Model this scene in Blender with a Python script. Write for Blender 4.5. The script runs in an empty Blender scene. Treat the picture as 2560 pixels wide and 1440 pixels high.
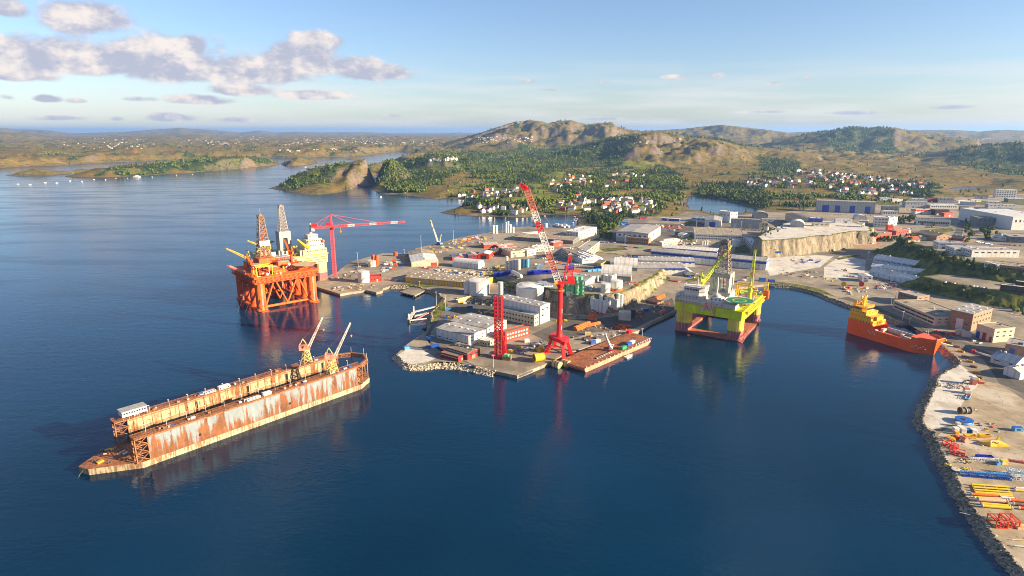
import bpy, bmesh, math, random
import numpy as np
from mathutils import Vector, Matrix, geometry
from mathutils.bvhtree import BVHTree
random.seed(7)
RNG = np.random.default_rng(11)
R = math.radians
scene = bpy.context.scene
COL = scene.collection
# ---------------------------------------------------------------- camera
F = 1560.0            # focal length in photo pixels (2560 wide)
PITCH = math.atan(393.0/F)
H = 205.0             # camera height over the sea
CP, SP = math.cos(PITCH), math.sin(PITCH)
cam_d = bpy.data.cameras.new('camera')
cam_d.sensor_width = 36.0
cam_d.lens = 36.0 * F / 2560.0
cam_d.clip_start = 1.0
cam_d.clip_end = 200000.0
cam = bpy.data.objects.new('camera', cam_d)
cam.location = (0, 0, H)
cam.rotation_euler = (math.pi/2 - PITCH, 0, 0)
COL.objects.link(cam)
scene.camera = cam
# ---------------------------------------------------------------- render / exposure
vs = scene.view_settings
vs.view_transform = 'Standard'; vs.look = 'None'; vs.exposure = 1.85; vs.gamma = 1.0
vs.use_curve_mapping = False
scene.render.engine = 'CYCLES'
cy = scene.cycles
cy.use_denoising = True
cy.max_bounces = 5; cy.diffuse_bounces = 2; cy.glossy_bounces = 3; cy.transmission_bounces = 2
cy.volume_bounces = 1; cy.transparent_max_bounces = 6
cy.sample_clamp_indirect = 4.0
cy.use_adaptive_sampling = False
cy.filter_width = 1.0
# ---------------------------------------------------------------- sun
SUN_EL = R(17.5)
SUN_AZ = R(107.0)      # clockwise from the view direction (+Y): low, to the right, a little behind the camera
sun_to = Vector((math.sin(SUN_AZ)*math.cos(SUN_EL), math.cos(SUN_AZ)*math.cos(SUN_EL), math.sin(SUN_EL)))
sd_ = bpy.data.lights.new('sun', 'SUN')
sd_.energy = 5.0; sd_.angle = R(0.55); sd_.color = (1.0, 0.79, 0.52)
sun = bpy.data.objects.new('sun', sd_)
sun.rotation_euler = (-sun_to).to_track_quat('-Z', 'Y').to_euler()
COL.objects.link(sun)
# ---------------------------------------------------------------- pixel <-> place
def ray(px, py):
 u, v = (px-1280.0)/F, (py-720.0)/F
 return Vector((u, CP - v*SP, -SP - v*CP))
def G(px, py, z=0.0):
 d = ray(px, py); t = (z-H)/d.z
 return Vector((d.x*t, d.y*t, z))
def ZY(py, gy):
 """height of picture row py over a point at forward distance gy"""
 v = (py-720.0)/F
 return H + gy/(CP - v*SP)*(-SP - v*CP)
def AZEL(px, py):
 d = ray(px, py).normalized()
 return math.atan2(d.x, d.y), math.asin(d.z)
# ---------------------------------------------------------------- sky
world = bpy.data.worlds.new('World'); scene.world = world
world.use_nodes = True
def build_sky():
 nt = world.node_tree; N = nt.nodes; L = nt.links; N.clear()
 def M(op, a, b=None, c=None, clamp=False):
  n = N.new('ShaderNodeMath'); n.operation = op; n.use_clamp = clamp
  for i, v in enumerate((a, b, c)):
   if v is None: continue
   if isinstance(v, (int, float)): n.inputs[i].default_value = v
   else: L.new(v, n.inputs[i])
  return n.outputs[0]
 def smooth(v, a, b):
  n = N.new('ShaderNodeMapRange'); n.interpolation_type = 'SMOOTHSTEP'
  L.new(v, n.inputs[0]); n.inputs[1].default_value = a; n.inputs[2].default_value = b
  return n.outputs[0]
 out = N.new('ShaderNodeOutputWorld'); bg = N.new('ShaderNodeBackground')
 L.new(bg.outputs[0], out.inputs[0]); bg.inputs[1].default_value = 0.05
 sky = N.new('ShaderNodeTexSky'); sky.sky_type = 'NISHITA'; sky.sun_disc = False
 sky.sun_elevation = SUN_EL; sky.sun_rotation = SUN_AZ
 sky.altitude = 200; sky.air_density = 1.0; sky.dust_density = 0.6; sky.ozone_density = 2.2
 tc = N.new('ShaderNodeTexCoord')
 sep = N.new('ShaderNodeSeparateXYZ'); L.new(tc.outputs['Generated'], sep.inputs[0])
 az0 = M('ARCTAN2', sep.outputs[0], sep.outputs[1]); el0 = M('ARCSINE', sep.outputs[2])
 # cumulus: each row is (px, py of the base, half width px, height px, depth below base px)
 B = [(55,165,95,85,40),(40,190,80,18,14),(20,25,60,30,20),(215,45,120,50,45),(250,165,170,75,26),
   (420,178,150,98,30),(480,110,40,30,40),(640,185,150,52,28),(745,160,120,60,35),(790,105,70,30,28),(930,182,110,24,20),(880,170,80,30,20),(600,228,85,22,12),
   (115,248,42,14,9),(190,253,36,9,6),(350,248,60,9,8),(500,252,78,17,10),(780,240,95,15,9),(20,244,28,11,8),
   (430,296,60,14,9),(290,298,30,10,7),(150,296,110,9,7),(600,300,70,10,7),(980,290,26,6,4),
   (1320,205,32,13,6),(1380,224,36,4,4),(1690,193,44,9,7),(1790,187,26,8,9),(1505,206,20,5,4),(1935,208,26,7,6),(2020,192,14,6,6),
   (2130,283,120,8,7),(2380,268,80,6,6),(1900,280,80,6,5),(1500,297,90,5,5)]
 def density(daz, dele):
  w = N.new('ShaderNodeTexNoise'); w.noise_dimensions = '3D'
  vm = N.new('ShaderNodeCombineXYZ')
  a_ = M('ADD', az0, daz); e_ = M('ADD', el0, dele)
  L.new(a_, vm.inputs[0]); L.new(M('MULTIPLY', e_, 1.6), vm.inputs[1])
  w.inputs['Scale'].default_value = 21.0; w.inputs['Detail'].default_value = 8.0; w.inputs['Roughness'].default_value = 0.60
  L.new(vm.outputs[0], w.inputs['Vector'])
  return M('SUBTRACT', w.outputs[0], 0.5), vm.outputs[0]
 def V(op, a, b=None, c=None, out=0):
  n = N.new('ShaderNodeVectorMath'); n.operation = op
  for i, v in enumerate((a, b, c)):
   if v is None: continue
   if isinstance(v, tuple): n.inputs[i].default_value = v
   else: L.new(v, n.inputs[i])
  return n.outputs[out]
 fb0, vec0 = density(0.0, 0.0); fb1, _ = density(0.014, 0.016)
 cv = N.new('ShaderNodeCombineXYZ')
 L.new(az0, cv.inputs[0]); L.new(el0, cv.inputs[1]); L.new(el0, cv.inputs[2])
 cur = None; hgt = None
 for (px, py, rx, up, dn) in B:
  c = AZEL(px, py); ex = AZEL(px+rx, py); eu = AZEL(px, py-up); ed = AZEL(px, py+dn)
  rxa = max(abs(ex[0]-c[0]), 1e-3); ua = eu[1]-c[1]; da = c[1]-ed[1]
  q = V('MULTIPLY_ADD', cv.outputs[0], (1/rxa, 1/ua, -1/da), (-c[0]/rxa, -c[1]/ua, c[1]/da))
  q = V('MAXIMUM', q, (-1e6, 0.0, 0.0))
  r2 = V('DOT_PRODUCT', q, q, out=1)
  if up < 14: r2 = M('MULTIPLY_ADD', r2, 1.0, 0.55)   # small clouds stay thin and ragged
  cur = r2 if cur is None else M('MINIMUM', cur, r2)
 cur = M('MAXIMUM', M('SUBTRACT', 1.0, M('SQRT', cur)), -1.2)
 # the same broken cumulus goes on around the rest of the sky
 g = N.new('ShaderNodeTexNoise'); g.inputs['Scale'].default_value = 3.2; g.inputs['Detail'].default_value = 2.0
 L.new(vec0, g.inputs['Vector'])
 beside = M('MAXIMUM', smooth(M('ABSOLUTE', az0), 0.80, 1.0), smooth(el0, 0.26, 0.42))
 gen = M('SUBTRACT', M('MULTIPLY', M('SUBTRACT', g.outputs[0], 0.60), 4.5), M('MULTIPLY', M('SUBTRACT', 1.0, beside), 3.0))
 cur = M('MAXIMUM', cur, gen)
 d0 = M('MULTIPLY_ADD', fb0, 3.2, M('MULTIPLY_ADD', cur, 2.1, 0.42))
 alpha = smooth(d0, 0.0, 1.0)
 lit = smooth(M('MULTIPLY_ADD', M('SUBTRACT', fb0, fb1), 3.0, M('MULTIPLY', cur, 0.12)), -0.30, 0.66)
 # thin veil low over the horizon
 v = N.new('ShaderNodeTexNoise'); vv = N.new('ShaderNodeCombineXYZ')
 L.new(M('MULTIPLY', az0, 5.0), vv.inputs[0]); L.new(M('MULTIPLY', el0, 60.0), vv.inputs[1])
 v.inputs['Scale'].default_value = 1.0; v.inputs['Detail'].default_value = 5.0
 L.new(vv.outputs[0], v.inputs['Vector'])
 veil = M('MULTIPLY', smooth(v.outputs[0], 0.34, 0.70), M('MULTIPLY', smooth(el0, 0.12, 0.03), 0.55))
 veil = M('MULTIPLY', veil, smooth(el0, -0.005, 0.012))
 cc = N.new('ShaderNodeMix'); cc.data_type = 'RGBA'
 L.new(lit, cc.inputs[0])
 cc.inputs[6].default_value = (2.9, 2.95, 3.6, 1); cc.inputs[7].default_value = (5.7, 5.05, 4.6, 1)
 tint = N.new('ShaderNodeMix'); tint.data_type = 'RGBA'; tint.blend_type = 'MULTIPLY'
 tint.inputs[0].default_value = 1.0; tint.inputs[7].default_value = (0.89, 0.92, 1.06, 1)
 L.new(sky.outputs[0], tint.inputs[6])
 m0 = N.new('ShaderNodeMix'); m0.data_type = 'RGBA'
 L.new(veil, m0.inputs[0]); L.new(tint.outputs[2], m0.inputs[6]); m0.inputs[7].default_value = (5.4, 5.15, 4.9, 1)
 m1 = N.new('ShaderNodeMix'); m1.data_type = 'RGBA'
 L.new(M('MULTIPLY', alpha, 0.93), m1.inputs[0]); L.new(m0.outputs[2], m1.inputs[6]); L.new(cc.outputs[2], m1.inputs[7])
 L.new(m1.outputs[2], bg.inputs[0])
build_sky()
world.cycles.sampling_method = 'MANUAL'; world.cycles.sample_map_resolution = 256
# ================================================================ helpers
MATS = {}
def mat(name, col, rough=0.6, var=0.12, scale=0.25, metal=0.0, stain=None, stain_amt=0.0, stain_scale=0.08, streak=False, bump=0.0, spec=0.3, seam=0.0):
 """painted / weathered surface: base colour with noise variation and optional rust or dirt patches"""
 if name in MATS: return MATS[name]
 m = bpy.data.materials.new(name); m.use_nodes = True
 nt = m.node_tree; N = nt.nodes; L = nt.links
 bs = N['Principled BSDF']; bs.inputs['Roughness'].default_value = rough; bs.inputs['Metallic'].default_value = metal
 bs.inputs['Specular IOR Level'].default_value = spec
 geo = N.new('ShaderNodeNewGeometry')
 no = N.new('ShaderNodeTexNoise'); no.inputs['Scale'].default_value = scale; no.inputs['Detail'].default_value = 4.0; no.inputs['Roughness'].default_value = .65
 L.new(geo.outputs['Position'], no.inputs['Vector'])
 mx = N.new('ShaderNodeMix'); mx.data_type = 'RGBA'
 c = Vector(col[:3])
 lo = [max(0, v*(1-var*1.6)) for v in c]; hi = [min(1, v*(1+var*1.2)) for v in c]
 mr = N.new('ShaderNodeMapRange'); L.new(no.outputs[0], mr.inputs[0]); mr.inputs[1].default_value = .33; mr.inputs[2].default_value = .67
 L.new(mr.outputs[0], mx.inputs[0]); mx.inputs[6].default_value = (*lo, 1); mx.inputs[7].default_value = (*hi, 1)
 src = mx.outputs[2]
 if stain is not None:
  st = N.new('ShaderNodeTexNoise'); st.inputs['Scale'].default_value = stain_scale; st.inputs['Detail'].default_value = 6.0; st.inputs['Roughness'].default_value = .7
  if streak:
   mp = N.new('ShaderNodeMapping'); mp.inputs['Scale'].default_value = (1, 1, .18); L.new(geo.outputs['Position'], mp.inputs[0]); L.new(mp.outputs[0], st.inputs['Vector'])
  else: L.new(geo.outputs['Position'], st.inputs['Vector'])
  sr = N.new('ShaderNodeMapRange'); L.new(st.outputs[0], sr.inputs[0])
  t = .62 - .3*stain_amt
  sr.inputs[1].default_value = t-.035; sr.inputs[2].default_value = t+.06
  m2 = N.new('ShaderNodeMix'); m2.data_type = 'RGBA'; L.new(sr.outputs[0], m2.inputs[0]); L.new(src, m2.inputs[6]); m2.inputs[7].default_value = (*stain, 1)
  src = m2.outputs[2]
 if seam:   # sheet joints, measured in the piece's own coordinates
  tc = N.new('ShaderNodeTexCoord'); wv = N.new('ShaderNodeTexWave'); wv.bands_direction = 'X'; wv.inputs['Scale'].default_value = .314/seam; wv.inputs['Distortion'].default_value = 0
  L.new(tc.outputs['Object'], wv.inputs['Vector'])
  wr = N.new('ShaderNodeMapRange'); L.new(wv.outputs['Fac'], wr.inputs[0]); wr.inputs[1].default_value = .75; wr.inputs[2].default_value = .98
  ms = N.new('ShaderNodeMix'); ms.data_type = 'RGBA'; L.new(wr.outputs[0], ms.inputs[0]); L.new(src, ms.inputs[6])
  ml = N.new('ShaderNodeMix'); ml.data_type = 'RGBA'; ml.blend_type = 'MULTIPLY'; ml.inputs[0].default_value = 1; L.new(src, ml.inputs[6]); ml.inputs[7].default_value = (.80, .80, .81, 1); L.new(ml.outputs[2], ms.inputs[7])
  src = ms.outputs[2]
 L.new(src, bs.inputs['Base Color'])
 if bump:
  bp = N.new('ShaderNodeBump'); bp.inputs['Strength'].default_value = bump; bp.inputs['Distance'].default_value = .3
  n2 = N.new('ShaderNodeTexNoise'); n2.inputs['Scale'].default_value = scale*4; n2.inputs['Detail'].default_value = 5
  L.new(geo.outputs['Position'], n2.inputs['Vector']); L.new(n2.outputs[0], bp.inputs['Height']); L.new(bp.outputs[0], bs.inputs['Normal'])
 MATS[name] = m
 return m
def link(o, parent=None):
 COL.objects.link(o)
 if parent is not None: o.parent = parent
 return o
def tag(o, label=None, cat=None, group=None, kind=None):
 if label: o['label'] = label
 if cat: o['category'] = cat
 if group: o['group'] = group
 if kind: o['kind'] = kind
 return o
def empty(name, loc=(0, 0, 0), rz=0.0, label=None, cat=None, group=None, scale=None):
 o = bpy.data.objects.new(name, None); o.location = loc; o.rotation_euler = (0, 0, rz)
 if scale is not None: o.scale = (scale,)*3 if not hasattr(scale, '__len__') else scale
 COL.objects.link(o); o.empty_display_size = 1
 return tag(o, label, cat, group)
def copy_tree(o, parent=None):
 c = o.copy(); COL.objects.link(c)
 if parent is not None: c.parent = parent
 for ch in list(o.children): copy_tree(ch, c)
 return c
class MB:
 """collects boxes, bars and tubes and links them as ONE mesh object"""
 def __init__(s): s.v = []; s.f = []; s.sm = False
 def add(s, vs, fs):
  k = len(s.v); s.v += [tuple(p) for p in vs]; s.f += [tuple(i+k for i in f) for f in fs]; return s
 def box(s, x0, y0, z0, x1, y1, z1):
  return s.add([(x0,y0,z0),(x1,y0,z0),(x1,y1,z0),(x0,y1,z0),(x0,y0,z1),(x1,y0,z1),(x1,y1,z1),(x0,y1,z1)],
      [(0,3,2,1),(4,5,6,7),(0,1,5,4),(1,2,6,5),(2,3,7,6),(3,0,4,7)])
 def cbox(s, cx, cy, z0, sx, sy, sz): return s.box(cx-sx/2, cy-sy/2, z0, cx+sx/2, cy+sy/2, z0+sz)
 def prism(s, poly, z0, z1, top=None):
  """vertical prism over a plan polygon (counter-clockwise); top: other plan polygon for the upper face"""
  n = len(poly); t = top or poly
  if sum(poly[i][0]*poly[(i+1)%n][1]-poly[(i+1)%n][0]*poly[i][1] for i in range(n)) < 0:
   poly = poly[::-1]; t = t[::-1]
  zs0 = z0 if hasattr(z0,'__len__') else [z0]*n; zs1 = z1 if hasattr(z1,'__len__') else [z1]*n
  vs = [(p[0],p[1],z) for p,z in zip(poly,zs0)] + [(p[0],p[1],z) for p,z in zip(t,zs1)]
  return s.add(vs, [tuple(range(n-1,-1,-1)), tuple(range(n,2*n))] + [(i,(i+1)%n,n+(i+1)%n,n+i) for i in range(n)])
 def xprism(s, prof, x0, x1):
  """profile of (y, z) extruded along x"""
  n = len(prof)
  if sum(prof[i][0]*prof[(i+1)%n][1]-prof[(i+1)%n][0]*prof[i][1] for i in range(n)) < 0: prof = prof[::-1]
  vs = [(x0,p[0],p[1]) for p in prof]+[(x1,p[0],p[1]) for p in prof]
  return s.add(vs, [tuple(range(n-1,-1,-1)), tuple(range(n,2*n))]+[(i,(i+1)%n,n+(i+1)%n,n+i) for i in range(n)])
 def yprism(s, prof, y0, y1):
  n = len(prof)
  if sum(prof[i][0]*prof[(i+1)%n][1]-prof[(i+1)%n][0]*prof[i][1] for i in range(n)) < 0: prof = prof[::-1]
  vs = [(p[0],y0,p[1]) for p in prof]+[(p[0],y1,p[1]) for p in prof]
  return s.add(vs, [tuple(range(n)), tuple(range(2*n-1,n-1,-1))]+[((i+1)%n,i,n+i,n+(i+1)%n) for i in range(n)])
 def cone(s, p0, p1, r0, r1, n=10, cap=True):
  p0 = Vector(p0); p1 = Vector(p1); d = (p1-p0)
  if d.length < 1e-6: return s
  d.normalize(); a = d.orthogonal().normalized(); b = d.cross(a)
  vs = []
  for p, r in ((p0,r0),(p1,r1)):
   for i in range(n):
    t = 2*math.pi*i/n; vs.append(p + a*(math.cos(t)*r) + b*(math.sin(t)*r))
  fs = [(i,(i+1)%n,n+(i+1)%n,n+i) for i in range(n)]
  if cap: fs += [tuple(range(n-1,-1,-1)), tuple(range(n,2*n))]
  return s.add(vs, fs)
 def tube(s, p0, p1, r, n=6): return s.cone(p0, p1, r, r, n)
 def cyl(s, x, y, z0, z1, r, n=16, r1=None): return s.cone((x,y,z0),(x,y,z1), r, r if r1 is None else r1, n)
 def path(s, pts, r, n=5):
  for a, b in zip(pts[:-1], pts[1:]): s.tube(a, b, r, n)
  return s
 def bar(s, p0, p1, w, h=None):
  """square bar between two points"""
  h = h or w; p0 = Vector(p0); p1 = Vector(p1); d = p1-p0
  if d.length < 1e-6: return s
  d.normalize(); up = Vector((0,0,1)) if abs(d.z) < .95 else Vector((0,1,0))
  a = d.cross(up).normalized()*w/2; b = a.cross(d).normalized()*h/2
  vs = [p+q for p in (p0,p1) for q in (-a-b, a-b, a+b, -a+b)]
  return s.add(vs, [(3,2,1,0),(4,5,6,7),(0,1,5,4),(1,2,6,5),(2,3,7,6),(3,0,4,7)])
 def lathe(s, prof, n=20, x=0, y=0):
  """(r, z) profile about a vertical axis"""
  k = len(s.v); m = len(prof)
  for r, z in prof:
   for i in range(n):
    t = 2*math.pi*i/n; s.v.append((x+r*math.cos(t), y+r*math.sin(t), z))
  for j in range(m-1):
   for i in range(n):
    s.f.append((k+j*n+i, k+j*n+(i+1)%n, k+(j+1)*n+(i+1)%n, k+(j+1)*n+i))
  s.f.append(tuple(k+i for i in range(n-1,-1,-1))); s.f.append(tuple(k+(m-1)*n+i for i in range(n)))
  return s
 def ball(s, c, r, n=10):
  prof = [(max(.02,math.sin(math.pi*j/(n//2+1)))*r if 0<j<n//2+1 else .02, c[2]-math.cos(math.pi*j/(n//2+1))*r) for j in range(n//2+2)]
  return s.lathe(prof, n, c[0], c[1])
 def truss(s, p0, p1, w0, w1, bays, ch=.3, br=.18, up=None, sides=4):
  """square lattice beam from p0 to p1"""
  p0 = Vector(p0); p1 = Vector(p1); d = (p1-p0).normalized()
  u = Vector(up) if up else (Vector((0,0,1)) if abs(d.z) < .9 else Vector((1,0,0)))
  a = d.cross(u).normalized(); b = a.cross(d).normalized()
  def cor(t, i):
   w = (w0+(w1-w0)*t)/2; p = p0.lerp(p1, t)
   sx, sy = ((-1,-1),(1,-1),(1,1),(-1,1))[i]
   return p + a*(sx*w) + b*(sy*w)
  for i in range(4): s.bar(cor(0,i), cor(1,i), ch)
  for k in range(bays):
   t0, t1 = k/bays, (k+1)/bays
   for i in range(sides):
    j = (i+1) % 4
    if (k+i) % 2: s.bar(cor(t0,i), cor(t1,j), br)
    else: s.bar(cor(t0,j), cor(t1,i), br)
    s.bar(cor(t1,i), cor(t1,j), br)
  return s
 def build(s, name, m, parent=None, smooth=False, loc=None):
  me = bpy.data.meshes.new(name); me.from_pydata(s.v, [], s.f); me.validate(); me.update()
  if smooth: me.polygons.foreach_set('use_smooth', [True]*len(me.polygons))
  o = bpy.data.objects.new(name, me); me.materials.append(m)
  if loc is not None: o.location = loc
  return link(o, parent)
def mesh_np(name, verts, faces, m, smooth=False, parent=None):
 """verts (n,3), faces (k,3) or (k,4) numpy arrays -> object"""
 me = bpy.data.meshes.new(name); nv = len(verts); nf, k = faces.shape
 me.vertices.add(nv); me.vertices.foreach_set('co', np.ascontiguousarray(verts, dtype=np.float32).ravel())
 me.loops.add(nf*k); me.loops.foreach_set('vertex_index', np.ascontiguousarray(faces, dtype=np.int32).ravel())
 me.polygons.add(nf); me.polygons.foreach_set('loop_start', np.arange(0, nf*k, k, dtype=np.int32))
 me.polygons.foreach_set('loop_total', np.full(nf, k, dtype=np.int32))
 if smooth: me.polygons.foreach_set('use_smooth', np.ones(nf, dtype=bool))
 me.update(calc_edges=True)
 o = bpy.data.objects.new(name, me); me.materials.append(m)
 return link(o, parent)
# numpy noise --------------------------------------------------------------
_perm = np.random.default_rng(5).permutation(256); _perm = np.concatenate([_perm, _perm])
_gang = np.random.default_rng(6).uniform(0, 2*np.pi, 256); _gx, _gy = np.cos(_gang), np.sin(_gang)
def noise2(x, y):
 xi = np.floor(x).astype(int); yi = np.floor(y).astype(int); xf = x-xi; yf = y-yi
 xi &= 255; yi &= 255
 u = xf*xf*xf*(xf*(xf*6-15)+10); v = yf*yf*yf*(yf*(yf*6-15)+10)
 def g(ix, iy, dx, dy):
  h = _perm[_perm[ix & 255] + (iy & 255)]; return _gx[h]*dx + _gy[h]*dy
 n00 = g(xi, yi, xf, yf); n10 = g(xi+1, yi, xf-1, yf); n01 = g(xi, yi+1, xf, yf-1); n11 = g(xi+1, yi+1, xf-1, yf-1)
 return (n00*(1-u)+n10*u)*(1-v) + (n01*(1-u)+n11*u)*v
def fbm(x, y, oct=5, gain=.5, ridged=False):
 s = np.zeros_like(x); a = 1.0; t = 0
 for o in range(oct):
  n = noise2(x*2**o+o*17.3, y*2**o-o*9.1)*1.5
  s += a*((1-np.abs(n)*2) if ridged else n); t += a; a *= gain
 return s/t
def inside(poly, x, y):
 r = np.zeros(x.shape, bool); n = len(poly)
 for i in range(n):
  x0, y0 = poly[i]; x1, y1 = poly[(i+1) % n]
  if y0 == y1: continue
  c = ((y0 > y) != (y1 > y)) & (x < (x1-x0)*(y-y0)/(y1-y0)+x0)
  r ^= c
 return r
def sdist(poly, x, y):
 d = np.full(x.shape, 1e18); n = len(poly)
 for i in range(n):
  x0, y0 = poly[i]; x1, y1 = poly[(i+1) % n]
  dx, dy = x1-x0, y1-y0; L2 = dx*dx+dy*dy+1e-9
  t = np.clip(((x-x0)*dx+(y-y0)*dy)/L2, 0, 1)
  d = np.minimum(d, (x-x0-t*dx)**2+(y-y0-t*dy)**2)
 d = np.sqrt(d)
 return np.where(inside(poly, x, y), d, -d)
def wpoly(pts, z=0.0): return [(lambda p: (p.x, p.y))(G(a, b, z)) for a, b in pts]
# ================================================================ land and water
QZ = 3.0   # quay level
FAR_COAST = wpoly([(-900,446),(-300,428),(0,420.6),(60,417),(94,416),(134,415),(190,411),(250,407.5),(328,405),(391,401),(434,399),(520,396.5),(600,396),(660,394.5),
 (747,395.5),(785,393),(860,392),(905,390.5),(930,388.5),(943,384),(960,383),(997,378.5),(1060,380.5),(1110,379.5),(1250,378)]) + [(60000,62000),(-60000,62000)]
ISLE_B = wpoly([(162,443),(203,444),(266,444),(340,441),(406,436),(469,433),(553,425),(625,419),(688,413),(700,411.5),(690,402),(600,404),(500,408),(430,413),(350,419),(270,425),(225,432),(170,439)])
ISLE_C = wpoly([(716,416),(750,415.5),(794,408),(785,400.5),(740,402),(700,408),(706,413)])
ISLE_D = wpoly([(10,439),(47,440.5),(80,439),(94,439),(134,440.5),(147,436),(190,434),(235,429),(240,424),(190,426),(150,432),(60,433)])
SKERRY = wpoly([(858,399.8),(890,399.4),(916,397.5),(900,396.8),(870,398.2)])
PEN_D = wpoly([(672,471),(700,476),(720,480),(760,487.5),(790,488),(815,486),(840,483),(860,480),(885,471),(900,466),(932,464.5),(938,455),(937,441),(985,424),(990,408),(950,410),(880,424),(800,440),(740,455),(690,466)])
MAIN = wpoly([(921,480),(935,477),(960,486),(992,487.5),(1035,491),(1082,499),(1117,496),(1160,500),(1185,501),(1192,503),(1180,507),(1160,512),(1137,520),(1100,532),
 (1122,536),(1160,540),(1235,542),(1300,545),(1315,545),(1353,538),(1391,537),(1435,538),(1444,548),(1442,562),(1450,580),(1440,600),(1300,640),(1200,680),(1110,690),(1180,740),
 (1150,830),(1120,868),(1300,880),(1400,860),(1560,790),(1650,720),(1900,690),(2100,735),(2250,780),(2400,850),(2480,920)]) + [(500,330),(460,250),(900,200),(9000,200),(60000,62000)] + wpoly([(1250,378),(1110,379.5),(1060,381),
 (1020,388),(990,398),(962,406),(984,410),(989,424),(941,440),(942,455),(938,466)])
LAKE = wpoly([(1721,499),(1724,491),(1734,490.5),(1763,492),(1802,499),(1837,507),(1867,514),(1900,526),(1880,530),(1859,532),(1825,536),(1793,535),(1758,528),(1719,523)])
POND = wpoly([(2352,478),(2375,472),(2400,467.5),(2470,466),(2440,471),(2395,476)])
SLAB_TOP = [(1333,567),(1320,566),(1289,569),(1201,585),(1149,594),(1117,603),(1039,621),(1036,631),(1012,634),(957,633),(877,654),(852,672),(845,679),(795,700),(785,715),(850,735),(872,731),(914,725),
 (941,731),(956,727),(957,721),(977,715),(1010,714),(1035,714),(1065,722),(1094,731),(1112,747),(1108,760),(1093,767),(1079,782),(1080,803),(1067,817),(1066,830),(1056,835),(1018,860),(993,884),(1004,900),(1024,913),(1060,913),(1099,908),
 (1141,910),(1169,914),(1239,928),(1293,939),(1378,904),(1411,885),(1595,827),(1629,806),(1687,780),(1700,748),(1800,725),(1925,709),(1980,715),(2040,728),(2068,741),(2128,764),(2193,779),(2251,808),(2282,806),(2302,820),
 (2350,860),(2386,890),(2402,906),(2396,914),(2350,938),(2342,950),(2343,962),(2330,985),(2322,1004),(2312,1020),(2306,1048),(2312,1066),(2336,1082),(2342,1105),(2350,1125),(2366,1155),(2388,1185),(2404,1225),(2447,1290),(2508,1370),(2553,1420),(2585,1456)]
SLAB = wpoly(SLAB_TOP, QZ) + [(330,130),(1500,130),(2600,900)] + wpoly([(2750,472),(2600,482),(2480,488),(2300,500),(2150,508),(1960,530),(1912,530),(1860,537),(1793,541),(1758,533),(1716,529),(1690,540),(1600,543),(1560,548),(1527,575),(1500,590),(1493,560),(1440,565),(1436,571),(1383,569)], QZ)
RIDGES = [  # (distance, depth in front, depth behind, silhouette in the photograph)
 (6800, 1500, 1800, [(1000,396),(1060,378),(1120,357),(1180,340),(1230,326),(1280,311),(1320,306),(1350,309),(1370,313),(1395,307),(1425,304),(1450,312),(1470,316),(1500,311),(1530,310),(1545,320),(1580,328),(1640,333),(1700,346),(1800,366)]),
 (4300, 900, 900, [(1330,400),(1430,374),(1500,352),(1560,342),(1600,336),(1640,334),(1680,337),(1720,347),(1800,353),(1850,366),(1950,377),(2050,390)]),
 (9500, 1500, 2000, [(1500,345),(1560,331),(1640,328),(1700,325),(1770,318),(1800,315),(1840,319),(1900,325),(1960,332),(2060,345)]),
 (7000, 1200, 1500, [(1930,352),(2050,333),(2100,325),(2130,321),(2170,326),(2200,323),(2240,322),(2270,330),(2330,340),(2450,352)]),
 (15000, 3000, 3000, [(1850,340),(2000,331),(2200,328),(2350,326),(2400,327),(2450,330),(2500,326),(2560,328),(2700,328),(3200,330)]),
 (4700, 800, 800, [(2250,400),(2400,372),(2500,365),(2560,362),(2700,356),(3000,352)]),
 (24000, 5000, 6000, [(-500,322),(-100,318),(0,321),(50,325),(110,326),(180,334),(250,332),(320,330),(400,324),(450,321),(520,325),(600,332),(650,327),(690,332),(740,330),(800,332),(900,331),(960,333),(1040,338),(1100,335),(1150,332),(1250,338),(1400,345)]),
 (12500, 2500, 3000, [(-500,326),(-100,330),(0,333),(60,336),(130,345),(200,347),(330,341),(500,338),(560,345),(700,347),(800,345),(1000,350),(1060,347),(1120,354)]),
 (2420, 160, 170, [(690,463),(745,434),(780,424),(810,419),(850,414),(872,411),(900,405),(935,398),(960,408),(985,405),(1000,418),(1030,440)]),
 (3000, 240, 300, [(980,420),(1010,408),(1040,400),(1075,390),(1110,388),(1160,396),(1240,408),(1300,420)]),
 (3650, 260, 260, [(180,436),(300,424),(400,411),(480,404),(560,396),(620,394),(690,402),(740,402),(790,406)]),
 (5600, 600, 700, [(-300,380),(0,376),(80,371),(200,376),(330,366),(430,372),(520,374),(640,366),(720,368),(800,360),(880,374),(930,381)]),
]
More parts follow.
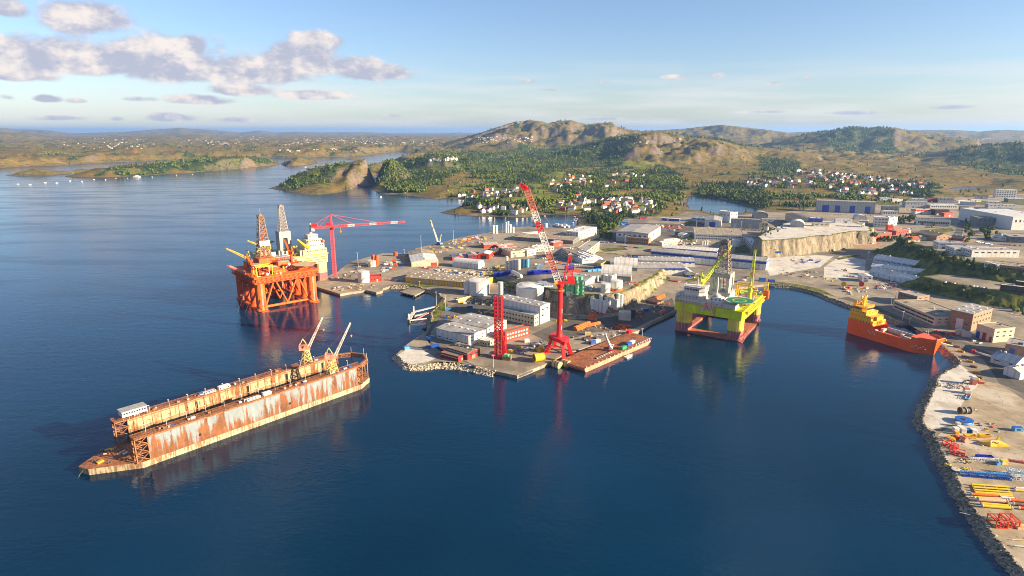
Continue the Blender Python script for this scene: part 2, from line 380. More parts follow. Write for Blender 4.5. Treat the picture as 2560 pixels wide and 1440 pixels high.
def terrain_h(x, y):
 sd = np.full(x.shape, -1e9)
 r = np.hypot(x, y); az = np.arctan2(x, y)
 def near(P_, m):
  a = np.array([p for p in P_ if abs(p[0]) < 5e4]); return (x > a[:,0].min()-m) & (x < a[:,0].max()+m) & (y > a[:,1].min()-m) & (y < a[:,1].max()+m)
 for P_ in (ISLE_B, ISLE_C, ISLE_D, SKERRY, PEN_D):
  k = near(P_, 400); sd[k] = np.maximum(sd[k], sdist(P_, x[k], y[k]))
 k = r < 9000
 for P_ in (FAR_COAST, MAIN): sd[k] = np.maximum(sd[k], sdist(P_, x[k], y[k]))
 sd[~k] = np.maximum(sd[~k], np.where(inside(FAR_COAST, x[~k], y[~k]) | inside(MAIN, x[~k], y[~k]), 2000., -2000.))
 for P_ in (LAKE, POND):
  k = near(P_, 400); sd[k] = np.minimum(sd[k], -sdist(P_, x[k], y[k]))
 sd = sd + fbm(x/60, y/60, 4)*np.clip(r/110, 4, 45)*.55
 s = np.clip(sd/140, 0, 1); s = s*s*(3-2*s)
 rough = np.clip((r-1500)/3000, .25, 1.0)
 far = np.clip((r-5000)/6000, 0, 1)
 n1 = fbm(x/520, y/520, 5); n2 = fbm(x/230+7, y/230, 6, .58, True)
 h = np.minimum(np.maximum(sd, 0)*.10, 4.0) + s*(9 + 26*rough*(n1+.25) + 24*rough*n2*np.clip(1+(r-3800)/2500, 1, 1.9)) + s*far*(35*fbm(x/1900, y/1900, 3)+20)
 for D, df, db, sil in RIDGES:
  D, df, db = D*1.07, df*1.07, db*1.07
  a = np.array([math.atan2(*ray(px, py).xy) for px, py in sil])
  # a point at azimuth a and range D lies D*cos(a) ahead
  z = np.array([max(0., ZY(py, D*math.cos(t))) for (px, py), t in zip(sil, a)])
  zi = np.interp(az, a, z, left=0, right=0)
  k = zi > 0
  xk, yk = x[k], y[k]; sc = D*.075
  wr = r[k] + df*.55*fbm(xk/sc, yk/sc+D, 4, .55)
  q = (wr-D)/np.where(wr < D, df, db)
  hh = zi[k]*np.exp(-q*q*1.25)
  crag = 1 + np.minimum(1, hh/50)*(.20*fbm(xk/(D*.03), yk/(D*.03)+9, 6, .58, True) + .10*fbm(xk/(D*.009), yk/(D*.009), 4, .55, True))*np.clip(.25+np.abs(q)*1.5, 0, 1)
  h[k] = np.maximum(h[k], hh*crag*np.clip(sd[k]/(25+D*.004), 0, 1))
 dsl = np.full(x.shape, -1e4); k = (r < 3200) & (sd > -100); dsl[k] = sdist(SLAB, x[k], y[k])
 k = np.clip((-dsl)/160, 0, 1)
 h = np.where(dsl > 0, np.minimum(h, 2.4), 2.4 + (h-2.4)*k)
 h = np.where(sd > 0, h, np.maximum(-8, sd*.12))
 return h, sd
def build_terrain():
 nc, nr = 860, 560
 az = np.linspace(R(-56), R(56), nc); rr = 480*np.power(46000/480, np.linspace(0, 1, nr))
 A, Q = np.meshgrid(az, rr)
 x, y = (Q*np.sin(A)), (Q*np.cos(A))
 h, sd = terrain_h(x, y)
 V = np.stack([x, y, h], -1).reshape(-1, 3)
 i = np.arange(nr-1)[:, None]*nc + np.arange(nc-1)[None, :]
 Fc = np.stack([i, i+1, i+1+nc, i+nc], -1).reshape(-1, 4)
 hz = h.reshape(-1)
 keep = (hz[Fc] > -7.5).any(1)
 Fc = Fc[keep]
 o = mesh_np('terrain', V, Fc[:, [0, 1, 2, 3]], land_material(), smooth=True)
 # land cover: how wooded and how grassy each place is
 w, g = cover(x, y, h)
 for nm, arr in (('wood', w), ('grass', g)):
  at = o.data.attributes.new(nm, 'FLOAT', 'POINT'); at.data.foreach_set('value', arr.reshape(-1).astype(np.float32))
 tag(o, kind='structure')
 return o
WOODS = [wpoly(p, 8) for p in (
 [(690,466),(720,474),(780,470),(850,462),(890,450),(930,440),(935,410),(870,416),(800,428),(730,448)],
 [(940,472),(990,478),(1050,482),(1100,470),(1130,445),(1200,430),(1300,428),(1350,410),(1200,392),(1080,396),(1000,415),(950,445)],
 [(1180,450),(1300,470),(1420,430),(1560,420),(1600,405),(1450,385),(1300,385),(1180,400)],
 [(1560,470),(1620,500),(1700,510),(1722,500),(1715,470),(1690,430),(1640,425),(1560,440)],
 [(1480,540),(1500,575),(1530,570),(1560,545),(1650,535),(1640,520),(1560,525)],
 [(1730,486),(1800,494),(1900,520),(1960,500),(1900,470),(1800,460),(1740,465)],
 [(1880,430),(1960,446),(2030,436),(1990,415),(1900,412)],
 [(2150,490),(2330,492),(2350,475),(2330,455),(2290,462),(2150,475)],
 [(1700,395),(1800,402),(1900,400),(1950,385),(1800,372)],
 [(2360,420),(2480,445),(2700,450),(2800,400),(2560,385),(2420,395)],
 [(2000,372),(2100,392),(2250,395),(2200,365),(2050,360)],
 [(330,437),(480,430),(620,416),(690,408),(640,396),(500,402),(380,414)],
 [(240,438),(330,437),(380,420),(300,426)])]
MEADOWS = [wpoly(p, 8) for p in (
 [(1150,500),(1250,530),(1400,530),(1480,540),(1640,520),(1560,500),(1500,450),(1400,440),(1250,450),(1150,470)],
 [(1560,440),(1640,425),(1560,415),(1450,420)])]
MIXED = [wpoly(p, 8) for p in ([(1110,498),(1250,538),(1400,534),(1480,545),(1640,535),(1720,500),(1700,440),(1560,415),(1350,430),(1150,470)],[(1870,470),(2000,480),(2160,495),(2330,492),(2340,465),(2200,445),(2000,425),(1870,440)],[(1940,520),(2160,505),(2150,490),(1960,495)])]
MOOR = wpoly([(2000,430),(2300,465),(2410,450),(2300,405),(2000,400)], 8)
def cover(x, y, h):
 n = fbm(x/140+3, y/140, 4); n2 = fbm(x/45, y/45+5, 3)
 w = -.55+.36*np.clip((np.hypot(x, y)-3400)/1500, 0, 1)
 for P_ in WOODS:
  a = np.array(P_); k = (x > a[:,0].min()-90) & (x < a[:,0].max()+90) & (y > a[:,1].min()-90) & (y < a[:,1].max()+90)
  w[k] = np.maximum(w[k], np.clip(sdist(P_, x[k], y[k])/60, -.55, .55))
 for P_ in MIXED:
  a = np.array(P_); k = (x > a[:,0].min()) & (x < a[:,0].max()) & (y > a[:,1].min()) & (y < a[:,1].max())
  w[k] = np.maximum(w[k], np.where(inside(P_, x[k], y[k]), .10, -.55))
 g = np.full(x.shape, -.9)
 for P_ in MEADOWS:
  a = np.array(P_); k = (x > a[:,0].min()-90) & (x < a[:,0].max()+90) & (y > a[:,1].min()-90) & (y < a[:,1].max()+90)
  g[k] = np.maximum(g[k], np.clip(sdist(P_, x[k], y[k])/60, -.9, .25))
 wood = np.clip(w*1.3+n*1.7+.12+n2*.8, 0, 1)
 mo = inside(MOOR, x, y)
 wood = np.where(mo, wood*.1, wood)
 grass = np.clip(g+.35+n2*1.4, 0, 1)*(1-wood)
 return wood, grass
def land_material():
 m = bpy.data.materials.new('land'); m.use_nodes = True
 nt = m.node_tree; N = nt.nodes; L = nt.links; bs = N['Principled BSDF']
 bs.inputs['Roughness'].default_value = .9; bs.inputs['Specular IOR Level'].default_value = .1
 geo = N.new('ShaderNodeNewGeometry')
 def noise(sc, det=6, r=.62):
  n = N.new('ShaderNodeTexNoise'); n.inputs['Scale'].default_value = sc; n.inputs['Detail'].default_value = det; n.inputs['Roughness'].default_value = r
  L.new(geo.outputs['Position'], n.inputs['Vector']); return n.outputs[0]
 def rng(v, a, b):
  n = N.new('ShaderNodeMapRange'); L.new(v, n.inputs[0]); n.inputs[1].default_value = a; n.inputs[2].default_value = b; return n.outputs[0]
 def mix(f, a, b):
  n = N.new('ShaderNodeMix'); n.data_type = 'RGBA'
  L.new(f, n.inputs[0])
  for i, c in ((6, a), (7, b)):
   if isinstance(c, tuple): n.inputs[i].default_value = (*c, 1)
   else: L.new(c, n.inputs[i])
  return n.outputs[2]
 def att(nm):
  n = N.new('ShaderNodeAttribute'); n.attribute_name = nm; return n.outputs['Fac']
 def math_(op, a, b):
  n = N.new('ShaderNodeMath'); n.operation = op
  for i, v in enumerate((a, b)):
   if isinstance(v, (int, float)): n.inputs[i].default_value = v
   else: L.new(v, n.inputs[i])
  return n.outputs[0]
 heath = mix(rng(noise(.014, 8, .7), .38, .62), (.19, .122, .030), (.08, .088, .022))
 heath = mix(rng(noise(.05, 6, .7), .50, .66), heath, (.235, .155, .05))
 heath = mix(rng(noise(.03, 6, .7), .56, .66), heath, (.05, .06, .022))
 grass = mix(rng(noise(.03, 3), .4, .6), (.20, .235, .03), (.10, .17, .02))
 rock = mix(rng(noise(.05, 8, .7), .35, .65), (.085, .068, .055), (.19, .15, .115))
 wood = mix(rng(noise(.05, 4), .4, .6), (.028, .048, .013), (.06, .085, .02))
 sep = N.new('ShaderNodeSeparateXYZ'); L.new(geo.outputs['Normal'], sep.inputs[0])
 steep = rng(sep.outputs[2], .985, .86)
 steep = math_('ADD', steep, math_('MULTIPLY', math_('SUBTRACT', noise(.011, 9, .74), .5), 2.6))
 rockf = rng(steep, .56, 1.0)
 posz = N.new('ShaderNodeSeparateXYZ'); L.new(geo.outputs['Position'], posz.inputs[0])
 shore = rng(math_('ADD', posz.outputs[2], math_('MULTIPLY', noise(.05), -3.0)), 1.6, .3)
 wet = rng(posz.outputs[2], 1.0, .4)
 c = mix(att('grass'), heath, grass)
 c = mix(rockf, c, rock)
 c = mix(math_('MULTIPLY', rng(att('wood'), .12, .5), math_('SUBTRACT', 1.0, math_('MULTIPLY', rockf, .55))), c, wood)
 c = mix(shore, c, rock)
 c = mix(math_('MULTIPLY', wet, .8), c, (.05, .04, .025))
 L.new(c, bs.inputs['Base Color'])
 bp = N.new('ShaderNodeBump'); bp.inputs['Strength'].default_value = 1.0; bp.inputs['Distance'].default_value = 9.0
 L.new(noise(.02, 9, .74), bp.inputs['Height']); L.new(bp.outputs[0], bs.inputs['Normal'])
 return m
def water_material():
 m = bpy.data.materials.new('sea_water'); m.use_nodes = True
 nt = m.node_tree; N = nt.nodes; L = nt.links; bs = N['Principled BSDF']
 bs.inputs['IOR'].default_value = 1.333; bs.inputs['Specular IOR Level'].default_value = .5
 geo = N.new('ShaderNodeNewGeometry')
 def noise(sc, det, r, stretch=None, rot=0):
  n = N.new('ShaderNodeTexNoise'); n.inputs['Scale'].default_value = sc; n.inputs['Detail'].default_value = det; n.inputs['Roughness'].default_value = r
  if stretch:
   mp = N.new('ShaderNodeMapping'); mp.inputs['Scale'].default_value = stretch; mp.inputs['Rotation'].default_value = (0, 0, rot)
   L.new(geo.outputs['Position'], mp.inputs[0]); L.new(mp.outputs[0], n.inputs['Vector'])
  else: L.new(geo.outputs['Position'], n.inputs['Vector'])
  return n.outputs[0]
 def rng(v, a, b, c, d):
  n = N.new('ShaderNodeMapRange'); L.new(v, n.inputs[0])
  for i, q in enumerate((a, b, c, d)): n.inputs[i+1].default_value = q
  return n.outputs[0]
 mx = N.new('ShaderNodeMix'); mx.data_type = 'RGBA'
 L.new(rng(noise(.004, 3, .5), .35, .65, 0, 1), mx.inputs[0])
 mx.inputs[6].default_value = (.0001, .0150, .038, 1); mx.inputs[7].default_value = (.0002, .0260, .068, 1)
 L.new(mx.outputs[2], bs.inputs['Base Color'])
 # wind lanes: streaks of smoother and rougher water
 lane = noise(.0035, 5, .6, (1.0, 4.5, 1), R(-8))
 L.new(rng(lane, .40, .60, .045, .20), bs.inputs['Roughness'])
 b1 = N.new('ShaderNodeBump'); b1.inputs['Strength'].default_value = .27; b1.inputs['Distance'].default_value = .55
 L.new(noise(.22, 3, .55, (1.0, 1.9, 1), R(62)), b1.inputs['Height'])
 b2 = N.new('ShaderNodeBump'); b2.inputs['Strength'].default_value = .15; b2.inputs['Distance'].default_value = 1.2
 L.new(noise(.055, 2, .5, (1, 2.4, 1), R(35)), b2.inputs['Height']); L.new(b1.outputs[0], b2.inputs['Normal'])
 L.new(b2.outputs[0], bs.inputs['Normal'])
 return m
TERRAIN = build_terrain()
sea = MB(); sea.add([(-70000,-3000,0),(70000,-3000,0),(70000,70000,0),(-70000,70000,0)], [(0,1,2,3)])
SEA = tag(sea.build('sea_water', water_material()), kind='structure')
# paved harbour ground: one slab with vertical quay faces
def concrete_material(name, lo, hi, patch, amt=.5, sc=.012, joints=0.):
 m = bpy.data.materials.new(name); m.use_nodes = True
 nt = m.node_tree; N = nt.nodes; L = nt.links; bs = N['Principled BSDF']; bs.inputs['Roughness'].default_value = .85; bs.inputs['Specular IOR Level'].default_value = .2
 geo = N.new('ShaderNodeNewGeometry')
 def noise(s, d, r):
  n = N.new('ShaderNodeTexNoise'); n.inputs['Scale'].default_value = s; n.inputs['Detail'].default_value = d; n.inputs['Roughness'].default_value = r
  L.new(geo.outputs['Position'], n.inputs['Vector']); return n.outputs[0]
 def rng(v, a, b):
  n = N.new('ShaderNodeMapRange'); L.new(v, n.inputs[0]); n.inputs[1].default_value = a; n.inputs[2].default_value = b; return n.outputs[0]
 def mix(f, a, b):
  n = N.new('ShaderNodeMix'); n.data_type = 'RGBA'; L.new(f, n.inputs[0])
  for i, c in ((6, a), (7, b)):
   if isinstance(c, tuple): n.inputs[i].default_value = (*c, 1)
   else: L.new(c, n.inputs[i])
  return n.outputs[2]
 c = mix(rng(noise(.11, 6, .7), .35, .65), lo, hi)
 c = mix(rng(noise(sc, 5, .6), .56-amt*.1, .62), c, patch)
 c = mix(rng(noise(.35, 3, .6), .62, .70), c, tuple(v*.55 for v in lo))
 bk = N.new('ShaderNodeTexBrick'); bk.inputs['Scale'].default_value = .045; bk.inputs['Mortar Size'].default_value = .012; bk.inputs['Color1'].default_value = (1, 1, 1, 1); bk.inputs['Color2'].default_value = (.80, .80, .79, 1); bk.inputs['Mortar'].default_value = (.72, .72, .72, 1); bk.inputs['Bias'].default_value = .1
 mp = N.new('ShaderNodeMapping'); mp.inputs['Rotation'].default_value = (0, 0, .62); L.new(geo.outputs['Position'], mp.inputs[0]); L.new(mp.outputs[0], bk.inputs['Vector'])
 mu = N.new('ShaderNodeMix'); mu.data_type = 'RGBA'; mu.blend_type = 'MULTIPLY'; mu.inputs[0].default_value = joints; L.new(c, mu.inputs[6]); L.new(bk.outputs[0], mu.inputs[7])
 st = N.new('ShaderNodeTexNoise'); st.inputs['Scale'].default_value = .05; st.inputs['Detail'].default_value = 7; st.inputs['Roughness'].default_value = .75; ms = N.new('ShaderNodeMapping'); ms.inputs['Scale'].default_value = (1, .22, 1); ms.inputs['Rotation'].default_value = (0, 0, -.55); L.new(geo.outputs['Position'], ms.inputs[0]); L.new(ms.outputs[0], st.inputs['Vector'])
 c = mix(rng(st.outputs[0], .56, .72), mu.outputs[2], tuple(v*.5 for v in lo))
 L.new(c, bs.inputs['Base Color'])
 return m
M_YARD = concrete_material('yard_concrete', (.255,.215,.16), (.365,.31,.235), (.17,.15,.12), .9, joints=.9)
M_ASPH = concrete_material('asphalt', (.085,.08,.07), (.125,.115,.10), (.16,.145,.12), .2, .02, .6)
M_GRAVEL = concrete_material('pale_gravel', (.42,.40,.36), (.56,.53,.47), (.36,.33,.28), .3, .05)
M_DIRT = concrete_material('dirt_gravel', (.22,.175,.115), (.34,.28,.19), (.42,.37,.29), .8, .03)
def sheet(name, poly, z, m, depth=None, zs=None):
 pts = [Vector((p[0], p[1], z)) for p in poly]
 tri = geometry.tessellate_polygon([pts]); n = len(pts)
 vs = [tuple(p) for p in pts]; fs = []
 for t in tri:
  a, b, c = (pts[i] for i in t)
  fs.append(tuple(t) if (b-a).cross(c-a).z > 0 else (t[0], t[2], t[1]))
 if depth:
  ccw = sum(pts[i].x*pts[(i+1)%n].y-pts[(i+1)%n].x*pts[i].y for i in range(n)) > 0
  vs += [(p.x, p.y, z-depth) for p in pts]
  for i in range(n):
   j = (i+1) % n
   fs.append((i, n+i, n+j, j) if ccw else (i, j, n+j, n+i))
 mb = MB(); mb.add(vs, fs)
 return mb.build(name, m)
QUAY = tag(sheet('quay_ground', SLAB, QZ, M_YARD, 7.0), kind='structure')
# ================================================================ rock plateaus and banks beside the yards
def bank_material(name='rock_bank', vlo=.95, vhi=1.08):
 m = bpy.data.materials.new(name); m.use_nodes = True
 nt = m.node_tree; N = nt.nodes; L = nt.links; bs = N['Principled BSDF']; bs.inputs['Roughness'].default_value = .9; bs.inputs['Specular IOR Level'].default_value = .1
 geo = N.new('ShaderNodeNewGeometry')
 def noise(s, d, r, st=None):
  n = N.new('ShaderNodeTexNoise'); n.inputs['Scale'].default_value = s; n.inputs['Detail'].default_value = d; n.inputs['Roughness'].default_value = r
  if st:
   mp = N.new('ShaderNodeMapping'); mp.inputs['Scale'].default_value = st; L.new(geo.outputs['Position'], mp.inputs[0]); L.new(mp.outputs[0], n.inputs['Vector'])
  else: L.new(geo.outputs['Position'], n.inputs['Vector'])
  return n.outputs[0]
 def rng(v, a, b):
  n = N.new('ShaderNodeMapRange'); L.new(v, n.inputs[0]); n.inputs[1].default_value = a; n.inputs[2].default_value = b; return n.outputs[0]
 def mix(f, a, b):
  n = N.new('ShaderNodeMix'); n.data_type = 'RGBA'; L.new(f, n.inputs[0])
  for i, c in ((6, a), (7, b)):
   if isinstance(c, tuple): n.inputs[i].default_value = (*c, 1)
   else: L.new(c, n.inputs[i])
  return n.outputs[2]
 rock = mix(rng(noise(.12, 8, .7, (1, 1, .3)), .36, .64), (.11, .095, .07), (.30, .255, .185))
 rock = mix(rng(noise(.5, 3, .6, (1, 1, .12)), .56, .66), rock, (.10, .075, .05))
 veg = mix(rng(noise(.08, 5, .6), .4, .6), (.045, .06, .014), (.15, .15, .03))
 sep = N.new('ShaderNodeSeparateXYZ'); L.new(geo.outputs['True Normal'], sep.inputs[0])
 ad = N.new('ShaderNodeMath'); ad.operation = 'MULTIPLY_ADD'; L.new(noise(.09, 5, .6), ad.inputs[0]); ad.inputs[1].default_value = .5; L.new(sep.outputs[2], ad.inputs[2])
 c = mix(rng(ad.outputs[0], vlo, vhi), rock, veg)
 L.new(c, bs.inputs['Base Color'])
 bp = N.new('ShaderNodeBump'); bp.inputs['Strength'].default_value = .8; bp.inputs['Distance'].default_value = 1.5
 L.new(noise(.25, 7, .7, (1, 1, .4)), bp.inputs['Height']); L.new(bp.outputs[0], bs.inputs['Normal'])
 return m
M_BANK = bank_material(); M_WBANK = bank_material('wooded_bank_soil', .62, .9)
GROUNDS = []   # BVH trees that GP() looks down on
def bvh_of(o):
 me = o.data
 return BVHTree.FromPolygons([v.co.copy() for v in me.vertices], [tuple(p.vertices) for p in me.polygons])
GROUNDS.append(bvh_of(QUAY))
def GP(px, py):
 """where the line of sight through picture point (px, py) meets the harbour ground"""
 d = ray(px, py).normalized(); best = None
 for b in GROUNDS:
  h = b.ray_cast(Vector((0, 0, H)), d, 5000)
  if h[0] is not None and (best is None or h[3] < best[1]): best = (h[0], h[3])
 return best[0] if best else G(px, py, QZ)
def mound(name, top, zt, w, step, paved, rough=1.0, base=QZ, ledges=True, mt=None):
 """heightfield: flat-topped rise over the plan polygon 'top', falling to the yard over width w"""
 P_ = np.array(top); m = w+6
 xs = np.arange(P_[:,0].min()-m, P_[:,0].max()+m, step); ys = np.arange(P_[:,1].min()-m, P_[:,1].max()+m, step)
 X, Y = np.meshgrid(xs, ys)
 sd = sdist(top, X, Y) + rough*(fbm(X/14, Y/14, 4)*5)
 t = np.clip((sd+w)/w, 0, 1)
 if ledges: t = np.where(t < 1, .5*t+.5*np.floor(t*2.99)/2.0*.999, 1); t = np.clip(t, 0, 1)
 z = base-.4 + (zt(X, Y)-base+.4)*t + np.where((t > 0) & (t < 1), rough*1.6*fbm(X/9, Y/9+3, 4), 0)
 z = np.where(sd < -w, base-.6, z)
 ny, nx = X.shape
 V = np.stack([X, Y, z], -1).reshape(-1, 3)
 i = np.arange(ny-1)[:, None]*nx + np.arange(nx-1)[None, :]
 Fc = np.stack([i, i+1, i+1+nx, i+nx], -1).reshape(-1, 4)
 keep = (V[:,2][Fc] > base-.35).any(1); Fc = Fc[keep]
 o = mesh_np(name, V, Fc, mt or M_BANK)
 if paved is not None:
  o.data.materials.append(paved)
  top_in = sdist(top, X, Y) + rough*fbm(X/14, Y/14, 4)*5 - 3
  o.data.polygons.foreach_set('material_index', (top_in.reshape(-1)[Fc].min(1) > 0).astype(np.int32))
 tag(o, kind='structure')
 GROUNDS.append(bvh_of(o))
 return o
def plateau_z(X, Y):
 s = np.clip((X+31)/75, 0, 1); s = s*s*(3-2*s)
 zy = np.clip(23.2-(Y-690)*.0585, 3.05, 24)
 return QZ + .1 + (zy-QZ)*s
def gz(px, py, fn):
 """plan point of a picture point on the height function fn"""
 z = 10.0
 for _ in range(25):
  p = G(px, py, z); z = float(fn(np.array([p.x]), np.array([p.y]))[0])
 return (p.x, p.y)
PLAT1 = [gz(px, py, plateau_z) for px, py in [(1225,692),(1250,702),(1300,712),(1345,714),(1390,733),(1400,735),(1434,737),(1480,737),(1522,735),(1553,732),(1580,722),(1610,705),(1640,688),(1657,672),(1640,664),(1600,642),(1500,630),(1400,637),(1290,654),(1240,668)]]
mound('rock_plateau', PLAT1, plateau_z, 9, 2.0, M_YARD)
PLAT2 = [gz(px, py, lambda X, Y: np.full(X.shape, 30.)) for px, py in [(1905,602),(1990,597),(2040,590),(2076,588),(2135,578),(2180,577),(2180,568),(2140,557),(2050,551),(1960,557),(1925,570),(1890,592)]]
mound('rock_plateau', PLAT2, lambda X, Y: 30-.0*X, 9, 2.5, M_GRAVEL)
TER1 = [gz(px, py, lambda X, Y: np.full(X.shape, 17.)) for px, py in [(2303,691),(2352,684),(2450,692),(2560,703),(2750,718),(2750,750),(2640,745),(2560,736),(2480,727),(2420,716),(2350,702)]]
mound('parking_terrace', TER1, lambda X, Y: 17-.0*X, 22, 3.0, M_YARD, ledges=False, mt=M_WBANK)
TER2 = [gz(px, py, lambda X, Y: np.full(X.shape, 30.)) for px, py in [(2262,598),(2340,592),(2480,585),(2700,580),(2900,640),(2760,680),(2600,683),(2500,672),(2440,655),(2380,645),(2330,628)]]
mound('wooded_bank', TER2, lambda X, Y: 30-.0*X, 45, 4.0, M_YARD, ledges=False, rough=2.0, mt=M_WBANK)
# ground sheets with their own surface, laid 3 cm over the slab (roads, gravel, asphalt)
def ground_patch(name, pts, m, k):
 return tag(sheet(name, [(GP(a, b).x, GP(a, b).y) for a, b in pts], QZ+.03*k, m), kind='structure')
ground_patch('asphalt_yard', [(1118,770),(1170,745),(1240,748),(1262,768),(1240,800),(1160,798),(1098,800),(1078,830),(1075,860),(1110,875),(1190,915),(1130,895),(1062,842),(1085,800),(1092,782)], M_ASPH, 1)
ground_patch('asphalt_yard', [(1330,835),(1410,800),(1500,795),(1590,785),(1680,745),(1690,775),(1630,800),(1590,820),(1480,832),(1380,860)], M_ASPH, 1)
ground_patch('road', [(2085,755),(2110,748),(2190,775),(2250,800),(2330,850),(2400,872),(2460,900),(2500,960),(2700,1040),(2700,1000),(2560,930),(2470,880),(2390,845),(2300,812),(2200,770),(2120,742)], M_ASPH, 1)
ground_patch('gravel_fill', [(2400,912),(2352,938),(2344,960),(2332,985),(2325,1004),(2314,1022),(2308,1048),(2314,1064),(2330,1074),(2385,1060),(2400,1020),(2420,985),(2440,970),(2450,950),(2425,930)], M_GRAVEL, 2)
ground_patch('dirt_yard', [(2450,950),(2420,985),(2400,1020),(2385,1060),(2345,1088),(2352,1122),(2390,1182),(2406,1222),(2450,1288),(2510,1368),(2590,1456),(2900,1500),(2900,1150),(2560,1000),(2500,960)], M_DIRT, 1)
ground_patch('gravel_lot', [(1925,690),(2050,668),(2085,640),(2040,638),(1930,636),(1905,650)], M_GRAVEL, 1)
ground_patch('gravel_lot', [(2060,700),(2160,690),(2165,650),(2100,640),(2060,668)], M_GRAVEL, 1)
ground_patch('gravel_spit', [(996,886),(1010,903),(1030,911),(1070,905),(1090,895),(1050,870),(1030,866)], M_GRAVEL, 1)
ground_patch('road', [(2370,600),(2395,560),(2412,535),(2425,535),(2412,560),(2400,600)], M_ASPH, 1)
ground_patch('asphalt_yard', [(1500,592),(1545,606),(1620,612),(1680,600),(1700,580),(1760,575),(1900,575),(1960,560),(1900,545),(1700,560),(1560,556),(1528,577)], M_ASPH, 1)
M_VERGE = bank_material('verge_grass', -9, -8)
for pts in ([(1000,712),(1040,706),(1100,716),(1060,719)],[(1092,764),(1110,752),(1120,764),(1104,782),(1088,800),(1074,814),(1080,784)],[(1225,694),(1262,700),(1250,708),(1228,704)],[(1060,905),(1140,905),(1230,922),(1170,911),(1100,903)],[(1450,600),(1500,594),(1500,602),(1460,606)],
 [(1500,622),(1560,618),(1570,624),(1510,630)],[(1712,700),(1760,690),(1760,698),(1720,706)],[(1840,616),(1862,612),(1890,618),(1870,632),(1835,634)],[(1925,702),(1990,710),(2050,722),(2090,742),(2060,735),(1990,718),(1930,708)],[(2090,645),(2150,636),(2152,640),(2095,650)],
 [(2180,768),(2235,790),(2250,803),(2190,776)],[(1900,584),(1960,560),(1972,566),(1915,600)],[(2060,500),(2200,512),(2260,515),(2200,498)],[(2300,576),(2380,570),(2385,578),(2310,588)],[(2340,860),(2378,880),(2398,902),(2384,884),(2352,858)],[(1640,640),(1655,655),(1668,682),(1680,704),(1660,690)],[(1700,560),(1740,548),(1750,552),(1712,566)],[(2380,500),(2560,505),(2560,512),(2400,508)]):
 ground_patch('grass_verge', pts, M_VERGE, 3)
# ================================================================ buildings
W = dict(
 white=mat('white_cladding', (.60,.59,.56), .5, .06, .1, stain=(.55,.5,.43), stain_amt=.25, streak=True, seam=6),
 cream=mat('cream_render', (.50,.43,.31), .7, .08), beige=mat('beige_panels', (.50,.41,.28), .7, .1), grey=mat('grey_cladding', (.36,.36,.35), .5, .08, seam=6),
 dgrey=mat('dark_grey_cladding_and_shade', (.15,.155,.16), .5, .1), lgrey=mat('light_grey_cladding', (.52,.52,.51), .5, .07),
 red=mat('red_cladding', (.50,.045,.025), .55, .12), dred=mat('dark_red_cladding', (.20,.02,.02), .6, .15), orange=mat('orange_paint', (.62,.10,.015), .5, .12),
 yellow=mat('ochre_cladding', (.60,.36,.06), .6, .1), blue=mat('blue_cladding', (.025,.07,.33), .45, .1), lblue=mat('pale_blue_cladding_and_shade', (.36,.47,.56), .5, .08),
 brown=mat('brown_brick', (.27,.17,.11), .8, .12, .5), teal=mat('teal_glass_wall', (.05,.12,.15), .15, .2, spec=.6), black=mat('black_panels_and_shade', (.025,.025,.028), .4, .2),
 green=mat('green_paint', (.03,.20,.08), .5, .1))
RF = dict(
 grey=mat('grey_roofing', (.33,.32,.305), .6, .1, .06, stain=(.24,.225,.2), stain_amt=.3, seam=6), brown=mat('brown_roofing', (.24,.195,.14), .85, .12, .08, stain=(.17,.14,.1), stain_amt=.4),
 white=mat('white_roofing', (.60,.59,.57), .5, .05, .08, stain=(.50,.47,.42), stain_amt=.35, seam=6), dark=mat('dark_roofing', (.075,.072,.07), .8, .15), blue=mat('slate_blue_roofing', (.22,.29,.36), .5, .08, seam=5),
 tan=mat('tan_roofing', (.33,.28,.20), .85, .1, .05, stain=(.23,.19,.14), stain_amt=.45, seam=8), red=mat('red_tile_roofing', (.34,.09,.05), .8, .15))
M_GLASS = mat('window_glass', (.03,.04,.055), .12, .3, spec=.7)
M_FRAME = mat('window_frame_white', (.72,.72,.70), .5, .05)
M_DOOR = mat('door_grey', (.30,.31,.33), .5, .08)
UNIT = {}
def unit(m):
 if m.name not in UNIT:
  me = bpy.data.meshes.new('panel'); b = MB(); b.box(-.5,-.5,0,.5,.5,1); me.from_pydata(b.v, [], b.f); me.materials.append(m); UNIT[m.name] = me
 return UNIT[m.name]
def panel(name, parent, m, x0, y0, z0, x1, y1, z1):
 """a box-shaped piece that shares one unit mesh per material"""
 o = bpy.data.objects.new(name, unit(m)); o.location = ((x0+x1)/2, (y0+y1)/2, z0); o.scale = (x1-x0, y1-y0, z1-z0)
 return link(o, parent)
def hpix(P, py, hp): return max(.5, ZY(py-hp, P.y)-P.z)
BUILT = []
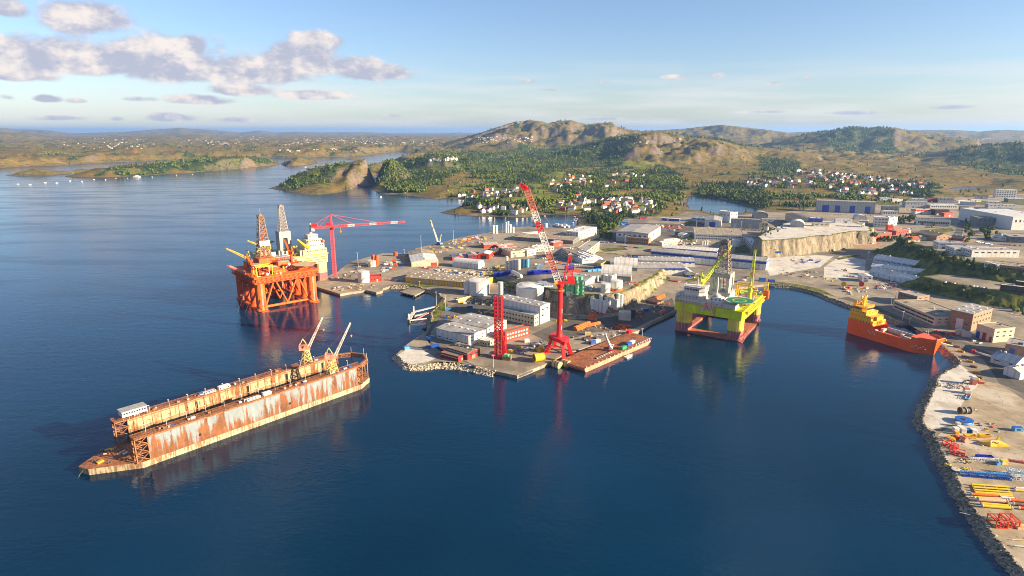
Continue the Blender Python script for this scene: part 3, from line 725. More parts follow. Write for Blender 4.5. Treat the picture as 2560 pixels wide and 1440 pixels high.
def bld(label, A, B, hp, dep, wall='white', roof='grey', rt='flat', rise=.12, name='warehouse', cat='warehouse', fw=None, rw=None, lw=None, doors=(), sky=0, stripe=None, group=None, split=None, over=.5, sink=1.2):
 """A, B: picture points of the front wall's foot; hp: eave height in picture px at A; dep: depth in m or the picture point of the roof's rear right corner.
 fw / rw / lw: windows on the front / right / left wall as (columns, rows, share of bay width, share of storey height); doors: (face, from, to, height share, material)"""
 pa, pb = GP(*A), GP(*B)
 z = min(pa.z, pb.z); h = hpix(pa, A[1], hp)
 dx, dy = pb.x-pa.x, pb.y-pa.y; Ln = math.hypot(dx, dy); rz = math.atan2(dy, dx)
 if isinstance(dep, tuple):
  c = G(dep[0], dep[1], z+h); dep = max(5., (c.x-pa.x)*(-math.sin(rz))+(c.y-pa.y)*math.cos(rz))
 D = dep
 e = empty(name, (pa.x, pa.y, z), rz, label, cat, group)
 wm, rm = W[wall], RF[roof]
 rs = rise*min(Ln, D) if rise < 1 else rise
 w = MB()
 if rt in ('flat',):
  w.box(0, 0, -sink, Ln, D, h); w.build('wall', wm, e)
  p = MB(); t = .35; hh = h+.7
  for b in ((-.1,-.1,Ln+.1,t),(-.1,D-t,Ln+.1,D+.1),(-.1,t,t,D-t),(Ln-t,t,Ln+.1,D-t)): p.box(b[0], b[1], h-.3, b[2], b[3], hh)
  p.build('parapet', wm, e)
  r = MB(); r.box(t, t, h, Ln-t, D-t, h+.25); r.build('roof', rm, e)
  n = random.Random(len(BUILT))
  if Ln*D > 300:
   for k in range(min(4, int(Ln*D/350))):
    x, y = n.uniform(.12, .85)*Ln, n.uniform(.15, .85)*D; s = n.uniform(1.2, 2.6)
    panel('roof_unit', e, W['lgrey'] if k % 2 else W['dgrey'], x, y, h+.25, x+s*1.5, y+s, h+.25+n.uniform(.8, 1.8))
 elif rt in ('gx', 'gy'):
  if rt == 'gx':
   prof = [(0,-sink),(D,-sink),(D,h),(D/2,h+rs),(0,h)]; w.xprism(prof, 0, Ln)
  else:
   prof = [(0,-sink),(Ln,-sink),(Ln,h),(Ln/2,h+rs),(0,h)]; w.yprism(prof, 0, D)
  w.build('wall', wm, e)
  o_, th = over, .3
  S_ = D if rt == 'gx' else Ln; k = rs/(S_/2)
  pr = [(-o_,h-o_*k+.02),(S_/2,h+rs+.02),(S_+o_,h-o_*k+.02),(S_+o_,h-o_*k+th),(S_/2,h+rs+th+.02),(-o_,h-o_*k+th)]
  segs = [(0., 1., rm)] if not split else [(0., split[0], rm), (split[0], 1., RF[split[1]])]
  for a, b, m_ in segs:
   r = MB()
   if rt == 'gx': r.xprism(pr, -o_+(Ln+2*o_)*a, -o_+(Ln+2*o_)*b)
   else: r.yprism(pr, -o_+(D+2*o_)*a, -o_+(D+2*o_)*b)
   r.build('roof', m_, e)
 elif rt in ('ax', 'ay'):
  S_ = D if rt == 'ax' else Ln; n = 12; rs = rise*S_ if rise < 1 else rise
  arc = [(S_/2-math.cos(math.pi*i/n)*S_/2, h+math.sin(math.pi*i/n)*rs) for i in range(n+1)]
  ins = [(S_/2+(a-S_/2)*.985, h+(b-h)*.97) for a, b in arc]
  prof = [(S_*.0075,-sink),(S_*.9925,-sink)]+ins[::-1]
  (w.xprism(prof, .3, Ln-.3) if rt == 'ax' else w.yprism(prof, .3, D-.3)); w.build('wall', wm, e)
  r = MB(); pr = arc+[(S_/2+(a-S_/2)*1.012, h+(b-h)*1.02+.15) for a, b in arc[::-1]]
  (r.xprism(pr, 0, Ln) if rt == 'ax' else r.yprism(pr, 0, D)); r.build('roof', rm, e)
 if stripe:
  m_, a, b = W[stripe[0]], stripe[1], stripe[2]
  panel('stripe', e, m_, -.06, -.08, h*a, Ln+.06, .02, h*b); panel('stripe', e, m_, Ln-.02, 0.02, h*a, Ln+.08, D, h*b); panel('stripe', e, m_, -.08, 0.02, h*a, .02, D, h*b)
 if fw is None and not doors and rt in ('flat', 'gx', 'gy') and name != 'canopy':
  rr = random.Random(len(BUILT)*7+1); n_ = max(2, int(Ln/9)); fw = (n_, 1, rr.uniform(.25, .7), rr.uniform(.25, .4), .45, .95)
  a_ = rr.uniform(.1, .6); doors = [('f', a_, min(.95, a_+4.5/Ln), min(.85, 4.0/h), rr.choice(('lgrey', 'dgrey', 'white', 'blue')))]
 if rw is None and rt in ('flat', 'gx') and D > 12 and h > 5: rw = (max(2, int(D/7)), 1 if h < 9 else 2, .4, .3, .3, .95)
 for face, spec in (('f', fw), ('r', rw), ('l', lw)):
  if not spec: continue
  wg = M_FRAME if name in ('accommodation_module', 'barracks', 'barracks_wing') else M_GLASS
  nc, nr, sw, sh = spec[:4]; lo = spec[4] if len(spec) > 4 else .08; hi = spec[5] if len(spec) > 5 else .95
  S_ = Ln if face == 'f' else D; bay = S_*.94/nc; st = h*(hi-lo)/nr
  for i in range(nc):
   for j in range(nr):
    a = S_*.03+bay*(i+.5-sw/2); b = a+bay*sw; c = h*lo+st*(j+.5-sh/2); d = c+st*sh
    if face == 'f': panel('window', e, wg, a, -.09, c, b, .05, d)
    elif face == 'r': panel('window', e, M_GLASS, Ln-.05, a, c, Ln+.09, b, d)
    else: panel('window', e, M_GLASS, -.09, a, c, .05, b, d)
 for face, a, b, hs, m_ in doors:
  mm = W[m_] if m_ in W else M_DOOR
  if face == 'f': panel('door', e, mm, a*Ln, -.12, -.2, b*Ln, .05, hs*h)
  elif face == 'r': panel('door', e, mm, Ln-.05, a*D, -.2, Ln+.12, b*D, hs*h)
  else: panel('door', e, mm, -.12, a*D, -.2, .05, b*D, hs*h)
 if not sky and rt in ('gx', 'gy') and Ln*D > 250:
  rr = random.Random(len(BUILT)+77)
  for k in range(rr.randint(2, 5)):
   t = (k+.5)/5; x, y = (Ln*t, D*.5) if rt == 'gx' else (Ln*.5, D*t)
   panel('roof_vent', e, W['lgrey'] if k % 2 else W['dgrey'], x-.8, y-.8, h+rs*.9, x+.8, y+.8, h+rs+1.1)
 if sky:
  nx, ny = sky
  for i in range(nx):
   for j in range(ny):
    x, y = Ln*(i+.5)/nx, D*(j+.5)/ny
    if rt == 'gx': zz = h+rs*(1-abs(y-D/2)/(D/2))
    elif rt == 'gy': zz = h+rs*(1-abs(x-Ln/2)/(Ln/2))
    else: zz = h
    panel('skylight', e, M_FRAME, x-1.1, y-.8, zz+.1, x+1.1, y+.8, zz+.85)
 BUILT.append((e, Ln, D, h)); e['_L'] = Ln; e['_D'] = D; e['_h'] = h
 return e
def clean(e):
 for k in ('_L', '_D', '_h'):
  if k in e: del e[k]
# --- west quay and the middle of the base
bld('beige gable warehouse with half white half grey roof by the far quay', (1029,667), (1096,664), 11, (1124,624), 'beige', 'white', 'gy', .07, split=(.62,'tan'), doors=[('f',.2,.38,.7,'grey'),('f',.72,.95,.75,'red')], rw=(7,1,.5,.3,.3,.8))
bld('long ochre warehouse with brown roof and grey loading doors', (1014,706), (1205,723), 13, (1219,692), 'yellow', 'tan', 'gx', .06, sky=(9,4), doors=[('f',.11,.155,.8,'grey'),('f',.245,.29,.8,'grey'),('f',.375,.42,.8,'grey'),('f',.575,.62,.8,'grey'),('f',.79,.83,.8,'grey')], fw=(24,1,.06,.85,.05,.98))
bld('low red gable shed with grey roof behind the white tunnel tent', (1131,652), (1170,651), 7, 26, 'red', 'grey', 'gy', .12)
bld('taller red shed between the gable shed and the open red hall', (1171,652), (1193,651), 14, 22, 'dred', 'grey', 'gy', .1)
bld('red hall with white roof and a wide open doorway', (1195,647), (1223,648), 12, (1231,628), 'red', 'white', 'gy', .1, doors=[('f',.25,.75,.75,'black')])  # black panel paints the unlit interior of the open doorway
bld('long white tunnel tent with arched end behind the ochre warehouse', (1131,667), (1194,674), 5, 22, 'white', 'white', 'ax', .42, name='tunnel_tent', cat='tent')
bld('small red brick house with dark flat roof beside the white tank', (926,705), (955,703), 12, 14, 'red', 'dark', 'flat', name='brick_house', cat='house', fw=(4,1,.4,.4), doors=[('f',.55,.65,.5,'white')])
bld('wide low grey warehouse with tan roof at the far quay', (1288,601), (1432,611), 9, (1445,592), 'dgrey', 'tan', 'gx', .04, fw=(10,1,.5,.3,.3,.9))
bld('white five storey office block with rows of windows by the marina', (1446,600), (1491,586), 19, 26, 'white', 'white', 'flat', name='office_block', cat='office', fw=(11,4,.75,.42), lw=(4,4,.5,.4))
bld('big grey hall with a huge flat roof and pale band', (1540,603), (1620,609), 24, (1663,566), 'grey', 'grey', 'gy', .03, stripe=('lgrey',.5,.85), rw=(9,1,.7,.25,.4,.8))
bld('low brown brick annex in front of the big grey hall', (1568,608), (1621,613), 15, 12, 'brown', 'brown', 'flat', name='annex', cat='building', fw=(9,2,.5,.35))
bld('long hall with blue grey sawtooth roof and white long side', (1455,659), (1507,656), 11, (1555,626), 'lgrey', 'blue', 'gy', .1, sky=(6,9), rw=(8,1,.15,.6))
bld('grey concrete office block with dark window bands, left part of the L', (1404,640), (1450,655), 20, 24, 'grey', 'brown', 'flat', name='office_block', cat='office', fw=(8,3,.85,.4))
bld('tan concrete office block with window bands, right part of the L', (1451,654), (1498,624), 22, 20, 'beige', 'grey', 'flat', name='office_block', cat='office', fw=(9,3,.85,.38))
bld('mustard yellow two tier building with pale roof beside the silos', (1277,644), (1318,640), 14, 38, 'beige', 'tan', 'flat', name='workshop', cat='building')
bld('white two storey office attached to the mustard yellow building', (1318,641), (1340,636), 14, 14, 'white', 'white', 'flat', name='office', cat='office', fw=(6,2,.7,.4))
bld('long dark red low shed with black roof', (1232,638), (1277,633), 10, 22, 'dred', 'dark', 'gx', .1)
bld('bright red shed with grey roof on the far side of the dark red shed', (1210,621), (1246,619), 9, 20, 'red', 'grey', 'gx', .12)
bld('narrow red long shed running on from the bright red shed', (1247,622), (1285,616), 6, 14, 'red', 'grey', 'gx', .1)
bld('red gable shed with white roof beside the crane jib', (1384,618), (1407,614), 11, (1407,600), 'red', 'white', 'gy', .15)
bld('low red and white shed left of the lattice jib', (1335,625), (1372,622), 7, 16, 'red', 'white', 'gx', .12)
bld('flat grey canteen with white roof behind the mustard building', (1340,630), (1385,624), 8, 18, 'cream', 'white', 'flat', name='canteen', cat='building', fw=(8,1,.6,.5))
bld('pale grey container office row near the marina', (1310,590), (1360,586), 6, 10, 'lgrey', 'grey', 'flat', name='site_office', cat='building', fw=(10,1,.5,.5))
# --- plateau above the cliff
bld('grey shed with lit end wall beside the green silos', (1463,714), (1497,703), 14, 34, 'grey', 'grey', 'gy', .08, doors=[('f',.3,.7,.6,'lgrey')])
bld('front white arched hall with shade painted on its side wall on the plateau', (1502,703), (1577,706), 15, 26, 'dgrey', 'white', 'ax', .42, name='arched_hall', cat='hall', doors=[('r',.3,.7,.7,'lgrey')])  # dark grey wall colour paints the shade on the side wall
bld('second white arched hall behind the front one', (1534,676), (1594,678), 9, 26, 'dgrey', 'white', 'ax', .42, name='arched_hall', cat='hall')
bld('blue grey gable hall behind the arched halls', (1527,666), (1590,668), 10, 26, 'white', 'blue', 'gx', .16)
bld('small yellow gable shed beside the sawtooth hall', (1502,666), (1525,662), 8, 12, 'yellow', 'tan', 'gy', .2)
# --- white halls on the near quay
bld('tall white hall with grey roof and big white door on the near quay', (1244,787), (1350,811), 42, (1391,761), 'white', 'grey', 'gx', .06, name='fabrication_hall', cat='hall', sky=(5,2), doors=[('r',.35,.8,.68,'cream')], fw=(1,1,.01,.01))
bld('cream two storey office strip along the tall white hall', (1247,796), (1336,816), 25, 8, 'cream', 'blue', 'flat', name='office_strip', cat='office', fw=(11,2,.5,.35), rw=(2,2,.4,.35))
bld('white long hall, front bay, with low gable roof and grey doors', (1092,844), (1172,866), 24, (1217,825), 'white', 'grey', 'gx', .05, sky=(5,1), fw=(8,1,.7,.22,.02,.4), doors=[('f',.13,.22,.6,'lblue'),('f',.5,.6,.6,'lblue')])
bld('white long hall, rear bay, higher and joined to the front bay', (1128,826), (1218,846), 24, (1295,806), 'white', 'grey', 'gx', .05, sky=(4,2))
bld('small cream flat roofed cabin house at the corner of the long hall', (1199,861), (1218,867), 11, 12, 'cream', 'white', 'flat', name='cabin_house', cat='house', fw=(3,1,.5,.4), rw=(3,1,.5,.4))
bld('dark red long two storey barracks with white windows, taller rear part', (1117,885), (1169,901), 17, 17, 'dred', 'brown', 'gx', .05, name='barracks', cat='building', fw=(14,1,.6,.3,.55,.95), doors=[('r',.35,.6,.5,'brown')])
bld('dark red low front wing of the barracks with a row of white windows', (1101,893), (1146,905), 11, 13, 'dred', 'brown', 'flat', name='barracks_wing', cat='building', fw=(12,1,.6,.3,.5,.95), doors=[('r',.3,.5,.6,'brown')])
bld('red accommodation module with square white framed windows behind the lattice tower', (1264,854), (1322,838), 22, 8, 'red', 'brown', 'flat', name='accommodation_module', cat='building', fw=(8,2,.5,.42))
# --- east side
bld('front bay of the white halls with blue stripe near the cliff', (1588,671), (1712,687), 17, (1737,655), 'white', 'grey', 'gx', .07, name='striped_hall', cat='hall', stripe=('blue',.68,.95), sky=(8,1))
bld('second bay of the white halls with blue stripe', (1598,656), (1736,668), 14, 34, 'white', 'grey', 'gx', .08, name='striped_hall', cat='hall', stripe=('blue',.7,.97), sky=(8,1))
bld('long white hall with blue stripe reaching furthest to the right', (1626,648), (1914,676), 21, 30, 'white', 'grey', 'gx', .08, name='striped_hall', cat='hall', stripe=('blue',.66,.92), fw=(16,1,.15,.2,.3,.6), doors=[('f',.86,.91,.5,'lgrey')])
bld('rearmost white hall with blue stripe and pale roof', (1657,632), (1791,642), 13, 30, 'white', 'white', 'gx', .08, name='striped_hall', cat='hall', stripe=('blue',.6,.95))
bld('long white office with two rows of windows and brown flat roof', (1736,599), (1861,604), 14, (1850,572), 'white', 'tan', 'flat', name='office_block', cat='office', fw=(26,2,.6,.42))
bld('low white annex at the right end of the long white office', (1862,604), (1889,604), 10, 12, 'white', 'white', 'flat', name='annex', cat='office', fw=(6,2,.6,.4))
bld('white tunnel tent with open dark mouth below the striped halls', (1715,692), (1737,692), 3, 30, 'dgrey', 'white', 'ay', .45, name='tunnel_tent', cat='tent', doors=[('f',.1,.9,1.6,'black')])  # black panel stands in for the shade inside the open mouth
bld('white gable hall with one large dark blue door', (1761,567), (1802,569), 16, (1815,543), 'white', 'grey', 'gy', .08, doors=[('f',.28,.66,.8,'blue')])
bld('tall pale block hall beside the lake', (1797,552), (1824,557), 25, (1843,530), 'lgrey', 'grey', 'flat', name='block_hall', cat='hall')
bld('grey double gable hall with pale doors right of the block hall', (1826,569), (1897,572), 22, (1912,549), 'grey', 'grey', 'gy', .07, doors=[('f',.62,.74,.5,'cream'),('f',.1,.2,.5,'lgrey')])
bld('arched grey hall at the east end of the lake', (1884,546), (1920,547), 8, 30, 'dgrey', 'grey', 'ay', .25, name='arched_hall', cat='hall')
bld('very long grey factory with tall dark blue doors', (2040,529), (2186,535), 28, 26, 'grey', 'grey', 'gx', .06, name='factory', cat='factory', doors=[('f',.1,.22,.62,'blue'),('f',.32,.41,.62,'blue'),('f',.575,.665,.62,'blue'),('f',.83,.92,.62,'blue')], stripe=None)
bld('low grey brick workshop in front of the lake road', (1962,551), (2050,553), 17, 30, 'beige', 'dark', 'gx', .06, name='workshop', cat='building')
bld('small white flat building at the corner of the grey workshop', (2008,554), (2024,555), 9, 10, 'white', 'white', 'flat', name='shop', cat='building')
bld('blue and white showroom right of the grey workshop', (2025,556), (2056,557), 10, 18, 'blue', 'white', 'flat', name='showroom', cat='building', fw=(6,1,.7,.5))
bld('blue long shed with white roof at the left storage lot', (1654,551), (1698,554), 6, 10, 'blue', 'white', 'gx', .1)
bld('pale blue shed left of the white gable hall', (1728,553), (1765,556), 9, 20, 'lblue', 'blue', 'gx', .1)
bld('white and cream sheds along the rear fence of the striped halls', (1655,616), (1695,612), 9, 16, 'cream', 'white', 'gx', .1)
bld('little white gable house left of the long white office', (1708,594), (1724,592), 7, 14, 'white', 'white', 'gy', .2, name='shed', cat='shed')
bld('dome shaped white storage hall on grey walls by the gravel plateau', (1975,567), (2010,569), 6, 30, 'grey', 'white', 'ay', .3, name='dome_hall', cat='hall')
bld('white modern office with stepped roof above the red fire station', (2183,567), (2219,569), 24, 22, 'white', 'white', 'flat', name='office', cat='office', fw=(4,3,.6,.3))
bld('white glazed wing right of the stepped white office', (2220,567), (2242,562), 20, 16, 'white', 'white', 'flat', name='office', cat='office', fw=(5,3,.6,.4))
bld('bright red low station building with pale roof', (2187,587), (2228,593), 13, 28, 'red', 'tan', 'flat', name='station', cat='building', fw=(10,1,.5,.3))
bld('bright red side wing of the low station building', (2240,588), (2272,583), 10, 16, 'red', 'tan', 'flat', name='station', cat='building', fw=(6,1,.6,.4))
bld('short red tower on the station building', (2219,577), (2232,577), 14, 8, 'red', 'white', 'flat', name='tower', cat='tower')
bld('dark teal hall with white front behind the red station', (2208,535), (2246,536), 18, 22, 'dgrey', 'dark', 'flat')
bld('white low front building of the dark teal hall', (2206,537), (2243,538), 10, 12, 'white', 'white', 'flat', name='shop', cat='building', fw=(6,1,.5,.5))
bld('long grey hall with pale roof on the hill road', (2263,519), (2318,520), 14, 24, 'grey', 'grey', 'gx', .06)
bld('white flat store behind the long grey hall', (2280,505), (2318,506), 8, 16, 'white', 'white', 'flat', name='shop', cat='building')
bld('dark store with maroon side behind the long grey hall', (2319,506), (2344,506), 9, 16, 'dred', 'dark', 'flat', name='shop', cat='building')
bld('grey store block right of the maroon store', (2345,507), (2384,508), 12, 16, 'grey', 'grey', 'flat', name='shop', cat='building')
bld('white long shop with pale roof in the middle of the estate', (2325,521), (2394,522), 9, 20, 'white', 'white', 'flat', name='shop', cat='building', fw=(12,1,.6,.4))
bld('white store with a red fascia', (2288,536), (2336,536), 12, 18, 'white', 'dark', 'flat', name='shop', cat='building', stripe=('red',.72,.98))
bld('black flat store beside the red fascia store', (2337,538), (2372,538), 13, 18, 'black', 'dark', 'flat', name='shop', cat='building')
bld('small crimson shop right of the black store', (2360,542), (2383,541), 9, 10, 'red', 'dark', 'flat', name='shop', cat='building')
bld('wide flat white school like building with window band', (2291,562), (2375,566), 14, 26, 'white', 'dark', 'flat', name='flat_building', cat='building', fw=(18,1,.8,.4))
bld('cream gabled house with pink roof above the wooded bank', (2270,608), (2300,604), 8, 16, 'cream', 'red', 'gx', .3, name='gabled_house', cat='house')
bld('dark brown hall with ridge vents above the wooded bank', (2340,604), (2378,602), 13, 40, 'brown', 'brown', 'gy', .12)
bld('small red house with cream roof beside the brown hall', (2372,601), (2408,606), 8, 14, 'red', 'tan', 'gx', .25, name='gabled_house', cat='house')
bld('white hall with teal end wall, rear one on the wooded bank', (2345,622), (2416,625), 15, 22, 'white', 'grey', 'flat', lw=(3,2,.6,.4))
bld('white long hall, middle one on the wooded bank', (2384,636), (2495,638), 15, 22, 'white', 'grey', 'flat', lw=(4,3,.8,.4))
bld('white long hall, nearest one on the wooded bank', (2428,643), (2546,644), 17, 24, 'white', 'grey', 'flat', lw=(5,2,.5,.4))
bld('low brown flat roofed building with white corner, right of the bank', (2470,672), (2580,682), 12, 30, 'brown', 'tan', 'flat', name='flat_building', cat='building', fw=(14,1,.6,.4))
bld('white corner pavilion of the low brown building', (2460,668), (2492,671), 13, 8, 'white', 'white', 'flat', name='pavilion', cat='building', fw=(5,1,.6,.5))
bld('dark teal glass office with vertical window bars', (2442,552), (2525,552), 30, 16, 'teal', 'grey', 'flat', name='office_block', cat='office', fw=(20,2,.5,.6))
bld('blue grey factory with white roof edge in front of the teal office', (2440,566), (2526,568), 22, 30, 'dgrey', 'tan', 'flat', name='factory', cat='factory')
bld('large pale factory with white roof at the right edge', (2527,575), (2640,575), 32, (2640,520), 'lgrey', 'white', 'flat', name='factory', cat='factory')
bld('white four storey apartment block far right', (2488,494), (2540,495), 20, 16, 'white', 'white', 'flat', name='apartment_block', cat='apartments', fw=(8,4,.6,.5))
bld('white low warehouse near the apartment block', (2470,512), (2505,513), 8, 20, 'white', 'white', 'flat')
bld('dark low warehouse right of the apartment block', (2520,505), (2600,506), 8, 20, 'dgrey', 'white', 'flat')
bld('pale flat store beside the estate trees', (2400,512), (2440,514), 8, 18, 'lgrey', 'white', 'flat', name='shop', cat='building')
bld('dark grey workshop with skylights at the right edge of the estate', (2520,606), (2610,610), 14, 40, 'dgrey', 'grey', 'flat', name='workshop', cat='building')
bld('teal roofed depot left of the estate trees at the right', (2480,600), (2516,604), 10, 24, 'lgrey', 'blue', 'gy', .15, name='depot', cat='building')
bld('flat white canopy with low walls beside the rock plateau', (2135,616), (2200,617), 6, 20, 'brown', 'white', 'flat', name='canopy', cat='canopy')
# --- sheds and offices by the supply ship
bld('rear long shed of three with a dark window band', (2182,660), (2288,663), 15, 22, 'lblue', 'white', 'gx', .22, fw=(7,1,.75,.3,.55,.95))  # pale blue wall colour paints the bluish shade on the front
bld('middle long white shed of three', (2177,675), (2312,678), 9, 14, 'lblue', 'white', 'gx', .25, fw=(9,1,.08,.8))  # white shed, the blue of shade is put into its wall colour
bld('front long shed of three with white annex', (2172,688), (2326,697), 11, 20, 'lblue', 'white', 'gx', .22, fw=(10,1,.06,.8))  # shade painted by the pale blue wall colour here too
bld('white square annex at the right end of the front long shed', (2229,698), (2284,700), 14, 10, 'lblue', 'white', 'flat', name='annex', cat='shed', doors=[('f',.3,.5,.7,'white')])  # white annex, its pale blue wall colour stands in for shade
bld('white flat shed at the cable yard', (2155,705), (2180,706), 14, 18, 'lgrey', 'white', 'gy', .1)
bld('long cream office with dark window bands opposite the supply ship', (2231,770), (2336,815), 19, (2371,772), 'cream', 'tan', 'flat', name='office_block', cat='office', fw=(7,2,.93,.45), lw=(3,2,.5,.4))
bld('glass roofed upper floor on the cream office', (2243,752), (2290,765), 22, 20, 'brown', 'grey', 'flat', name='office_block', cat='office', fw=(8,1,.6,.4,.6,.95))
bld('tall brown hall with grey roof and skylights next to the cream office', (2371,816), (2426,829), 42, (2516,778), 'brown', 'grey', 'gx', .03, name='fabrication_hall', cat='hall', sky=(3,3), doors=[('f',.3,.62,.6,'lgrey')], fw=(2,1,.4,.12,.2,.5))
bld('cream box hall with tan roof right of the tall brown hall', (2437,842), (2481,857), 32, (2558,826), 'cream', 'tan', 'flat', name='box_hall', cat='hall', doors=[('f',.05,.25,.5,'blue'),('f',.4,.6,.55,'dred'),('f',.8,.92,.4,'dred')])
bld('white gable house with pale blue roof at the right edge', (2475,906), (2538,923), 13, 22, 'white', 'blue', 'gx', .22, name='gabled_house', cat='house')
bld('second white gable house with a white door, nearer the yard', (2507,936), (2548,950), 17, 24, 'white', 'white', 'gy', .2, name='gabled_house', cat='house', doors=[('f',.38,.6,.6,'white')])
bld('brown flat building with a dark blue door at the right edge', (2509,886), (2560,896), 26, 24, 'brown', 'grey', 'flat', name='flat_building', cat='building', doors=[('f',.22,.5,.7,'blue')])
bld('front row of black stacked office modules on the terrace', (2500,727), (2620,740), 14, 8, 'black', 'white', 'flat', name='office_modules', cat='building', fw=(14,2,.55,.5))
bld('rear row of black stacked office modules on the terrace', (2538,716), (2640,727), 12, 8, 'black', 'white', 'flat', name='office_modules', cat='building', fw=(12,2,.55,.5))
he, hl, hd, hh = next(t for t in BUILT if t[0].name == 'fabrication_hall')   # sign over the hall's big door
panel('sign_mark', he, W['teal'], hl+.02, hd*.40, hh*.80, hl+.16, hd*.44, hh*.86); panel('sign_bar', he, W['teal'], hl+.02, hd*.46, hh*.81, hl+.16, hd*.62, hh*.845); panel('sign_bar', he, W['green'], hl+.02, hd*.63, hh*.81, hl+.16, hd*.76, hh*.845)
for k in (.3, .55, .8): panel('wall_vent', he, M_GLASS, hl+.01, hd*.08, hh*k-.6, hl+.12, hd*.24, hh*k)
# --- more of the estate and the back yards
for lab, A, B, hp, dep, wall, roof, rt, nm, ct in (
 ('brown tiled low complex left of the long factory, left wing', (1978,497), (2008,498), 6, 16, 'brown', 'red', 'gx', 'care_home', 'building'),
 ('brown tiled low complex left of the long factory, right wing', (2010,500), (2040,500), 6, 16, 'cream', 'red', 'gx', 'care_home', 'building'),
 ('grey flat school under the estate houses', (2122,492), (2150,493), 8, 18, 'lblue', 'grey', 'flat', 'school', 'building'),
 ('pale curved roof hall next to the grey school', (2152,494), (2180,495), 6, 18, 'white', 'white', 'ax', 'sports_hall', 'hall'),
 ('white and crimson row of shops under the estate', (2214,486), (2262,487), 8, 12, 'dred', 'white', 'flat', 'shop', 'building'),
 ('light blue small store below the estate woods', (2200,502), (2226,502), 6, 12, 'lblue', 'blue', 'gx', 'shop', 'building'),
 ('white small store below the estate woods', (2230,504), (2256,504), 6, 12, 'white', 'white', 'flat', 'shop', 'building'),
 ('white site office row before the long factory', (2088,557), (2130,558), 10, 8, 'white', 'grey', 'flat', 'office_row', 'office'),
 ('grey workshop with white panels before the long factory', (2132,558), (2170,560), 11, 12, 'grey', 'grey', 'flat', 'workshop', 'building'),
 ('white bubble tent behind the grey panel workshop', (2138,549), (2168,550), 3, 26, 'white', 'white', 'ay', 'bubble_tent', 'tent'),
 ('low beige shed right of the dome hall', (2034,566), (2073,567), 7, 14, 'beige', 'lgrey', 'flat', 'shed', 'shed'),
 ('white small workshop near the pond', (2396,508), (2424,508), 6, 12, 'white', 'white', 'flat', 'workshop', 'building'),
 ('cream store with grey roof near the pond', (2426,505), (2452,505), 6, 12, 'cream', 'grey', 'flat', 'shop', 'building'),
 ('white house like store left of the apartment block', (2440,496), (2470,497), 6, 14, 'white', 'dark', 'gx', 'shop', 'building'),
 ('dark red house like store at the estate crossing', (2398,526), (2420,527), 8, 10, 'dred', 'dark', 'gx', 'shop', 'building'),
 ('white row of garages at the estate crossing', (2424,532), (2470,533), 6, 10, 'white', 'white', 'flat', 'garage', 'garage'),
 ('long grey store behind the teal office', (2470,520), (2540,521), 9, 16, 'grey', 'white', 'flat', 'shop', 'building'),
 ('small cream gabled house above the crimson station', (2300,600), (2318,600), 7, 10, 'cream', 'tan', 'gx', 'gabled_house', 'house'),
 ('white flat kiosk on the road beside the school like building', (2258,583), (2276,582), 6, 8, 'white', 'white', 'flat', 'kiosk', 'building'),
 ('grey low depot with blue doors by the lake road', (1905,556), (1945,557), 8, 14, 'grey', 'grey', 'flat', 'depot', 'building'),
 ('red small barn by the village road', (1600,548), (1618,548), 6, 9, 'red', 'dark', 'gx', 'barn', 'barn'),
 ('white long canteen barracks left of the striped halls rear', (1662,606), (1700,604), 6, 8, 'white', 'white', 'flat', 'barracks', 'building'),
 ('grey pump house at the foot of the white oil tanks', (1228,748), (1240,750), 9, 7, 'grey', 'grey', 'flat', 'pump_house', 'building'),
 ('white boathouse by the inlet below the jib head', (1330,560), (1350,561), 6, 9, 'white', 'red', 'gx', 'boathouse', 'boathouse')):
 bld(lab, A, B, hp, dep, wall, roof if roof in RF else 'grey', rt, .3 if rt in ('ax', 'ay') else .2, name=nm, cat=ct)
for e, *_ in BUILT: clean(e)
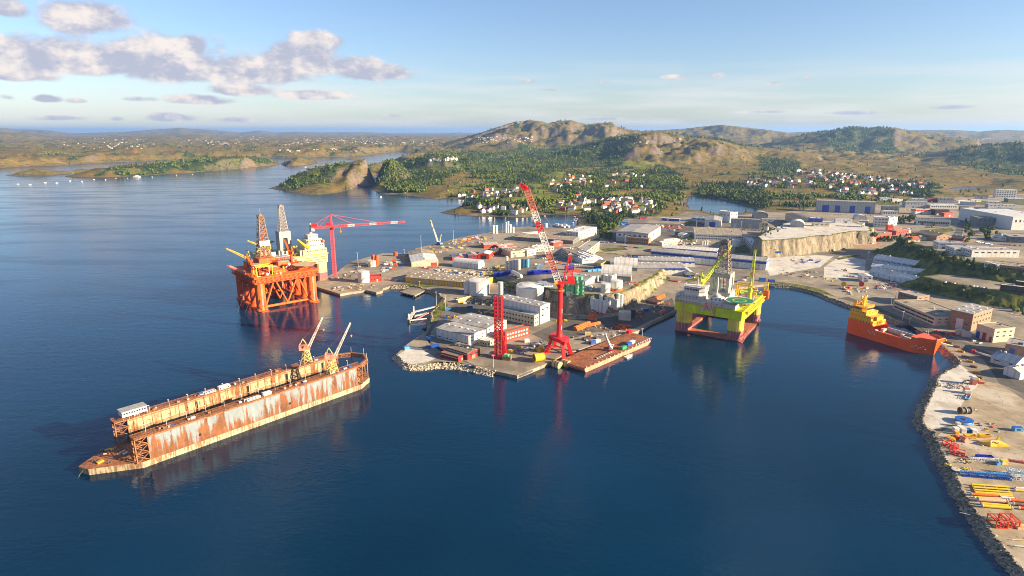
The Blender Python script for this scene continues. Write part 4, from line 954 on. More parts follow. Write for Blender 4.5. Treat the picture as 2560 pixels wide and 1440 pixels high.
# ================================================================ paint and steel
def rusty(name, paint, rust, amt=.4, z0=None, z1=None, rough=.65, scale=.06, dark=None):
 """painted steel with rust runs; with z0/z1 the paint is worn away more towards z0"""
 m = bpy.data.materials.new(name); m.use_nodes = True
 nt = m.node_tree; N = nt.nodes; L = nt.links; bs = N['Principled BSDF']; bs.inputs['Roughness'].default_value = rough; bs.inputs['Specular IOR Level'].default_value = .25
 geo = N.new('ShaderNodeNewGeometry')
 def noise(s, d, r, st):
  n = N.new('ShaderNodeTexNoise'); n.inputs['Scale'].default_value = s; n.inputs['Detail'].default_value = d; n.inputs['Roughness'].default_value = r
  mp = N.new('ShaderNodeMapping'); mp.inputs['Scale'].default_value = st; L.new(geo.outputs['Position'], mp.inputs[0]); L.new(mp.outputs[0], n.inputs['Vector']); return n.outputs[0]
 def M(op, a, b):
  n = N.new('ShaderNodeMath'); n.operation = op
  for i, v in enumerate((a, b)):
   if isinstance(v, (int, float)): n.inputs[i].default_value = v
   else: L.new(v, n.inputs[i])
  return n.outputs[0]
 def rng(v, a, b):
  n = N.new('ShaderNodeMapRange'); L.new(v, n.inputs[0]); n.inputs[1].default_value = a; n.inputs[2].default_value = b; return n.outputs[0]
 def mix(f, a, b):
  n = N.new('ShaderNodeMix'); n.data_type = 'RGBA'; L.new(f, n.inputs[0])
  for i, c in ((6, a), (7, b)):
   if isinstance(c, tuple): n.inputs[i].default_value = (*c, 1)
   else: L.new(c, n.inputs[i])
  return n.outputs[2]
 big = noise(scale, 6, .72, (1, 1, .45)); run = noise(scale*6, 4, .6, (1, 1, .07))
 v = M('ADD', M('MULTIPLY', M('SUBTRACT', big, .5), 1.5), M('ADD', M('MULTIPLY', M('SUBTRACT', run, .5), 1.3), .55))
 if z0 is not None:
  sep = N.new('ShaderNodeSeparateXYZ'); L.new(geo.outputs['Position'], sep.inputs[0])
  v = M('ADD', v, M('MULTIPLY', rng(sep.outputs[2], z1, z0), .26))
 t = .70-.3*amt
 f = rng(v, t-.07, t+.09)
 p2 = mix(rng(noise(scale*3, 5, .6, (1, 1, .5)), .35, .65), tuple(c*.86 for c in paint), tuple(min(1, c*1.1) for c in paint))
 r2 = mix(rng(noise(scale*4, 5, .7, (1, 1, .4)), .35, .65), tuple(c*.6 for c in rust), tuple(min(1, c*1.35) for c in rust))
 c = mix(f, p2, r2)
 L.new(c, bs.inputs['Base Color'])
 return m
M_DSIDE = rusty('dock_side_paint', (.165,.20,.22), (.145,.056,.022), .16, 4, 17)
M_DIN = rusty('dock_inner_paint', (.34,.27,.16), (.17,.068,.025), .42, 3, 11)
M_DDECK = rusty('dock_rust_deck', (.30,.12,.05), (.15,.06,.025), .4, scale=.12)
M_BAND = rusty('dock_boot_band', (.32,.28,.19), (.18,.10,.05), .35, scale=.15)
M_RUSTST = rusty('rusty_steel', (.30,.13,.06), (.16,.07,.035), .4, scale=.3)
M_HOLE = mat('opening_shade', (.012,.01,.009), .9, .2)  # near-black colour paints the shade inside dock recesses and ports
M_PALEST = mat('pale_steel', (.50,.49,.44), .5, .12, stain=(.25,.15,.08), stain_amt=.2)
M_CRYEL = rusty('weathered_yellow_green', (.52,.46,.16), (.25,.15,.06), .3, scale=.3)
M_PINK = rusty('faded_red_paint', (.62,.20,.15), (.35,.12,.07), .3, scale=.3)
M_WHITE = mat('white_paint', (.60,.59,.57), .45, .06, stain=(.5,.44,.35), stain_amt=.1)
M_LAMP = mat('galvanised_steel', (.55,.55,.54), .4, .08, metal=.3)
M_ORRED = rusty('orange_red_paint', (.58,.075,.012), (.32,.06,.015), .28, scale=.12)
M_ORRED2 = rusty('orange_paint_worn', (.66,.125,.018), (.34,.08,.02), .28, scale=.15)
M_RED = mat('crane_red', (.62,.02,.02), .4, .1, .2)
M_REDW = mat('crane_white', (.64,.61,.58), .45, .08)
M_YEL = mat('lime_yellow_paint', (.50,.60,.012), .45, .10, .15, stain=(.40,.33,.06), stain_amt=.22, streak=True)
M_YELCOL = mat('column_yellow', (.64,.52,.05), .5, .08, .15, stain=(.40,.28,.06), stain_amt=.2, streak=True)
M_YEL2 = mat('warm_yellow_paint', (.62,.44,.02), .45, .08, .2)
M_CREAM = mat('cream_paint', (.56,.47,.22), .5, .08, .2, stain=(.42,.30,.12), stain_amt=.2)
M_PURP = rusty('antifouling_purple', (.27,.085,.10), (.33,.13,.07), .30, scale=.12)
M_PONT = rusty('antifouling_orange', (.42,.14,.07), (.25,.09,.05), .35, scale=.15)
M_LGREY = mat('superstructure_grey', (.45,.44,.40), .5, .08, .3, stain=(.36,.33,.28), stain_amt=.2)
M_MGREY = mat('machinery_grey', (.30,.295,.28), .5, .15, .4)
M_DGREY = mat('dark_machinery', (.07,.07,.07), .5, .2, .4)
M_GREEN = mat('helideck_green', (.015,.16,.07), .6, .1, .3)
M_HTAN = mat('helideck_tan', (.42,.34,.20), .7, .12, .3)
M_BLUEP = mat('blue_paint', (.02,.09,.38), .4, .1, .4)
M_LBLUE = mat('light_blue_paint', (.10,.30,.55), .4, .1, .4)
M_YELC = mat('yellow_ochre_paint', (.68,.38,.02), .45, .1, .4)
M_LIFE = mat('lifeboat_pink', (.68,.20,.16), .4, .08)
M_BROWN = mat('brown_steel', (.20,.12,.07), .6, .2, .4)
def railing(mb, pts, h=1.1, post=3.0, r=.09):
 for a, b in zip(pts[:-1], pts[1:]):
  a, b = Vector(a), Vector(b); L_ = (b-a).length; n = max(1, int(L_/post))
  for k in range(n+1):
   p = a.lerp(b, k/n); mb.bar(p, p+Vector((0,0,h)), r)
  mb.bar(a+Vector((0,0,h)), b+Vector((0,0,h)), r*1.2); mb.bar(a+Vector((0,0,h*.5)), b+Vector((0,0,h*.5)), r)
 return mb
def wins(parent, n, x0, x1, y, z0, z1, share=.6, axis='x', d=.12, m=None, name='window'):
 st = (x1-x0)/n
 for i in range(n):
  a = x0+st*(i+.5-share/2); b = a+st*share
  if axis == 'x': panel(name, parent, m or M_GLASS, a, y-d, z0, b, y+d, z1)
  else: panel(name, parent, m or M_GLASS, y-d, a, z0, y+d, b, z1)
# ================================================================ the floating dock
def floating_dock():
 p1, p2 = G(359,1170), G(905,972)
 rz = math.atan2(p2.y-p1.y, p2.x-p1.x)
 e = empty('floating_dock', (p1.x, p1.y, 0), rz, 'rust streaked floating dry dock with two long wing walls, lying at anchor', 'dry dock')
 L_, Wd, ZD, ZT = 164., 40., 4.0, 20.0
 plan = [(0,0),(L_,0),(L_+13,7),(L_+19,20),(L_+13,33),(L_,Wd),(0,Wd),(-9,37),(-22,29),(-28,24),(-25,16)]
 b = MB(); b.prism(plan, -3, 1.7); b.build('pontoon_boot', M_BAND, e)
 def grow(k): return [(p[0]+(k if p[0] > L_ else -k if p[0] < 0 else 0), p[1]+(-k if p[1] < 5 else k if p[1] > 36.5 else 0)) for p in plan]
 b = MB(); b.prism(grow(.15), 1.7, ZD); b.build('pontoon', M_BAND, e)
 b = MB(); b.prism(grow(.05), ZD, ZD+.12); b.build('pontoon_deck', M_DDECK, e)
 # wing walls
 for s, (y0, y1) in enumerate(((0., 5.2), (Wd-5.2, Wd))):
  w = MB(); w.box(5, y0, ZD+.12, L_-4, y1, ZT)
  wall = w.build('wing_wall', M_DSIDE if s == 0 else M_DIN, e)
  t = MB(); t.box(-3, y0-.9, ZT, L_+2, y1+.9, ZT+.5); t.build('walkway_deck', M_DDECK, e)
  tr = MB()
  yo = y0-.75 if s == 0 else y0-.75
  for yy in (y0-.7, y1+.7): railing(tr, [(-3, yy, ZT+.5), (L_+2, yy, ZT+.5)], 1.1, 4.0, .13)
  tr.build('railing', M_RUSTST, e)
  rub = MB()
  if s == 0:
   for z in (ZT-.9,): rub.box(4.5, y0-.22, z, L_-3.5, y0, z+.5)
  rub.box(4.5, (y1 if s == 0 else y0-.25), 12.2, L_-3.5, (y1+.25 if s == 0 else y0), 12.7)
  rub.build('rubbing_strake', M_RUSTST, e)
  # open end frames
  for x0, x1 in ((-3., 5.), (L_-4, L_+2)):
   q = MB()
   for x in (x0+.3, x1-.2):
    for y in (y0+.3, y1-.3): q.bar((x,y,ZD), (x,y,ZT), .6)
   for z in (9.5, 15.):
    q.box(x0, y0, z, x1, y1, z+.35)
   for y in (y0+.3, y1-.3):
    for z in (ZD, 9.5, 15.): q.bar((x0+.3,y,z), (x1-.2,y,z+5.2), .35); q.bar((x1-.2,y,z), (x0+.3,y,z+5.2), .35)
   q.build('end_frame', M_RUSTST, e)
  # lamps along the walkway
  n = 13
  for k in range(n):
   x = 6+k*(L_-14)/(n-1); q = MB(); y = y0-.6 if s else y1+.6
   q.tube((x,y,ZT+.5), (x,y,ZT+5.6), .13, 5); q.bar((x,y,ZT+5.5), (x-.9,y,ZT+5.7), .3); q.build('lamp_post', M_LAMP, e)
  rnd = random.Random(3+s)
  for k in range(22):
   x = rnd.uniform(8, L_-8); sx, sy, sz = rnd.uniform(.8, 3.2), rnd.uniform(.6, 1.6), rnd.uniform(.5, 1.6); y = rnd.uniform(y0+.4, y1-2)
   panel('deck_fitting', e, (M_RUSTST, M_PALEST, M_BLUEP, M_MGREY, M_WHITE)[k % 5], x, y, ZT+.5, x+sx, y+sy, ZT+.5+sz)
 # inner face of the far wall: plating bays, ledges, recesses
 yi = Wd-5.2
 for k in range(26):
  x = 8+k*(L_-20)/25
  panel('stiffener', e, M_RUSTST, x, yi-.3, 9.0, x+.35, yi, ZT-.4)
 for z in (8.6, ZT-1.2): panel('ledge', e, M_RUSTST, 6, yi-.55, z, L_-6, yi, z+.4)
 for x in (48., 86., 118., 150.): panel('recess_shade', e, M_HOLE, x, yi-.16, ZD+.3, x+1.6, yi+.3, ZT-2)  # flat dark panels paint recess shade, nothing is cut into the wall
 lw = MB(); lw.box(7, yi-1.8, ZD+.12, L_-8, yi-.6, 8.2); lw.build('lower_strake', M_DDECK, e)
 for x in (35., 100.): panel('port', e, M_HOLE, x, -.12, 8.2, x+1.5, .3, 9.8)
 for k in range(40):
  x = 12+k*3.6
  panel('keel_block', e, M_RUSTST, x, 18.8, ZD+.12, x+1.6, 21.2, ZD+1.9)
 # control cabin at the end of the far wall
 c = MB(); c.box(2, Wd-6.4, ZT+2.6, 17, Wd+1.2, ZT+6.2); cab = c.build('control_cabin', M_WHITE, e)
 r = MB(); r.box(1.6, Wd-6.8, ZT+6.2, 17.4, Wd+1.6, ZT+6.5); r.build('cabin_roof', M_MGREY, cab)
 wins(cab, 9, 2.5, 16.5, Wd-6.4, ZT+4.2, ZT+5.4, .65)
 for x in (2.3, 7, 12, 16.5):
  q = MB(); q.bar((x,Wd-6,ZT+.5), (x,Wd-6,ZT+2.7), .3); q.bar((x,Wd+.8,ZT+.5), (x,Wd+.8,ZT+2.7), .3); q.build('stilt', M_RUSTST, cab)
 for x0, x1, y0, h in ((66,74,Wd-4.4,2.6),(56,64,Wd-4,1.3),(82,88,.6,2.4),(70,80,.8,1.4)):
  c = MB(); c.box(x0, y0, ZT+.5, x1, y0+3, ZT+.5+h); d = c.build('deck_house', M_WHITE, e); wins(d, 4, x0, x1, y0, ZT+1.2, ZT+2.2, .35)
 # walkway bridge round the far end
 top = [(L_+2,2.6,ZT+.2),(L_+13,9,ZT+.2),(L_+18,20,ZT+.2),(L_+13,31,ZT+.2),(L_+2,Wd-2.6,ZT+.2)]
 g = MB()
 for a, b_ in zip(top[:-1], top[1:]): g.bar(a, b_, 2.0, .9)
 g.build('end_bridge', M_RUSTST, e)
 for a, b_ in zip(top[:-1], top[1:]):
  q = MB(); q.truss(Vector(a)-Vector((0,0,2.2)), Vector(b_)-Vector((0,0,2.2)), 1.8, 1.8, 6, .3, .25); q.build('bridge_truss', M_RUSTST, e)
 for p in top[1:-1]:
  q = MB(); q.bar((p[0],p[1],ZD), (p[0],p[1],ZT), .8); q.build('bridge_post', M_RUSTST, e)
  q = MB(); q.tube((p[0],p[1],ZT), (p[0],p[1],ZT+5.5), .15, 5); q.build('lamp_post', M_LAMP, e)
 # gear left on the bow platform
 rnd = random.Random(9)
 for k in range(26):
  x, y = rnd.uniform(-18, 3), rnd.uniform(8, 34)
  if y < 14 and x < -12: continue
  s = rnd.uniform(.6, 2.4); m = (M_RUSTST, M_RUSTST, M_BROWN, M_PALEST, M_DGREY, M_YELC)[k % 6]
  q = panel('deck_gear', e, m, 0, 0, 0, s*1.8, s*.5, .3+s*.3); q.location = (x, y, ZD+.12); q.rotation_euler = (0, 0, rnd.uniform(0, 3))
 for x, y in ((-20,24),(-14,14),(-12,35),(L_+12,14),(L_+12,30)):
  q = MB(); q.cyl(x-.7, y, ZD, ZD+1.2, .4, 8); q.cyl(x+.7, y, ZD, ZD+1.2, .4, 8); q.build('bollard', M_DGREY, e)
 ch = MB(); ch.path([(-26,20,ZD-.6), (-29,19,1.2), (-31,18,-1)], .22); ch.build('mooring_chain', M_DGREY, e)
 return e, rz, p1
DOCK, DRZ, DP1 = floating_dock()
def dock_crane(lx, ly, label, az, tipz, reach):
 c, s = math.cos(DRZ), math.sin(DRZ)
 e = empty('dock_crane', (DP1.x+lx*c-ly*s, DP1.y+lx*s+ly*c, 20.5), DRZ, label, 'crane', 'jib cranes on the floating dock')
 for sx in (-1, 1):
  for sy in (-1, 1):
   q = MB(); q.bar((sx*3.6,sy*2.6,.5), (sx*1.9,sy*1.7,11), .5); q.build('leg', M_CRYEL, e)
   q = MB(); q.box(sx*3.6-.9, sy*2.6-.4, 0, sx*3.6+.9, sy*2.6+.4, .9); q.build('bogie', M_DGREY, e)
 b = MB()
 lv = [(.9,3.6,2.6),(4.2,3.05,2.3),(7.6,2.5,2.0),(11,1.9,1.7)]
 for (z0,a0,b0),(z1,a1,b1) in zip(lv[:-1], lv[1:]):
  P0 = [(-a0,-b0,z0),(a0,-b0,z0),(a0,b0,z0),(-a0,b0,z0)]; P1_ = [(-a1,-b1,z1),(a1,-b1,z1),(a1,b1,z1),(-a1,b1,z1)]
  for i in range(4):
   j = (i+1) % 4; b.bar(P0[i], P1_[j], .3); b.bar(P0[j], P1_[i], .3); b.bar(P1_[i], P1_[j], .35)
 b.build('tower_bracing', M_CRYEL, e)
 d = MB(); d.cyl(0,0,11,11.8,3.0,16); d.build('slewing_ring', M_CRYEL, e)
 up = empty('slewing_top', (0,0,11.8), az-DRZ); up.parent = e
 h = MB(); h.box(-5.2,-2.3,0,1.8,2.3,4.0); h.build('machinery_house', M_PINK, up)
 panel('cab', up, M_PINK, 1.8, -2.2, .3, 3.6, .2, 3.0); panel('cab_glass', up, M_GLASS, 3.55, -2.0, 1.2, 3.68, 0, 2.7)
 f = MB()
 for sy in (-1.4, 1.4): f.bar((1.2,sy,4), (-1.6,sy*.5,9.2), .4); f.bar((-4.6,sy,4), (-1.6,sy*.5,9.2), .35)
 f.bar((-1.6,-1,9.2), (-1.6,1,9.2), .5); f.build('mast', M_CRYEL, up)
 tip = (reach, 0, tipz-20.5-11.8)
 j = MB(); j.truss((2.4,0,1.6), tip, 1.9, .8, 12, .34, .2); j.build('jib', M_PALEST, up)
 st = MB(); st.bar((-1.6,0,9.2), tip, .14); st.bar((-1.6,.7,9.2), (reach*.55,.4,tip[2]*.55+1), .12); st.build('stay', M_DGREY, up)
 hk = MB(); hk.bar(tip, (tip[0],0,tip[2]-10), .12); hk.build('hoist_rope', M_DGREY, up)
 hb = MB(); hb.cone((tip[0],0,tip[2]-11.6), (tip[0],0,tip[2]-10), .3, .9, 8); hb.build('hook_block', M_YELC, up)
dock_crane(138.5, 37.4, 'lattice jib crane on the far wing wall of the dock', R(20), 58, 15)
dock_crane(140, 2.6, 'lattice jib crane on the near wing wall of the dock', R(20), 60, 16)
# ================================================================ rig fittings
def fittings(e, area, z, n, mats_, seed, smax=4.5, hmax=4.0, name='deck_module'):
 """machinery units spread over a deck area"""
 r = random.Random(seed); x0, y0, x1, y1 = area
 for k in range(n):
  x, y = r.uniform(x0, x1), r.uniform(y0, y1); sx, sy, sz = r.uniform(1.2, smax), r.uniform(1.0, smax*.8), r.uniform(.8, hmax)
  m = mats_[k % len(mats_)]
  if k % 5 == 3:
   q = MB(); q.cone((x,y,z+.9), (x+sx*1.4,y+r.uniform(-.5,.5),z+.9), .8, .8, 10); q.build('vessel', m, e)
  elif k % 5 == 4:
   q = MB(); q.cyl(x, y, z, z+sz*1.3, .9, 10); q.build('tank', m, e)
  else: panel(name, e, m, x, y, z, x+sx, y+sy, z+sz)
def pipes(e, area, z, n, m, seed, name='pipe_run'):
 r = random.Random(seed); x0, y0, x1, y1 = area
 for k in range(n):
  y = r.uniform(y0, y1); a = r.uniform(x0, (x0+x1)/2); b = r.uniform((x0+x1)/2, x1); h = r.uniform(.5, 2.5)
  q = MB(); q.path([(a,y,z), (a,y,z+h), (b,y,z+h), (b,y+r.uniform(-4,4),z+h)], .28, 5); q.build(name, m, e)
def derrick(e, x, y, z0, z1, w0, w1, m, bays=9, ch=.75, br=.4, extra=None):
 lv = [(z0+(z1-z0)*k/bays, w0+(w1-w0)*(k/bays)) for k in range(bays+1)]
 for i, (sx, sy) in enumerate(((-1,-1),(1,-1),(1,1),(-1,1))):
  q = MB(); q.bar((x+sx*w0/2,y+sy*w0/2,z0), (x+sx*w1/2,y+sy*w1/2,z1), ch); q.build('derrick_leg', m, e)
 q = MB()
 for (a0,w_0),(a1,w_1) in zip(lv[:-1], lv[1:]):
  P0 = [(x+s*w_0/2,y+t*w_0/2,a0) for s,t in ((-1,-1),(1,-1),(1,1),(-1,1))]; P1_ = [(x+s*w_1/2,y+t*w_1/2,a1) for s,t in ((-1,-1),(1,-1),(1,1),(-1,1))]
  for i in range(4):
   j = (i+1) % 4; q.bar(P0[i], P1_[j], br); q.bar(P0[j], P1_[i], br); q.bar(P1_[i], P1_[j], br*1.1)
 q.build('derrick_bracing', m, e)
 q = MB(); q.cbox(x, y, z1, w1+1.6, w1+1.6, .6); q.cbox(x, y, z1+.6, w1*.7, w1*.5, 2.6); q.build('crown_block', m, e)
 q = MB(); railing(q, [(x-w1/2-.8,y-w1/2-.8,z1+.6),(x+w1/2+.8,y-w1/2-.8,z1+.6),(x+w1/2+.8,y+w1/2+.8,z1+.6),(x-w1/2-.8,y+w1/2+.8,z1+.6),(x-w1/2-.8,y-w1/2-.8,z1+.6)], 1.4, 2, .2); q.build('crown_railing', m, e)
def helideck(e, x, y, z, r, m, mark, edge, n=8, rot=R(22.5), legs=True):
 P = [(x+r*math.cos(rot+2*math.pi*i/n), y+r*math.sin(rot+2*math.pi*i/n)) for i in range(n)]
 q = MB(); q.prism(P, z-.6, z); hd = q.build('helideck', m, e)
 q = MB()
 for i in range(n):
  a, b = P[i], P[(i+1)%n]; ox, oy = 1+1.4/r, 1+1.4/r
  A_ = (x+(a[0]-x)*ox, y+(a[1]-y)*oy); B_ = (x+(b[0]-x)*ox, y+(b[1]-y)*oy)
  q.add([(a[0],a[1],z-.1),(b[0],b[1],z-.1),(B_[0],B_[1],z+.25),(A_[0],A_[1],z+.25),(a[0],a[1],z-.3),(b[0],b[1],z-.3),(B_[0],B_[1],z+.05),(A_[0],A_[1],z+.05)], [(0,3,2,1),(4,5,6,7),(2,3,7,6)])
 q.build('safety_net', edge, hd)
 q = MB(); k = 32; ri, ro = r*.42, r*.50
 for i in range(k):
  t0, t1 = 2*math.pi*i/k, 2*math.pi*(i+1)/k
  q.add([(x+ri*math.cos(t0),y+ri*math.sin(t0),z+.03),(x+ro*math.cos(t0),y+ro*math.sin(t0),z+.03),(x+ro*math.cos(t1),y+ro*math.sin(t1),z+.03),(x+ri*math.cos(t1),y+ri*math.sin(t1),z+.03)], [(0,1,2,3)])
 q.build('landing_circle', mark, hd)
 if legs:
  q = MB()
  for i in range(0, n, 2): q.bar((x+(P[i][0]-x)*.75, y+(P[i][1]-y)*.75, z-.6), (x+(P[i][0]-x)*.45, y+(P[i][1]-y)*.45, z-5.5), .4); q.bar((x+(P[i][0]-x)*.95, y+(P[i][1]-y)*.95, z-.6), (x+(P[i][0]-x)*.45, y+(P[i][1]-y)*.45, z-5.5), .35)
  q.build('helideck_support', edge, hd)
def pedestal_crane(e, x, y, z, hp, az, el, L_, m, mp, hp_r=1.6, w=2.4, name='deck_crane'):
 """crane fixed to a rig: one part with its own pieces"""
 q = MB(); q.cone((x,y,z), (x,y,z+hp), hp_r, hp_r*.9, 12); c = q.build(name, mp, e)
 q = MB(); q.cyl(x, y, z+hp, z+hp+.9, hp_r*1.5, 12); q.build('crane_ring', mp, c)
 u = Vector((math.cos(az), math.sin(az), 0)); s = Vector((-u.y, u.x, 0)); o = Vector((x,y,z+hp+.9))
 q = MB(); q.bar(o-u*3+Vector((0,0,1.3)), o+u*2.2+Vector((0,0,1.3)), 3.0, 2.6); q.build('crane_house', m, c)
 t = o+u*2.2+u*(L_*math.cos(el))+Vector((0,0,1.0+L_*math.sin(el)))
 q = MB(); q.truss(o+u*2.0+Vector((0,0,1.0)), t, w, w*.45, max(6, int(L_/2.6)), .42, .26); q.build('crane_boom', m, c)
 a = o-u*1.5+Vector((0,0,9.5))
 q = MB()
 for k in (-1.1, 1.1): q.bar(o+u*1.2+s*k+Vector((0,0,2.6)), a+s*k*.3, .45); q.bar(o-u*2.8+s*k+Vector((0,0,2.6)), a+s*k*.3, .4)
 q.build('crane_mast', m, c)
 q = MB(); q.bar(a, t, .16); q.bar(a+s*.4, o.lerp(t, .55)+Vector((0,0,1.2)), .14); q.build('crane_stay', M_DGREY, c)
 q = MB(); q.bar(t, t-Vector((0,0,8)), .14); q.bar(t-Vector((0,0,9)), t-Vector((0,0,8)), .7); q.build('crane_hook', M_DGREY, c)
# ================================================================ the orange semi-submersible
def orange_rig():
 fl, fr = G(655,775), G(782,752); rz = math.atan2(fr.y-fl.y, fr.x-fl.x); LX = (fr-fl).length; LY = 66.
 e = empty('drilling_rig', (fl.x, fl.y, 0), rz, 'orange red semi-submersible drilling rig with truss braces and tan helideck', 'drilling rig')
 ys = (0., 24., 46., LY); ZB, ZT = 33., 37.
 for x in (0., LX):
  q = MB(); q.prism([(x-6,-7),(x-4,-11),(x+4,-11),(x+6,-7),(x+6,LY+7),(x+4,LY+11),(x-4,LY+11),(x-6,LY+7)], -6, .6); q.build('pontoon', M_ORRED2, e)
  for i, y in enumerate(ys):
   r = 5.6 if i in (0, 3) else 4.2
   q = MB(); q.lathe([(r+1.4,-5),(r+1.2,.9),(r,3.6),(r,ZB)], 18, x, y); col = q.build('column', M_ORRED2 if i == 0 else M_ORRED, e)
   q = MB()
   for t in range(7): q.cyl(x, y, 5+t*4.2, 5.35+t*4.2, r+.12, 18)
   q.build('ring_frame', M_ORRED, col)
   if i in (0, 3):
    q = MB();
    for sgn in (-1, 1): q.bar((x+sgn*.5,y-r-.2,3), (x+sgn*.5,y-r-.2,ZB), .16)
    for t in range(14): q.bar((x-.5,y-r-.2,4+t*2), (x+.5,y-r-.2,4+t*2), .16)
    q.build('ladder', M_REDW, col)
    for kx in (-2.2, 2.2):
     q = MB(); q.path([(x+kx,y-r-.6,1.5),(x+kx*1.2,y-r-1.4,8),(x+kx,y-r-.4,14)], .3); q.build('anchor_chain', M_DGREY, col)
 for y in (0., LY):
  q = MB(); q.tube((5,y,3.2), (LX-5,y,3.2), 1.5, 10); q.build('horizontal_brace', M_ORRED2, e)
  for a, b in (((5,y,4),(LX*.27,y,ZB)), ((LX*.3,y,ZB),(LX*.5,y,4)), ((LX*.5,y,4),(LX*.72,y,ZB)), ((LX*.75,y,ZB),(LX-5,y,4))):
   q = MB(); q.tube(a, b, 1.05, 10); q.build('diagonal_brace', M_ORRED2, e)
 for y in (24., 46.):
  for a, b in (((4,y,4),(LX*.3,y,ZB)), ((LX*.5,y,4),(LX*.3,y,ZB)), ((LX*.5,y,4),(LX*.7,y,ZB)), ((LX-4,y,4),(LX*.7,y,ZB))):
   q = MB(); q.tube(a, b, .9, 8); q.build('diagonal_brace', M_ORRED, e)
 for x in (0., LX):
  for a, b in zip(ys[:-1], ys[1:]):
   q = MB(); q.tube((x,a,6), (x,b,ZB), .8, 8); q.build('diagonal_brace', M_ORRED, e)
 # main deck
 x0, y0, x1, y1 = -8., -8., LX+6, LY+8
 q = MB(); q.box(x0, y0, ZB, x1, y1, ZB+.9); q.build('lower_deck', M_ORRED, e)
 q = MB(); q.box(x0+2.5, y0+2.5, ZB+.9, x1-2.5, y1-2.5, ZT+3); q.build('deck_box', M_ORRED, e)
 q = MB()
 for a, b in (((x0,y0),(x1,y0)), ((x0,y0),(x0,y1)), ((x1,y0),(x1,y1))):
  A_, B_ = Vector((*a,ZB+.9)), Vector((*b,ZB+.9)); n = 14
  q.bar(A_+Vector((0,0,5.6)), B_+Vector((0,0,5.6)), .6)
  for k in range(n):
   p, r_ = A_.lerp(B_, k/n), A_.lerp(B_, (k+1)/n); q.bar(p, r_+Vector((0,0,5.6)), .35); q.bar(p, p+Vector((0,0,5.6)), .4)
 q.build('deck_girder', M_ORRED2, e)
 q = MB(); q.box(x0, y0, ZT+3, x1, y1, ZT+3.6); q.build('upper_deck', M_ORRED2, e)
 ZU = ZT+3.6
 q = MB(); railing(q, [(x0,y1,ZU),(x0,y0,ZU),(x1,y0,ZU),(x1,y1,ZU)], 1.4, 3, .18); q.build('railing', M_ORRED2, e)
 # superstructure
 panel('living_quarters', e, M_ORRED, LX*.55, 6, ZU, LX-2, 22, ZU+7)
 q = panel('quarters_wing', e, M_ORRED2, LX*.28, 2, ZU, LX*.53, 14, ZU+3.8)
 for k in range(7): panel('window', e, M_REDW, LX*.56+k*3.4, 5.86, ZU+2.2, LX*.56+k*3.4+1.2, 6.0, ZU+3.4); panel('window', e, M_REDW, LX*.56+k*3.4, 5.86, ZU+4.8, LX*.56+k*3.4+1.2, 6.0, ZU+6)
 helideck(e, LX-8, -2, ZU+7.6, 13.5, M_HTAN, M_YELC, M_ORRED2)
 dx, dy = LX*.36, 40.
 q = MB(); q.cbox(dx, dy, ZU, 20, 19, 14); q.build('drill_floor_block', M_ORRED2, e)
 derrick(e, dx, dy, ZU+14, 104, 13.5, 5.5, M_BROWN, 10, .9, .45)
 panel('wind_wall', e, M_WHITE, dx-6.2, dy-6.6, ZU+29, dx+6.2, dy-6.2, ZU+35)
 panel('racking_board', e, M_RED, dx-2, dy-4.2, 84, dx+2, dy-3.8, 87)
 q = MB(); q.tube((dx,dy,ZU+14), (dx,dy,98), .6, 6); q.build('drill_string', M_RED, e)
 q = MB(); q.tube((dx,dy,106), (dx,dy,114), .25, 5); q.build('aerial', M_PINK, e)
 for sx in (-1, 1):
  q = MB()
  for a, b in (((6+9*sx,-4,ZU),(6+9*sx,-4,ZU+12)), ((6+9*sx,6,ZU),(6+9*sx,6,ZU+12)), ((6+9*sx,-4,ZU+12),(6+9*sx,6,ZU+12))): q.bar(a, b, .9)
  q.build('gantry_frame', M_YEL2, e)
 q = MB(); q.bar((-4,-4,ZU+12), (16,-4,ZU+12), 1.2); q.bar((-4,6,ZU+12), (16,6,ZU+12), 1.2); q.build('gantry_beam', M_YEL2, e)
 pedestal_crane(e, -4, 8, ZU, 10, R(100), R(62), 14, M_ORRED2, M_ORRED2, 1.8, 2.2)
 pedestal_crane(e, LX*.82, 28, ZU, 15, R(120), R(70), 18, M_ORRED2, M_ORRED, 1.6, 2.2)
 pedestal_crane(e, LX*.1, 52, ZU, 12, R(150), R(30), 24, M_YEL2, M_ORRED, 1.5, 2.2)
 q = MB(); q.cone((-8,20,ZU+2), (-22,30,ZU+10), 2.0, 1.6, 12); q.build('flare_boom', M_PINK, e)
 q = MB(); q.truss((-8,20,ZU+1), (-24,31,ZU+11), 2.6, 1.4, 6, .35, .25); q.build('boom_frame', M_ORRED2, e)
 fittings(e, (4, 4, LX-8, LY-6), ZU, 70, (M_ORRED, M_ORRED2, M_RED, M_MGREY, M_ORRED, M_YEL2, M_WHITE, M_ORRED2, M_BROWN), 5, 6, 9)
 fittings(e, (x0+1, y0+1, LX*.5, 10), ZU, 14, (M_WHITE, M_ORRED, M_ORRED2, M_CREAM), 6, 3, 3)
